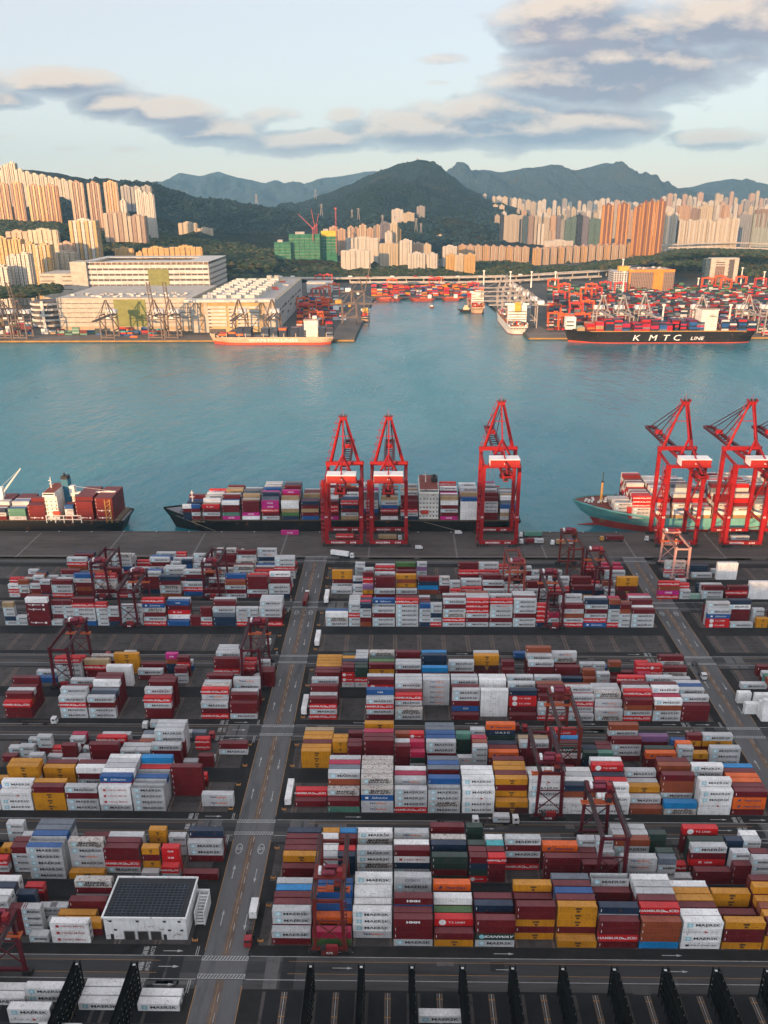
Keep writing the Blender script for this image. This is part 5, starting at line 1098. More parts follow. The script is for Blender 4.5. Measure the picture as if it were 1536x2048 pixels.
def tower(px0, px1, pyt, pyb, Y, look, label=None, cat='tower', look2=None, depth=None, rib=9.0, name='apartment_tower', group=None, roof=True, roofm=None, podium=False):
    """ribbed tower seen between two photo columns at a given distance"""
    a, b_, t = at(px0, pyb, Y), at(px1, pyb, Y), at((px0+px1)/2, pyt, Y); W = abs(b_.x-a.x); H = t.z-a.z; z0 = a.z; D = depth or min(W*.9, 34)
    sink = 45 if z0 > 12 else max(0, z0+.5)
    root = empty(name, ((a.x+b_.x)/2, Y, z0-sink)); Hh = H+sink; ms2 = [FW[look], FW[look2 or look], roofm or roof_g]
    m = MB(); n = max(1, round(W/rib)); m.box(-W/2, W/2, 3.2, D-3.2, 0, Hh, 1, top=2)
    w = W/n
    for i in range(n):
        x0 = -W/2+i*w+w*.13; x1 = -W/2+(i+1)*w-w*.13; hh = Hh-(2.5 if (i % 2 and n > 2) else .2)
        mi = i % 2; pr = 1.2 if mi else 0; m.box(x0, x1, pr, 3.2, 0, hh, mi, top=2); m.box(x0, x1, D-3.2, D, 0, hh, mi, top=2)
    for sx in (-1, 1):
        for q in (.3, .7):
            xa, xc = sorted((sx*W/2, sx*(W/2+1.6))); m.box(xa, xc, D*q-2.4, D*q+2.4, 0, Hh-3, 0, top=2)
    m.build('facade', ms2, root)
    if roof:
        m = MB(); m.box(-W*.22, W*.22, D*.35, D*.65, Hh, Hh+max(3, H*.035)); m.box(-W*.12, W*.05, D*.4, D*.55, Hh+max(3, H*.035), Hh+max(5, H*.06)); m.build('roof_house', FW[look2 or look], root)
    if podium:
        m = MB(); m.box(-W/2-5, W/2+5, -8, D+4, 0, sink+9); m.build('podium', roof_g, root)
    if label: tag(root, label, cat, group)
    return root
def slab(px0, px1, pyt, pyb, Y, look, label, depth=16, cat='building', name='apartment_block', look2=None, **kw):
    return tower(px0, px1, pyt, pyb, Y, look, label, cat, look2, depth, 14.0, name, **kw)
L = 'left'
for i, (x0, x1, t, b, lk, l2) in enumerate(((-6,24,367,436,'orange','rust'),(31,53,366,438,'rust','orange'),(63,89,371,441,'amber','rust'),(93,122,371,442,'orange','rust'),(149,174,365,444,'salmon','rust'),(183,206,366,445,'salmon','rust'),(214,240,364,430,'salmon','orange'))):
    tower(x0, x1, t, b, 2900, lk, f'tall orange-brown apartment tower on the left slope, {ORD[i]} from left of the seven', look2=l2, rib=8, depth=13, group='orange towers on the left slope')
back = [(0,10,341),(9,24,331),(22,38,326),(37,52,339),(51,66,344),(65,80,348),(79,96,350),(95,109,354),(108,122,356),(121,136,359),(135,150,362)]
for i, (x0, x1, t) in enumerate(back): tower(x0, x1, t, 388+i*.6, 3500, 'pale', f'pale grey tower high on the left ridge, {ORD[i]} from left of the back row', look2='beige', rib=9, group='pale towers along the left ridge')
for i, (x0, x1, t, b, lk) in enumerate(((243,262,372,397,'grey'),(263,284,374,398,'grey'),(285,303,372,397,'grey'))): slab(x0, x1, t, b, 3300, lk, f'grey slab block right of the orange towers, {ORD[i]} from left', depth=22)
for i, (x0, x1, t, b) in enumerate(((243,253,400,428),(275,288,380,432),(287,299,386,440),(299,311,388,447))): tower(x0, x1, t, b, 2700, 'white', f'slim white tower right of the orange towers, {ORD[i]} from left of four', rib=7)
tower(146, 201, 441, 520, 2250, 'amber', 'tall cream and amber tower block standing alone above the white warehouses', look2='white', rib=10, depth=30)
for x0, x1, t, b, lk, lab in ((208,256,426,452,'beige','beige institutional block with dark window bands below the last orange tower'),(256,291,432,457,'beige','beige institutional wing with arched dark windows right of its tower')):
    slab(x0, x1, t, b, 2550, lk, lab, depth=30, look2='brown', rib=12) if False else slab(x0, x1, t, b, 2550, lk, lab, depth=30, look2='brown')
low = [(-10,20,476,533,2000,'amber'),(24,50,479,545,2000,'amber'),(20,42,512,573,1850,'white'),(41,66,508,570,1850,'white'),(-12,21,534,584,1800,'white'),(55,80,488,568,1950,'cream'),(79,109,490,568,1950,'cream')]
for i, (x0, x1, t, b, Y, lk) in enumerate(low): tower(x0, x1, t, b, Y, lk, f'{lk} apartment tower low at the left edge, {ORD[i]} in its cluster', look2='amber' if lk == 'cream' else lk, rib=8)
for i, (x0, x1, t, b, Y, lk) in enumerate(((16,60,463,500,2350,'salmon'),(60,118,460,500,2350,'cream'),(119,150,486,516,2200,'salmon'),(110,152,505,530,2050,'cream'))): slab(x0, x1, t, b, Y, lk, f'long {lk} slab block behind the left edge towers, {ORD[i]} from left', depth=20)
for i, (x0, x1, t, b) in enumerate(((358,394,446,471),(395,425,457,476))): slab(x0, x1, t, b, 3000, 'cream', ('taller' if i == 0 else 'lower')+' cream apartment block alone in the trees on the hillside', depth=24)
for i, (x0, x1, t, b) in enumerate(((231,267,497,520),(273,287,505,520),(287,341,496,522),(341,404,494,522))): slab(x0, x1, t, b, 2350, 'amber', f'amber slab block peeping over the upper warehouse, {ORD[i]} from left', depth=18)
# centre cluster
net = paint('scaffold_net', (.03,.165,.09), .8, .6, .12, .10); net_y = plain('scaffold_yellow', (.55,.42,.03), .7)
def netted(px0, px1, pyt, pyb, Y, lab, yellow=False):
    a, c, t = at(px0, pyb, Y), at(px1, pyb, Y), at(px0, pyt, Y); W = c.x-a.x; H = t.z-a.z; root = empty('scaffolded_building', (a.x, Y, a.z-30)); m = MB(); n = max(2, int(W/14))
    m.box(0, W, 2, 40, 0, H+29)
    for i in range(n): m.box(W*i/n+.6, W*(i+1)/n-.6, 0, 2, 8, H+30-RND.uniform(0,5))
    m.build('netting', net, root); m = MB()
    for k in range(int(H/9)): m.box(-.5, W+.5, -.6, -.02, 33+k*9, 33.6+k*9)
    m.build('scaffold_boards', FW['beige'], root)
    if yellow: m = MB(); m.box(W*.1, W, -1.0, 2, H+14, H+30.4); m.build('yellow_netting', net_y, root)
    m = MB(); m.box(W*.2, W*.5, 8, 24, H+29, H+36); m.build('core', roof_g, root); return tag(root, lab, 'building')
netted(550, 583, 484, 530, 2700, 'building under construction wrapped in green net, lowest left part'); netted(580, 641, 468, 528, 2720, 'broad building under construction wrapped in green net'); netted(640, 674, 462, 505, 2760, 'green-netted building with a yellow panel at its top', True)
crane_r = plain('tower_crane_red', (.42,.05,.06), .5)
def tower_crane(px, pyb, pyt, Y, tip, lab, jibless=False):
    a, t = at(px, pyb, Y), at(px, pyt, Y); root = empty('tower_crane', tuple(a)); H = t.z-a.z; m = MB()
    for sx in (-1.2,1.2): 
        for sy in (-1.2,1.2): m.beam((sx,sy,-10),(sx,sy,H),.7)
    for k in range(int(H/4)): m.beam((-1.2,-1.2,k*4),(1.2,-1.2,k*4+4),.4)
    m.build('mast', crane_r, root); m = MB(); m.box(-3,3,-2.5,2.5,H,H+4); m.build('slewing_cab', crane_r, root)
    if tip: p = at(tip[0], tip[1], Y)-a; m = MB(); m.beam((0,-1,H+3),tuple(p),1.6,1.8,w2=.9,h2=.9); m.beam((0,1,H+3),tuple(p),.8); m.beam((0,0,H+3),(-(p.x)*.25,0,H+9),1.2); m.build('jib', crane_r, root)
    return tag(root, lab, 'tower crane', 'red tower cranes over the green-netted site')
tower_crane(626, 475, 458, 2715, (596,428), 'red tower crane on the green-netted building with its jib leaning left'); tower_crane(630, 470, 455, 2740, (622,418), 'red tower crane on the green-netted building with a steep jib'); tower_crane(634, 470, 452, 2760, (637,427), 'small red tower crane farthest right on the green-netted building'); tower_crane(673, 500, 418, 2740, None, 'thin red crane mast at the right end of the netted site')
for i, (x0, x1, t, b, lk) in enumerate(((660,676,454,497,'salmon'),(675,692,459,498,'salmon'),(696,708,454,480,'cream'),(707,719,456,482,'salmon'),(719,733,450,482,'cream'),(733,748,457,482,'salmon'),(748,763,451,482,'cream'))): tower(x0, x1, t, b, 3000, lk, f'sunlit cream or salmon tower right of the netted site, {ORD[i]} from left', look2='salmon', rib=9)
slab(692, 757, 476, 503, 2850, 'white', 'wide white terraced block in front of the sunlit towers', depth=22); slab(683, 740, 501, 536, 2620, 'white', 'broad white office block with a fine window grid above the trees', depth=26)
for x0, x1, t, b, Y, lk, lab in ((761,781,446,490,2900,'purple','purple-grey tower behind the beige blocks'),(781,795,447,512,2880,'cream','narrow cream tower with dark top beside the purple one'),(794,801,457,510,2900,'amber','thin amber tower at the right of the purple one'),(760,797,487,516,2750,'cream','cream block with a stepped side below the purple tower'),(771,784,464,490,2850,'white','small white block before the purple tower'),(800,824,481,522,2700,'white','white block with dark vertical stripes'),
    (822,836,488,512,2800,'salmon','low salmon block right of the striped one'),(826,847,487,515,2790,'salmon','first square salmon block behind the white pair'),(845,862,489,517,2790,'cream','second square cream block behind the white pair'),(817,851,507,531,2600,'white','wide white block on the slope above the trees'),(855,875,508,532,2600,'white','narrow white block on the slope above the trees'),(886,914,493,520,2800,'white','white office block left of the long estate'),
    (893,912,510,535,2600,'amber','amber and white tower, left of the three by the estate'),(911,931,510,542,2580,'cream','amber and white tower, middle of the three by the estate'),(930,950,509,546,2560,'amber','amber and white tower, right of the three by the estate'),
    (784,806,419,434,3900,'white','white building high on the wooded saddle'),(807,829,426,446,3850,'cream','square cream building on the wooded saddle'),(834,850,413,433,3900,'pale','grey tower block on the wooded saddle'),(873,888,471,482,3500,'cream','small cream villa block on the brown hill')):
    tower(x0, x1, t, b, Y, lk, lab, rib=8, cat='building', name='apartment_block')
# the long estate
mf = []
for i in range(9): mf.append((918+i*15.6, 932.6+i*15.6, 491+i*.5, 521+i*.9, 2960+i*4))
for i in range(13): mf.append((1068+i*15.3, 1082.5+i*15.3, 497-i*.75, 528-i*.9, 2880+i*22))
for i in range(4): mf.append((1267+i*10, 1276.5+i*10, 481, 513-i*.5, 3190))
for i, (x0, x1, t, b, Y) in enumerate(mf): tower(x0, x1, t, b, Y, 'cream' if i % 3 else 'amber', f'cream slab tower of the long estate beside the trees, {ORD[i]} from left', look2='salmon', rib=6.5, depth=46, group='long cream estate', roofm=roof_r)
offs = [(1007,1044,431,474,'beige','pale office slab with a fine grid at the left of the office cluster'),(1000,1007,429,472,'darkglass','dark edge tower left of the pale office slab'),(1036,1042,438,482,'darkglass','narrow dark glass tower right of the pale slab'),(1043,1055,433,483,'glass','blue-black glass tower in the office cluster'),(1055,1067,432,482,'brown','orange-brown tower in the office cluster'),(1066,1081,433,484,'beige','beige tower in the office cluster'),(1073,1088,448,486,'white','white tower with dark slots in the office cluster'),(1087,1099,436,466,'beige','plain beige tower behind the low beige block'),(1095,1112,462,482,'beige','low beige block in the office cluster'),
 (1101,1111,432,470,'salmon','pinkish tower in the middle of the office cluster'),(1112,1120,432,472,'purple','purple-grey glass tower in the office cluster'),(1119,1128,440,472,'pale','pale tower in the office cluster'),(1128,1141,440,478,'greenglass','green glass tower, left one of the office cluster'),(1141,1152,434,478,'greenglass','green glass tower, middle one of the office cluster'),(1151,1163,430,482,'darkglass','tall dark tower with a bright edge'),(1163,1176,434,480,'purple','purple glass tower near the orange towers'),(1176,1200,438,483,'greenglass','broad green glass block beside the orange towers')]
for x0, x1, t, b, lk, lab in offs: tower(x0, x1, t, b, 3600, lk, lab, rib=20, cat='office tower', name='office_tower', depth=30)
slab(1090, 1146, 482, 497, 3450, 'white', 'low white building in front of the office cluster', depth=30)
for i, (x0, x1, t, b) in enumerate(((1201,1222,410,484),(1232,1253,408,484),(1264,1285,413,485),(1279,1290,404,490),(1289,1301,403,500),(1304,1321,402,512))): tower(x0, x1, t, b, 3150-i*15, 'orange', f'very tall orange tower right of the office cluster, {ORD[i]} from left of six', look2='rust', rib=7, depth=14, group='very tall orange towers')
for i, (x0, x1, t, b) in enumerate(((1327,1343,426,482),(1342,1355,428,484),(1350,1367,441,487),(1368,1388,441,487),(1389,1411,440,486),(1409,1428,443,485),(1428,1445,439,484),(1443,1459,438,483),(1457,1474,437,482))): tower(x0, x1, t, b, 3450, 'cream', f'tall cream tower in the right-hand row, {ORD[i]} from left', look2='white', rib=9, depth=30, group='cream towers in the right-hand row')
for i, (x0, x1, t, b, lk) in enumerate(((1324,1348,415,440,'white'),(1356,1380,412,442,'salmon'),(1378,1400,418,442,'brown'),(1398,1424,412,442,'cream'),(1446,1458,412,440,'salmon'),(1474,1500,430,472,'grey'),(1504,1520,428,472,'mint'),(1519,1544,426,473,'mint'),(1513,1544,420,432,'brown'))): tower(x0, x1, t, b, 3750, lk, f'{lk} tower behind the right-hand cream row, {ORD[i]} from left', rib=9, depth=30)
# the hazy city farther off: nothing in the photo tells most of these apart
hr = random.Random(21); hazy = []
def hz_tower(x, wpx, t, b, Y, lk):
    a, c, tt = at(x, b, Y), at(x+wpx, b, Y), at(x, t, Y); W = c.x-a.x; m = MB(); H = tt.z+2; z0 = -2
    m.box(-W/2,W/2,3,W*.9,0,H,0,top=1); n = max(2, round(W/16)); w = W/n
    for i in range(n): m.box(-W/2+i*w+w*.15, -W/2+(i+1)*w-w*.15, 0, 3, 0, H-hr.uniform(0,6), 0, top=1)
    m.box(-W*.2, W*.15, W*.3, W*.6, H, H+7, 0, top=1)
    o = m.build('distant_tower', [FW[lk], roof_g], None, ((a.x+c.x)/2, Y, z0)); tag(o, 'small pale tower block in the hazy city below the far ridges', 'tower', 'distant hazy city towers')
rows = [(965,1048,392,402,6200),(985,1200,404,422,5600),(1050,1330,395,410,7200),(1130,1330,412,430,4800),(1320,1540,382,402,7600),(1330,1540,396,416,6400),(1340,1540,404,428,5200),(990,1130,420,434,4500)]
for x0, x1, ta, tb, Y in rows:
    x = x0
    while x < x1:
        wp = hr.uniform(6, 11); t = hr.uniform(ta, tb)
        if x0 == 965: t = 388+(x-965)*.16+hr.uniform(-3,3)
        if hr.random() < .82: hz_tower(x, wp, t, 440, Y+hr.uniform(-200,200), hr.choice(('white','cream','salmon','pale','white','cream','beige')))
        x += wp+hr.uniform(.3, 3.5)
# ------------------------------------------------------------------ the big warehouses on the left bank
wall_c = paint('warehouse_cream', (.47,.42,.35), .6, .12, .03); wall_w = paint('warehouse_white', (.56,.54,.50), .6, .1, .03); wall_y = paint('warehouse_yellow', (.48,.37,.18), .6, .12, .03); olive = paint('panel_olive', (.20,.21,.06), .6, .15, .03); tanw = paint('panel_tan', (.40,.30,.19), .6, .1, .03); band = plain('deck_shadow', (.10,.085,.08), .8)
def decked(root, W, D, H, n, wallm, nm='deck_band', slot=.42, side=True):
    """open decks: dark recess and pale parapet, storey by storey"""
    m = MB(); m.box(1, W-1, 1, D-1, 0, H-.3); m.build('core', band, root); dz = H/n
    for k in range(n):
        m = MB(); z = k*dz; m.box(0, W, 0, D, z+dz*slot, z+dz); m.build(nm, wallm, root)
    m = MB(); nn = int(W/12)
    for i in range(nn+1): m.box(W*i/nn-.6, W*i/nn+.6, .3, 1.2, 0, H)
    for i in range(int(D/14)+1): m.box(W-1.2, W-.3, D*i/int(D/14+1)-.6, D*i/int(D/14+1)+.6, 0, H); m.box(.3,1.2, D*i/int(D/14+1)-.6, D*i/int(D/14+1)+.6, 0, H)
    m.build('columns', wallm, root)
def roof_clutter(root, W, D, H, n, seed, big=1.0, mat=None):
    r = random.Random(seed)
    for i in range(n):
        m = MB(); x, y = r.uniform(6, W-16), r.uniform(6, D-12); w_, d_ = r.uniform(4, 10)*big, r.uniform(3, 8)*big; m.box(x, x+w_, y, y+d_, H, H+r.uniform(2, 4.5)*big); m.build('rooftop_unit', mat or r.choice((wall_w, wall_w, roof_g)), root)
Yw = 1462
a, c = at(122, 660, Yw), at(388, 662, Yw); W1 = c.x-a.x; H1 = at(200, 598, Yw).z
o = empty('warehouse', (a.x, Yw, 0)); decked(o, W1, 210, H1, 7, wall_c, slot=.14)
m = MB(); m.box(W1*.42, W1*.655, -.8, -.1, H1*.10, H1-1); m.build('green_panel', olive, o)
m = MB(); m.box(0, W1, -.9, -.2, 3.5, 9); m.build('dock_canopy', tanw, o)
m = MB(); m.box(-1, W1+1, -1, 211, H1, H1+1.6); m.build('parapet', wall_c, o); roof_clutter(o, W1, 80, H1+1.6, 60, 5, .75)
tag(o, 'long beige multi-storey warehouse on the far quay with a big olive panel', 'warehouse')
Yu = 1800
a, c = at(110, 575, Yu), at(420, 575, Yu); W2 = c.x-a.x; H2 = at(250, 530, Yu).z; xs_ = at(193, 560, Yu).x-a.x
o = empty('warehouse', (a.x+xs_*.62, Yu, 0)); decked(o, W2-xs_*.62, 190, H2, 8, wall_w, slot=.38); Wq = W2-xs_*.62
m = MB(); m.box(Wq*.53, Wq*.69, -.8, -.1, H2*.42, H2*.9); m.build('olive_panel', olive, o)
m = MB(); m.box(-16, 18, -6, 40, 0, H2+7); m.build('stair_block', wall_c, o)
m = MB(); m.box(-88, -16, 4, 90, 0, H2*.80); m.build('end_wing', wall_c, o)
for k in range(4): 
    m = MB(); m.box(-86, -56, 3.6, 4, H2*(.42+.1*k), H2*(.44+.1*k)); m.box(-40,-18,3.6,4,H2*(.42+.1*k),H2*(.44+.1*k)); m.build('window_band', band, o)
m = MB(); m.box(-1, Wq+1, -1, 12, H2+5, H2+6); m.box(-1, Wq+1, 140, 191, H2+5, H2+6); m.box(Wq-50, Wq+1, 12, 140, H2+5, H2+6); m.box(-1, 20, 12, 140, H2+5, H2+6)
for i in range(24): m.box(Wq*i/24+1, Wq*i/24+2, 0, 1, H2, H2+5)
m.build('roof_canopy', wall_w, o); m = MB(); m.box(1, Wq-1, 8, 12, H2, H2+5); m.build('roof_recess', FW['brown'], o)
tag(o, 'tall white decked warehouse with a roof canopy behind the beige one', 'warehouse')
Y3 = 1450
a, c = at(386, 664, Y3), at(552, 664, Y3); W3 = c.x-a.x; H3 = at(470, 603, Y3).z; D3 = 420
o = empty('warehouse', (a.x, Y3, 0)); m = MB(); m.box(0, W3, 0, D3, 0, H3); m.build('wall', wall_y, o)
for i, (f0, f1, mt) in enumerate(((0,.10,wall_c),(.10,.155,tanw),(.155,.20,wall_c),(.82,.88,tanw),(.88,1.0,wall_c))): m = MB(); m.box(W3*f0, W3*f1, -.8, -.05, 0, H3); m.build('wall_panel', mt, o)
for k in range(6):
    z = 8+k*(H3-16)/6
    for f0, f1 in ((.20,.42),(.45,.53),(.55,.81)): m = MB(); m.box(W3*f0, W3*f1, -1.4, -.05, z+2.5, z+6.6); m.build('white_band', wall_w, o); m = MB(); m.box(W3*f0+.5, W3*f0+4, -1.5, -.1, z+.2, z+2); m.build('opening', band, o)
m = MB(); m.box(-8, W3+2, -14, 8, H3, H3+4.5); m.build('roof_ramp', wall_w, o)
m = MB(); m.box(W3*.2, W3*.4, -.6, -.06, 0, 6); m.build('dock_opening', band, o)
for k in range(9): m = MB(); m.box(W3+.05, W3+.9, 40+k*40, 66+k*40, 12+(k%3)*9, 16+(k%3)*9); m.box(W3+.05, W3+.9, 52+k*40, 74+k*40, 30, 33); m.build('side_opening', band, o)
m = MB(); m.box(W3+.02, W3+.6, 0, D3, 0, H3); m.build('side_wall', paint('wall_shade_bluegrey', (.42,.43,.42), .6, .1, .03), o)  # bluish shade of the unlit side painted as a wall colour
r3 = random.Random(4)
for j in range(9):
    for i in range(4): m = MB(); x, y = W3*(.12+.17*i)+r3.uniform(-2,2), 24+j*38; m.box(x, x+17, y, y+12, H3, H3+8); m.box(x, x+6, y+14, y+22, H3, H3+5); m.build('rooftop_unit', wall_w, o)
m = MB(); m.box(W3*.76, W3*.98, 20, D3-10, H3, H3+.4); m.build('truck_deck', roof_g, o)
for x, y, cc in ((W3*.8,330,'O'),(W3*.84,180,'R'),(W3*.8,210,'O'),(W3*.9,260,'m')): stuff_box(cc, a.x+x, Y3+y, H3+.5)
for k in range(2): m = MB(); m.cyl((W3*.55+16*k, D3-30, H3),(W3*.55+16*k, D3-30, H3+9), 6, 12); m.build('water_tank', wall_c, o)
tag(o, 'huge cream and yellow warehouse with rows of white rooftop units', 'warehouse')
Yr = 1500
a, c = at(52, 655, Yr), at(122, 655, Yr); o = empty('ramp_building', (a.x, Yr, 0)); Wr = c.x-a.x; Hr = at(80, 603, Yr).z; m = MB(); cx, cy, rr = Wr*.5, 34, Wr*.46; n = 20
m.cyl((cx,cy,0),(cx,cy,Hr-2), rr-3, 20); m.build('core', band, o)
for k in range(5):
    m = MB(); z = 4+k*Hr/5.2
    for i in range(n):
        t0, t1 = 2*math.pi*i/n, 2*math.pi*(i+1)/n; m.beam((cx+rr*math.cos(t0),cy+rr*math.sin(t0),z+k*.2),(cx+rr*math.cos(t1),cy+rr*math.sin(t1),z+k*.2),2.2,3.6)
    m.build('ramp_ring', wall_w, o)
m = MB(); m.box(Wr*.48,Wr*.56,cy-rr-1.5,cy-rr+1,0,Hr); m.build('pillar', wall_w, o); tag(o, 'round white spiral truck ramp left of the beige warehouse', 'ramp building')
a, c = at(614, 588, 2080), at(664, 588, 2080); o = empty('shed', (a.x, 2080, 0)); m = MB(); Ws = c.x-a.x; m.box(0,Ws,0,50,0,22); m.build('wall', wall_w, o); m = MB(); m.prism([(-1,-1),(Ws+1,-1),(Ws+1,51),(-1,51)],22,23.5); m.build('roof', wall_w, o); m = MB(); 
for i in range(5): m.box(8+i*11,14+i*11,-.3,-.02,0,7)
m.build('door_row', band, o); tag(o, 'plain white shed at the back of the left inlet quay', 'shed')
# orange warehouse and grey tower on the right bank
a, c = at(1253, 586, 2080), at(1345, 586, 2080); o = empty('warehouse', (a.x, 2080, 0)); Wo = c.x-a.x; Ho = at(1300, 540, 2080).z
m = MB(); m.box(0, Wo, 0, 90, 0, Ho); m.build('wall', FW['brown'], o); ora = plain('wall_orange', (.72,.24,.02), .6)
for f0, f1 in ((0,.05),(.55,.76)): m = MB(); m.box(Wo*f0, Wo*f1, -1, -.05, 0, Ho+2); m.build('orange_panel', ora, o)
m = MB(); m.box(0, Wo, -.9, -.05, Ho-5, Ho+1); m.build('orange_fascia', ora, o); roof_clutter(o, Wo, 90, Ho, 24, 9, .8)
m = MB(); m.box(-36, 0, -3, 50, 0, Ho-3); m.build('white_wing', fw('whitegrid', (.66,.64,.62), WIN, floor=5, bay=6, wf=.6), o); m = MB(); m.box(-20,4,10,30,Ho-3,Ho+8); m.build('yellow_tank', plain('tank_yellow', (.65,.36,.05), .5), o)
tag(o, 'wide orange and brown warehouse with a white gridded end', 'warehouse')
a, c = at(1416, 575, 2200), at(1471, 575, 2200); o = empty('office_tower', (a.x, 2200, 0)); Wg = c.x-a.x; Hg = at(1440, 516, 2200).z
m = MB(); m.box(0,Wg,0,26,0,Hg); m.build('frame', wall_c, o); m = MB(); m.box(Wg*.18,Wg*.52,-.5,-.03,0,Hg-20); m.build('louvre_panel', FW['brown'], o); m = MB()
for k in range(12): m.box(Wg*.66-(k%2)*1.5,Wg*.84,-.5,-.03,6+k*Hg/14,9+k*Hg/14+2)
m.build('window_column', band, o); m = MB(); m.box(Wg*.18,Wg*.5,-.5,-.03,Hg-12,Hg-9.5); m.box(Wg*.18,Wg*.5,-.5,-.03,Hg-17,Hg-15); m.build('window_band', band, o); m = MB(); m.box(-12,0,3,24,0,Hg-2); m.build('glass_side', FW['glass'], o)
tag(o, 'grey-beige office tower with a zigzag window column on the right bank', 'office tower')
# ------------------------------------------------------------------ elevated highway
deck_m = paint('viaduct_concrete', (.44,.40,.35), .8, .15, .02)
def viaduct(pts, zs, width, lab, pier=46, px=True):
    P = [at(x, y, Y) for x, y, Y in pts]; root = empty('viaduct', (0,0,0)); m = MB()
    for p, q in zip(P, P[1:]):
        m.beam(p, q, width, 2.6); d = (q-p).normalized(); s = d.cross(Vector((0,0,1))).normalized()*(width/2)
        for sg in (-1, 1): m.beam(p+s*sg+Vector((0,0,1.9)), q+s*sg+Vector((0,0,1.9)), .5, 1.4)
    m.build('deck', deck_m, root)
    for p, q in zip(P, P[1:]):
        n = max(1, int((q-p).length/pier))
        for i in range(n): c_ = p+(q-p)*((i+.5)/n); k = MB(); k.beam((c_.x,c_.y,-1),(c_.x,c_.y,c_.z-1.3),3.2,2.4); k.beam((c_.x-width*.35,c_.y,c_.z-2.0),(c_.x+width*.35,c_.y,c_.z-2.0),2.4,1.6); k.build('pier', deck_m, root)
    return tag(root, lab, 'viaduct')
viaduct([(540,556,2330),(640,557,2330),(760,556,2330),(900,555,2335),(1010,553,2340),(1100,548,2370),(1190,543,2420),(1250,535,2600),(1320,523,2900),(1400,509,3300),(1460,501,3500)], 0, 26, 'long concrete highway viaduct crossing behind the container berths')
viaduct([(700,565,2270),(800,565,2270),(920,565,2270),(1000,563,2280),(1080,559,2310),(1200,553,2380)], 0, 18, 'lower concrete viaduct running just in front of the long one', 60)
viaduct([(1316,491,3350),(1400,487,3400),(1480,486,3450),(1560,489,3500)], 0, 24, 'upper viaduct at the right edge below the cream towers', 80); viaduct([(1320,496,3250),(1420,494,3250),(1560,499,3250)], 0, 18, 'lower curved viaduct at the right edge below the cream towers', 80)
# vehicles on the viaduct
vr = random.Random(2)
for i, px in enumerate((560,585,700,735,784,830,862,915,960,1040,1075,1130)):
    y = 555 if px < 1010 else 553-(px-1010)*.055; p = at(px, y-.6, 2330 if px < 1010 else 2335+(px-1010)*.4); m = MB(); m.box(-4.5,4.5,-1.3,1.3,0,3.2); m.box(4.5,6.3,-1.2,1.2,0,2.4); m.box(-4,4,-1.1,1.1,-.5,0)
    o = m.build('distant_truck', vr.choice((cab_w, cab_w, redbox, deck_g)), None, (p.x, p.y, p.z+.6)); tag(o, f'small lorry on the long viaduct, {ORD[i]} from left', 'truck', 'lorries on the long viaduct')
# ------------------------------------------------------------------ far aprons
fq = MB(); flat(fq, -2500, -72.5, 1370.5, 1424, .02); flat(fq, 217, 2500, 1387, 1440, .02); fq.poly([(-112,1424,.02),(-72.5,1424,.02),(-57,1950,.02),(-97,1950,.02)]); fq.poly([(217,1440,.02),(258,1440,.02),(234,1950,.02),(193,1950,.02)]); flat(fq, -97, 234, 1957, 1990, .02)
tag(fq.build('far_quay_apron', ground_mat('far_apron', (.12,.10,.085), (.20,.165,.135), .02, .4, fine=.1)), 'sunlit concrete apron along the far quays', 'pavement', kind='structure')
fq = MB(); fq.box(-2500, -72, 1369, 1369.9, -2.6, -.4); fq.box(216, 2500, 1385, 1385.9, -2.6, -.4)
tag(fq.build('far_quay_fender', plain('fender_ochre', (.36,.20,.05), .8, var=.6, scale=.08)), 'ochre fender band on the far quay wall', 'quay wall', kind='structure')
# ------------------------------------------------------------------ far quay cranes
far_steel = paint('far_crane_steel', (.16,.12,.10), .6, .2, .1, .1); far_grey = paint('far_crane_grey', (.34,.31,.29), .6, .15, .1, .05)
def far_sts(mat, raised=True, hs=1.0, house=house_w):
    """local frame: water side towards -Y"""
    root = empty('distant_quay_crane'); m = MB(); zb = 38*hs; za = 62*hs; W = 11
    for y in (0, 26):
        for sx in (-1, 1): m.beam((sx*W,y,0),(sx*W*.95,y,zb),1.9)
        m.beam((-W,y,3),(W,y,3),1.8); m.beam((-W,y,zb-6),(W,y,zb-6),1.5)
    for sx in (-1, 1):
        m.beam((sx*W,0,14),(sx*W,26,14),1.4); m.beam((sx*W,0,zb-4),(sx*W,26,14),1.0); m.beam((sx*W*.95,0,zb),(sx*W*.95,26,zb),1.6); m.beam((sx*W*.8,2,zb),(sx*1.5,8,za),1.5); m.beam((sx*W*.5,26,zb),(sx*1.2,9,za-1),1.0)
    m.beam((-2,8,za),(2,8,za),1.6,2)
    m.build('frame', mat, root); m = MB()
    for sx in (-2.5,2.5): m.beam((sx,0,zb-1),(sx,48,zb-1),1.2,1.8)
    m.build('girder', mat, root); m = MB(); t = (0,-14,zb+56*hs) if raised else (0,-58,zb)
    for sx in (-2.5,2.5): m.beam((sx,-1,zb-1),(sx,t[1],t[2]-1),1.1,1.6)
    for i in range(9): f = (i+.5)/9; m.beam((-2.5,t[1]*f-1,zb-1+(t[2]-zb)*f),(2.5,t[1]*(f+.05)-1,zb-1+(t[2]-zb)*(f+.05)),.7)
    m.beam((0,8,za),(0,t[1]*.85,zb+(t[2]-zb)*.85),.5); m.beam((0,8,za),(0,44,zb),.6); m.build('boom', mat, root)
    m = MB(); m.box(-8,8,27,38,zb+.5,zb+6.5); m.build('machinery_house', house, root); m = MB(); m.box(-3,3,10,15,zb-6,zb-2); m.build('trolley_cab', house, root)
    return root
fA = far_sts(far_steel, True); fB = far_sts(far_steel, False); used = {'A':0,'B':0,'C':0}
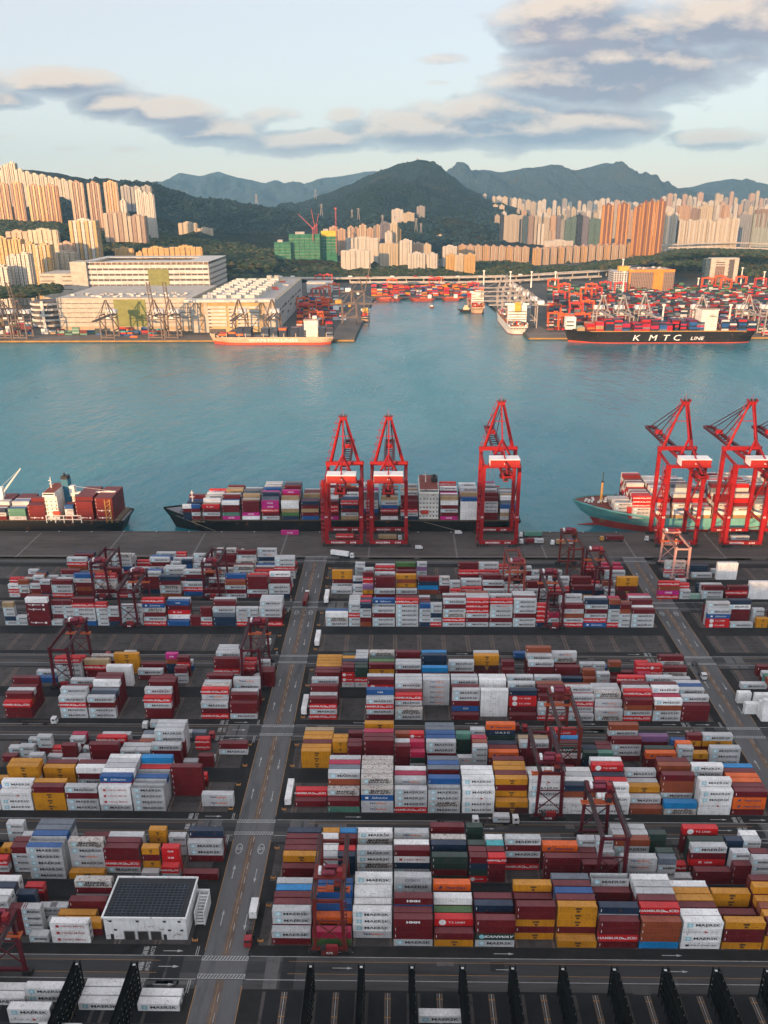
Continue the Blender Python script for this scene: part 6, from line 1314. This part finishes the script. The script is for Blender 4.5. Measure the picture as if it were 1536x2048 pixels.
fC = far_sts(far_grey, False, 1.05)
def place(k, src, x, y, rz, lab, grp):
    o = src if used[k] == 0 else copy_tree(src); used[k] += 1; o.location = (x, y, .02); o.rotation_euler = (0,0,rz); tag(o, lab, 'quay crane', grp)
g1 = 'dark quay cranes on the left bank'
for i, (px, k) in enumerate(((-8,'A'),(20,'A'),(50,'A'),(222,'B'),(316,'A'),(347,'A'),(482,'B'),(548,'B'))): place(k, fA if k == 'A' else fB, gnd(px, 676).x, 1379, 0, f'dark steel quay crane on the left bank, {ORD[i]} from left, boom {"raised" if k == "A" else "lowered"}', g1)
g2 = 'grey quay cranes on the right bank'
for i, px in enumerate((1196,1236,1278,1390,1482,1530)): place('C', fC, gnd(px, 668).x, 1398, 0, f'grey quay crane behind the far black ship, {ORD[i]} from left', g2)
for i, (y, x) in enumerate(((1500,206),(1560,203),(1640,200),(1720,198),(1790,196))): place('C', fC, x+12, y, -math.pi/2, f'grey quay crane with its boom over the inlet, {ORD[i]} from the entrance', g2)
yA = far_sts(far_steel, False, 1.0, plain('house_yellow', (.50,.27,.03), .5)); yA.location = (-76, 1540, .02); yA.rotation_euler = (0,0,math.pi/2); tag(yA, 'dark quay crane with a yellow house at the left side of the inlet', 'quay crane', g1)
o = copy_tree(fA); o.location = (-70, 1740, .02); o.rotation_euler = (0,0,math.pi/2); tag(o, 'dark quay crane with a raised boom deep on the left side of the inlet', 'quay crane', g1)
# ------------------------------------------------------------------ far yard gantries
rtg_or = paint('far_gantry_orange', (.62,.10,.02), .5, .12, .1); rtg_rd = paint('far_gantry_red', (.50,.045,.03), .5, .12, .1)
def far_rtg(mat):
    m = MB()
    for sx in (-12.5, 12.5):
        for y in (0, 9): m.beam((sx,y,1),(sx,y,24),1.7)
        m.beam((sx,-1,2),(sx,10,2),1.3); m.box(sx-1.2,sx+1.2,-2,1,0,1.2); m.box(sx-1.2,sx+1.2,8,11,0,1.2)
    for y in (0, 9): m.beam((-13.5,y,24.6),(13.5,y,24.6),1.6,2.2)
    m.box(-3,4,0,9,25.6,28); m.box(3,5,2,4,19.5,23.5); return m.mesh('distant_gantry_crane', [mat])
meo, mer = far_rtg(rtg_or), far_rtg(rtg_rd)
fr_ = [(1110,655,'o'),(1131,660,'o'),(1164,657,'o'),(1108,636,'o'),(1152,632,'r'),(1174,628,'o'),(1150,612,'o'),(1118,608,'r'),(1128,590,'o'),(1106,580,'o'),(1172,600,'o'),(1192,598,'r'),(1210,586,'r'),(1240,588,'r'),(1182,590,'o'),(1282,582,'o'),(1414,577,'o'),(1452,580,'o'),(1482,574,'o'),(1520,578,'r'),(1440,573,'o'),(632,652,'o'),(606,622,'o'),(645,622,'o'),(612,636,'r'),(650,596,'o'),(668,590,'o'),(636,600,'r'),(784,580,'o'),(868,578,'r'),(876,576,'o'),(946,588,'r'),(640,570,'r'),(655,569,'r')]
for i, (px, py, c_) in enumerate(fr_):
    p = gnd(px, py); o = link('distant_gantry_crane', meo if c_ == 'o' else mer, None, (p.x, p.y, .02)); side = 'right bank' if px > 1000 else ('inlet head' if px > 740 else 'left inlet quay')
    n = [j for j, q in enumerate(sorted([f for f in fr_ if (('right bank' if f[0] > 1000 else ('inlet head' if f[0] > 740 else 'left inlet quay')) == side)], key=lambda q: (q[0], q[1]))) if q == (px, py, c_)][0]
    tag(o, f'{"orange" if c_ == "o" else "red"} gantry crane across the harbour on the {side}, {ORD[n]} from left', 'gantry crane', 'orange and red gantry cranes across the harbour')
# ------------------------------------------------------------------ far container stacks
fr2 = random.Random(9)
def far_field(px0, px1, py0, py1, rows, dens=.7, pal='rrRRmmnbGgOBqwueyr', hi=4, along=True):
    for r in range(rows):
        py = py0+(py1-py0)*r/max(1, rows-1); a, c = gnd(px0, py), gnd(px1, py); x = a.x
        while x < c.x:
            if fr2.random() < dens:
                for k in range(fr2.randint(1, hi)): stuff_box(fr2.choice(pal), x, a.y, .05+k*T, False, 0 if along else math.pi/2, False)
            x += 13.2 if along else 3.0
far_field(90, 118, 664, 668, 2, .9, 'WWmN', 2); far_field(122, 205, 664, 670, 3, .85, 'berGgnlr', 3); far_field(245, 320, 664, 672, 3, .85, 'RbrORnjr', 3); far_field(0, 70, 640, 668, 7, .7, 'rmqWgbnr', 3)
far_field(268, 292, 675, 676, 1, .9, 'OO', 1)
far_field(600, 668, 596, 664, 22, .7, 'rRRGnObmBr', 4); far_field(672, 690, 580, 640, 10, .6, 'WmWuR', 3)
far_field(748, 965, 579, 592, 12, .8, 'rRBOnGmyqbR', 6)
far_field(1100, 1540, 574, 588, 10, .6, 'GgeGmrnR', 4); far_field(1100, 1540, 592, 660, 26, .8, 'nGrunrGmRunB', 4)
far_field(1180, 1540, 662, 671, 3, .5, 'rRGnm', 3)
# lamp masts on the right bank
for i, (px, py, t) in enumerate(((1243,560,520),(1245,588,545),(1322,664,612),(1340,575,545),(1382,662,612),(1455,662,612),(1396,570,558),(1432,570,542),(1481,568,537),(1526,568,545),(967,578,543),(1020,575,545),(1062,575,545),(1110,570,545))):
    a = gnd(px, py); H = max(14, at(px, t, a.y).z); root = empty('lamp_mast', (a.x, a.y, 0)); m = MB(); m.cyl((0,0,0),(0,0,H),2.2,8,0,1.3); m.build('pole', ship_w, root); m = MB(); m.cyl((0,0,H),(0,0,H+3),3.2,10); m.build('lamp_head', ship_w, root); tag(root, f'pale thick floodlight mast across the harbour, {ORD[i]} as counted along the right bank', 'lamp mast', 'floodlight masts across the harbour')
# ------------------------------------------------------------------ far ships
hull_b = paint('hull_beige', (.56,.40,.27), .5, .08, .03); boot_o = paint('boot_orange', (.55,.07,.03), .5); hull_wt = paint('hull_white', (.66,.64,.60), .5, .08, .03); rust_h = paint('barge_rust', (.30,.05,.025), .6, .2, .05, .2)
yn = 1345; a, c = gnd(420, 688, -4), gnd(668, 688, -4); s_ = empty('container_ship', (0,0,0)); Ls = c.x-a.x
hull('hull', a.x, Ls, yn+14, 28, 7, hull_b, boot_o, deck_g, s_, 1, 4.5, boot=3.5, rake=8)
xs = at(622, 668, yn).x; bridge(s_, xs-11, xs+11, yn+2, yn+26, 7, 33, 7); m = MB(); m.box(xs+2, xs+9, yn+8, yn+18, 33, 40); m.build('funnel', ship_w, s_)
V, Fc = text_mesh('WAN HAI LINES', 6.5, 1.7, 0, .03); m = MB(); m.add(V, Fc, [0]*len(Fc)); m.build('lettering', house_w, s_, ((a.x+Ls*.52), yn-.55, 3.2))
def cells(xs_, yn, rows, zb, pal, lo, hi, seed, letter=False):
    r = random.Random(seed)
    for X in xs_:
        h = r.randint(lo, hi)
        for j in range(rows):
            for k in range(max(1, h+r.choice((-1,0,0)))): stuff_box(r.choice(pal), X, yn+2.4+j*2.55, zb+k*T, False, 0, letter and j == 0)
m = MB()
for p in (438,462,487,500,536,556,577,601,645,662): x = at(p, 668, yn).x; m.box(x-8.4, x-7.4, yn+1, yn+27, 7, 14)
m.build('cell_guides', hull_b, s_)
cells([at(p, 668, yn).x for p in (444,464)], yn, 9, 8, 'nOmRn', 2, 4, 3); cells([at(p, 668, yn).x for p in (478,494,529,547,565,588,604,644,658)], yn, 9, 8, 'nnnnununOn', 4, 5, 5)
tag(s_, 'beige-hulled container ship with a red waterline on the far left quay', 'container ship', 'ships across the harbour')
yn = 1352; a, c = gnd(1128, 686, -4), gnd(1508, 686, -4); s_ = empty('container_ship', (0,0,0)); Ls = c.x-a.x
hull('hull', a.x, Ls, yn+16, 32, 13, hull_k, boot_o, deck_g, s_, 1, 6, boot=1.2, rake=12)
for ch, px in (('K',1271),('M',1304),('T',1330),('C',1352)): V, Fc = text_mesh(ch, 13, 1.35, .2, .04); m = MB(); m.add(V, Fc, [0]*len(Fc)); m.build('lettering', house_w, s_, (at(px, 680, yn).x, yn-.6, 4.2))
V, Fc = text_mesh('LINE', 7.5, 1.4, .2, .04); m = MB(); m.add(V, Fc, [0]*len(Fc)); m.build('lettering', house_w, s_, (at(1393, 681, yn).x, yn-.6, 3.4))
m = MB(); m.box(a.x+40, c.x-14, yn+.4, yn+31, 13, 15.5); m.build('hatch_coaming', lash, s_)
xs = at(1416, 668, yn).x; bridge(s_, xs-13, xs+13, yn+2, yn+30, 13, 47, 9); xf = at(1136, 668, yn).x; m = MB(); m.box(xf-3, xf+13, yn+8, yn+24, 17, 36); fh = m.build('fore_house', ship_w, s_); m = MB(); m.box(xf-2,xf+10,yn+7.9,yn+8,22,24); m.box(xf-2,xf+10,yn+7.9,yn+8,28,30); m.build('windows', glass, fh)
bx = [at(p, 668, yn).x for p in (1162,1182,1199,1219,1236,1252,1276,1292,1309,1326,1341,1352,1364,1385,1400,1450,1464,1484,1503)]
cells(bx[:1], yn, 10, 15.6, 'NlNl', 2, 2, 1); cells(bx[1:3], yn, 11, 15.6, 'rRONq', 4, 5, 2); cells(bx[3:15], yn, 12, 15.6, 'nnRrnqunRb', 4, 6, 6); cells(bx[15:], yn, 12, 15.6, 'nbnRrnmn', 5, 6, 7)
tag(s_, 'long black container ship across the harbour with large white letters on its hull', 'container ship', 'ships across the harbour')
def stern_ship(px, py, L, beam, zd, house_z, hullm, fun, lab, pal, seed):
    p = gnd(px, py, -4); s = empty('container_ship', (0,0,0)); hull('hull', p.y+L, L, p.x, beam, zd, hullm, boot_r, deck_g, s, -1, 4, axis='y', boot=1.0)
    m = MB(); m.box(p.x-beam*.47, p.x+beam*.47, p.y+27, p.y+40, zd, house_z); h = m.build('deckhouse', ship_w, s); m = MB()
    for k in range(5): m.box(p.x-beam*.45, p.x+beam*.45, p.y+26.9, p.y+27, zd+4+k*4.5, zd+5.2+k*4.5)
    m.build('windows', glass, h); m = MB(); m.box(p.x-beam*.6, p.x+beam*.6, p.y+33, p.y+40, house_z, house_z+3); m.build('bridge', ship_w, s); m = MB(); m.box(p.x-5, p.x+5, p.y+22, p.y+28, house_z-9, house_z+6); m.build('funnel', fun, s)
    m = MB()
    for i in range(6): m.box(p.x-beam*.40+i*beam*.14, p.x-beam*.40+i*beam*.14+beam*.09, p.y-.4, p.y+.5, zd-2.8, zd-1.4)
    m.build('stern_openings', band, s); r = random.Random(seed); nx_ = int(beam/2.6)
    for yy, h in [(p.y+8,3)]+[(p.y+52+15*i, r.randint(3,5)) for i in range(int((L-80)/15))]:
        for i in range(nx_):
            for k in range(max(1, h-r.randint(0,1))): stuff_box(r.choice(pal), p.x-beam/2+1.6+i*2.58, yy+6, zd+.3+k*T, False, math.pi/2, False)
    return tag(s, lab, 'container ship', 'ships across the harbour')
stern_ship(1037, 670, 225, 34, 9, 42, hull_wt, plain('funnel_yellow', (.62,.36,.03), .5), 'white container ship seen stern-on with a yellow funnel in the inlet', 'NOmnBRWNu', 4)
stern_ship(957, 628, 180, 26, 8, 34, hull_b, ship_w, 'smaller beige ship seen from its stern deeper in the inlet', 'rBNRm', 5); stern_ship(730, 645, 80, 15, 5, 14, hull_b, plain('cargo_cover', (.6,.34,.06), .6), 'small coaster moored at the left side of the inlet', 'bRO', 6)
def barge(px0, px1, py, lab, name='cargo_barge'):
    a, c = gnd(px0, py, -4), gnd(px1, py, -4); s = empty(name, (0,0,0)); hull('hull', a.x, c.x-a.x, a.y+7, 14, 1.5, rust_h, boot_r, deck_g, s, 1, 2.5, boot=.4, ns=20); m = MB(); m.box(c.x-16, c.x-8, a.y+3, a.y+11, 1.5, 10); m.build('wheelhouse', ship_w, s)
    m = MB(); m.beam((c.x-22,a.y+7,1.5),(c.x-22,a.y+7,24),1.0); m.beam((c.x-22,a.y+7,8),(a.x+20,a.y+7,26),.8); m.build('derrick', far_steel, s)
    for i in range(4): stuff_box(fr2.choice('rRBOn'), a.x+18+i*13.2, a.y+7, 1.6)
    return tag(s, lab, 'barge', 'red barges at the head of the inlet')
barge(750, 802, 603, 'red cargo barge at the head of the inlet, left of three'); barge(818, 870, 603, 'red cargo barge at the head of the inlet, middle of three'); barge(882, 922, 602, 'red cargo barge at the head of the inlet, right of three')
a, c = gnd(915, 625, -4), gnd(943, 625, -4); s = empty('tug_boat', (0,0,0)); hull('hull', a.x, c.x-a.x, a.y+5, 10, 0, hull_k, hull_k, deck_r, s, 1, 2, boot=.4, ns=20); m = MB(); m.box(a.x+12,a.x+24,a.y+2,a.y+8,0,6); m.box(a.x+14,a.x+21,a.y+2.5,a.y+7.5,6,10); m.build('wheelhouse', plain('tug_cream', (.62,.50,.32), .5), s); m = MB(); m.cyl((a.x+24,a.y+5,5),(a.x+24,a.y+5,12),1,8); m.build('funnel', funnel_k, s); tag(s, 'black tug with a cream wheelhouse beside the smaller ship in the inlet', 'tug')
a = gnd(863, 616, -4); s = empty('small_boat', (0,0,0)); hull('hull', a.x-6, 12, a.y, 4.5, -2, rust_h, rust_h, deck_g, s, 1, 1, boot=.3, ns=16); m = MB(); m.box(a.x-2,a.x+3,a.y-1.4,a.y+1.4,-2,1.5); m.build('cabin', ship_w, s); tag(s, 'tiny red boat alone in the middle of the inlet', 'boat')
# ------------------------------------------------------------------ pylons on the hills
def pylon(px, pyb, pyt, Y, lab):
    a, t = at(px, pyb, Y), at(px, pyt, Y); H = t.z-a.z; o = MB()
    for sx in (-1, 1):
        for sy in (-1, 1): o.beam((sx*H*.13,sy*H*.13,-8),(sx*.8,sy*.8,H),.9)
    for k in range(5): z = H*k/5; w_ = H*.13*(1-k/5); o.beam((-w_,-w_,z),(w_,-w_,z+H/5),.6); o.beam((w_,-w_,z),(-w_,-w_,z+H/5),.6)
    for f in (.7,.83,.95): o.beam((-H*.17,0,H*f),(H*.17,0,H*f),.9)
    tag(o.build('pylon', far_grey, None, tuple(a)), lab, 'pylon', 'power pylons on the hillsides')
for i, (px, b_, t, Y) in enumerate(((513,404,388,4200),(643,428,408,4300),(704,432,419,4000),(717,436,416,3700),(765,449,430,3200),(790,447,432,3200),(832,460,436,3600),(842,463,446,3600),(738,408,390,5300),(631,395,379,6000))): pylon(px, b_, t, Y, f'lattice power pylon on the wooded slopes, {ORD[i]} in the line of pylons')
a = at(835, 323, 6800); m = MB(); m.beam((0,0,-5),(0,0,26),4); m.box(-7,7,-7,7,16,20); tag(m.build('summit_mast', far_grey, None, tuple(a)), 'small mast on the summit of the central mountain', 'mast')
# ------------------------------------------------------------------ woodland below the hills
wr = random.Random(77); wl = MB()
ico = []
def clump(x, y, z, r):
    k = len(wl.v); n = 6; top = (x+wr.uniform(-.2,.2)*r, y, z+r*wr.uniform(.9,1.25)); rings = []
    for lv, rr, zz in ((0,.95,.0),(1,1.05,.45),(2,.62,.88)):
        ph = wr.random()*6
        for i in range(n): t = ph+2*math.pi*i/n; q = r*rr*wr.uniform(.72,1.22); wl.v.append((x+q*math.cos(t), y+q*math.sin(t), z+r*zz*wr.uniform(.8,1.15)))
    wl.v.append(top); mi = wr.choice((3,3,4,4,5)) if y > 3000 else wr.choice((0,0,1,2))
    for lv in range(2):
        for i in range(n): j = (i+1) % n; wl.f.append((k+lv*n+i,k+lv*n+j,k+(lv+1)*n+j,k+(lv+1)*n+i)); wl.m.append(mi)
    for i in range(n): j = (i+1) % n; wl.f.append((k+2*n+i,k+2*n+j,k+3*n)); wl.m.append(mi)
def wood(poly_px, n, Ya, Yb, r=(6,11), zf=0.0):
    xs = [p[0] for p in poly_px]; c = 0
    while c < n:
        px = wr.uniform(min(xs), max(xs)); lo = hi = None
        for p, q in zip(poly_px, poly_px[1:]):
            if p[0] <= px <= q[0]: f = (px-p[0])/(q[0]-p[0]+1e-6); lo = p[1]+(q[1]-p[1])*f; hi = p[2]+(q[2]-p[2])*f
        c += 1
        if lo is None: continue
        f = wr.random(); py = lo+(hi-lo)*f; Y = Yb+(Ya-Yb)*f; p = at(px, py, Y); rr = wr.uniform(*r); clump(p.x, p.y, p.z-rr*.5, rr)
wood([(430,520,552),(520,535,556),(560,534,556),(640,527,556),(690,536,556),(760,534,556),(850,532,556),(900,536,556),(950,546,556),(1010,538,552),(1060,528,548)], 2600, 2350, 2700)
wood([(950,522,550),(1010,522,546),(1080,531,545),(1160,530,541),(1230,520,533),(1300,512,522),(1350,500,512),(1400,498,506),(1540,502,514)], 1900, 2450, 3000)
wood([(1320,512,528),(1400,510,530),(1470,512,540),(1540,515,560)], 700, 2300, 2900)
wood([(0,576,592),(60,572,590),(120,570,582)], 220, 1650, 1750); wood([(0,440,470),(60,445,468),(110,446,465),(150,450,490),(200,455,500),(260,462,498),(320,470,500),(420,480,520),(470,486,530),(550,500,534)], 1800, 2450, 2800, (7,13))
bpy.context.view_layer.update(); dg_ = bpy.context.evaluated_depsgraph_get()
def canopy(n, x0, x1, y0, y1, r):
    """tree crowns standing on whatever slope shows between these photo rows"""
    for i in range(n):
        px, py = wr.uniform(x0, x1), wr.uniform(y0, y1); d = ray(px, py).normalized()
        ok, loc, nrm, ix, ob, mx = sc.ray_cast(dg_, Vector((0,0,CAM_H)), d)
        if ok and ob.name.split('.')[0] in ('hill', 'mountain', 'far_shore_ground') and 1600 < loc.y < 8000: 
            if mnoise.noise(Vector((loc.x*.006, loc.y*.006, 2.2))) > -.28: clump(loc.x, loc.y, loc.z-2, wr.uniform(*r)*(.7+loc.y/9000))
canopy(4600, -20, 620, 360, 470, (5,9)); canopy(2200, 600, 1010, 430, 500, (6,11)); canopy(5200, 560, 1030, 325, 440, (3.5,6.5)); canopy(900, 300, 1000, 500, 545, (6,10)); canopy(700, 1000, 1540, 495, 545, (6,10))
lf = [ground_mat('leaf_dark', (.016,.028,.012), (.03,.045,.018), .05, .2, fine=.2), ground_mat('leaf_mid', (.03,.045,.018), (.05,.062,.024), .05, .2, fine=.2), ground_mat('leaf_olive', (.05,.048,.02), (.075,.065,.03), .05, .2, fine=.2)]
lf += [ground_mat('leaf_shade_dark', (.008,.021,.024), (.013,.029,.032), .02, .2, fine=.1), ground_mat('leaf_shade_mid', (.012,.028,.031), (.018,.037,.039), .02, .2, fine=.1), ground_mat('leaf_shade_olive', (.018,.031,.030), (.026,.042,.038), .02, .2, fine=.1)]  # far crowns: cloud shade over the hills painted as darker, bluer leaves
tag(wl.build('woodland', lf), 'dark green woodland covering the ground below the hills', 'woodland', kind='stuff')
o = STUFF.build('shipping_containers', STUFF_MATS)
tag(o, 'stacked shipping containers farther back in the yard, on the ships and across the harbour', 'shipping containers', kind='stuff')
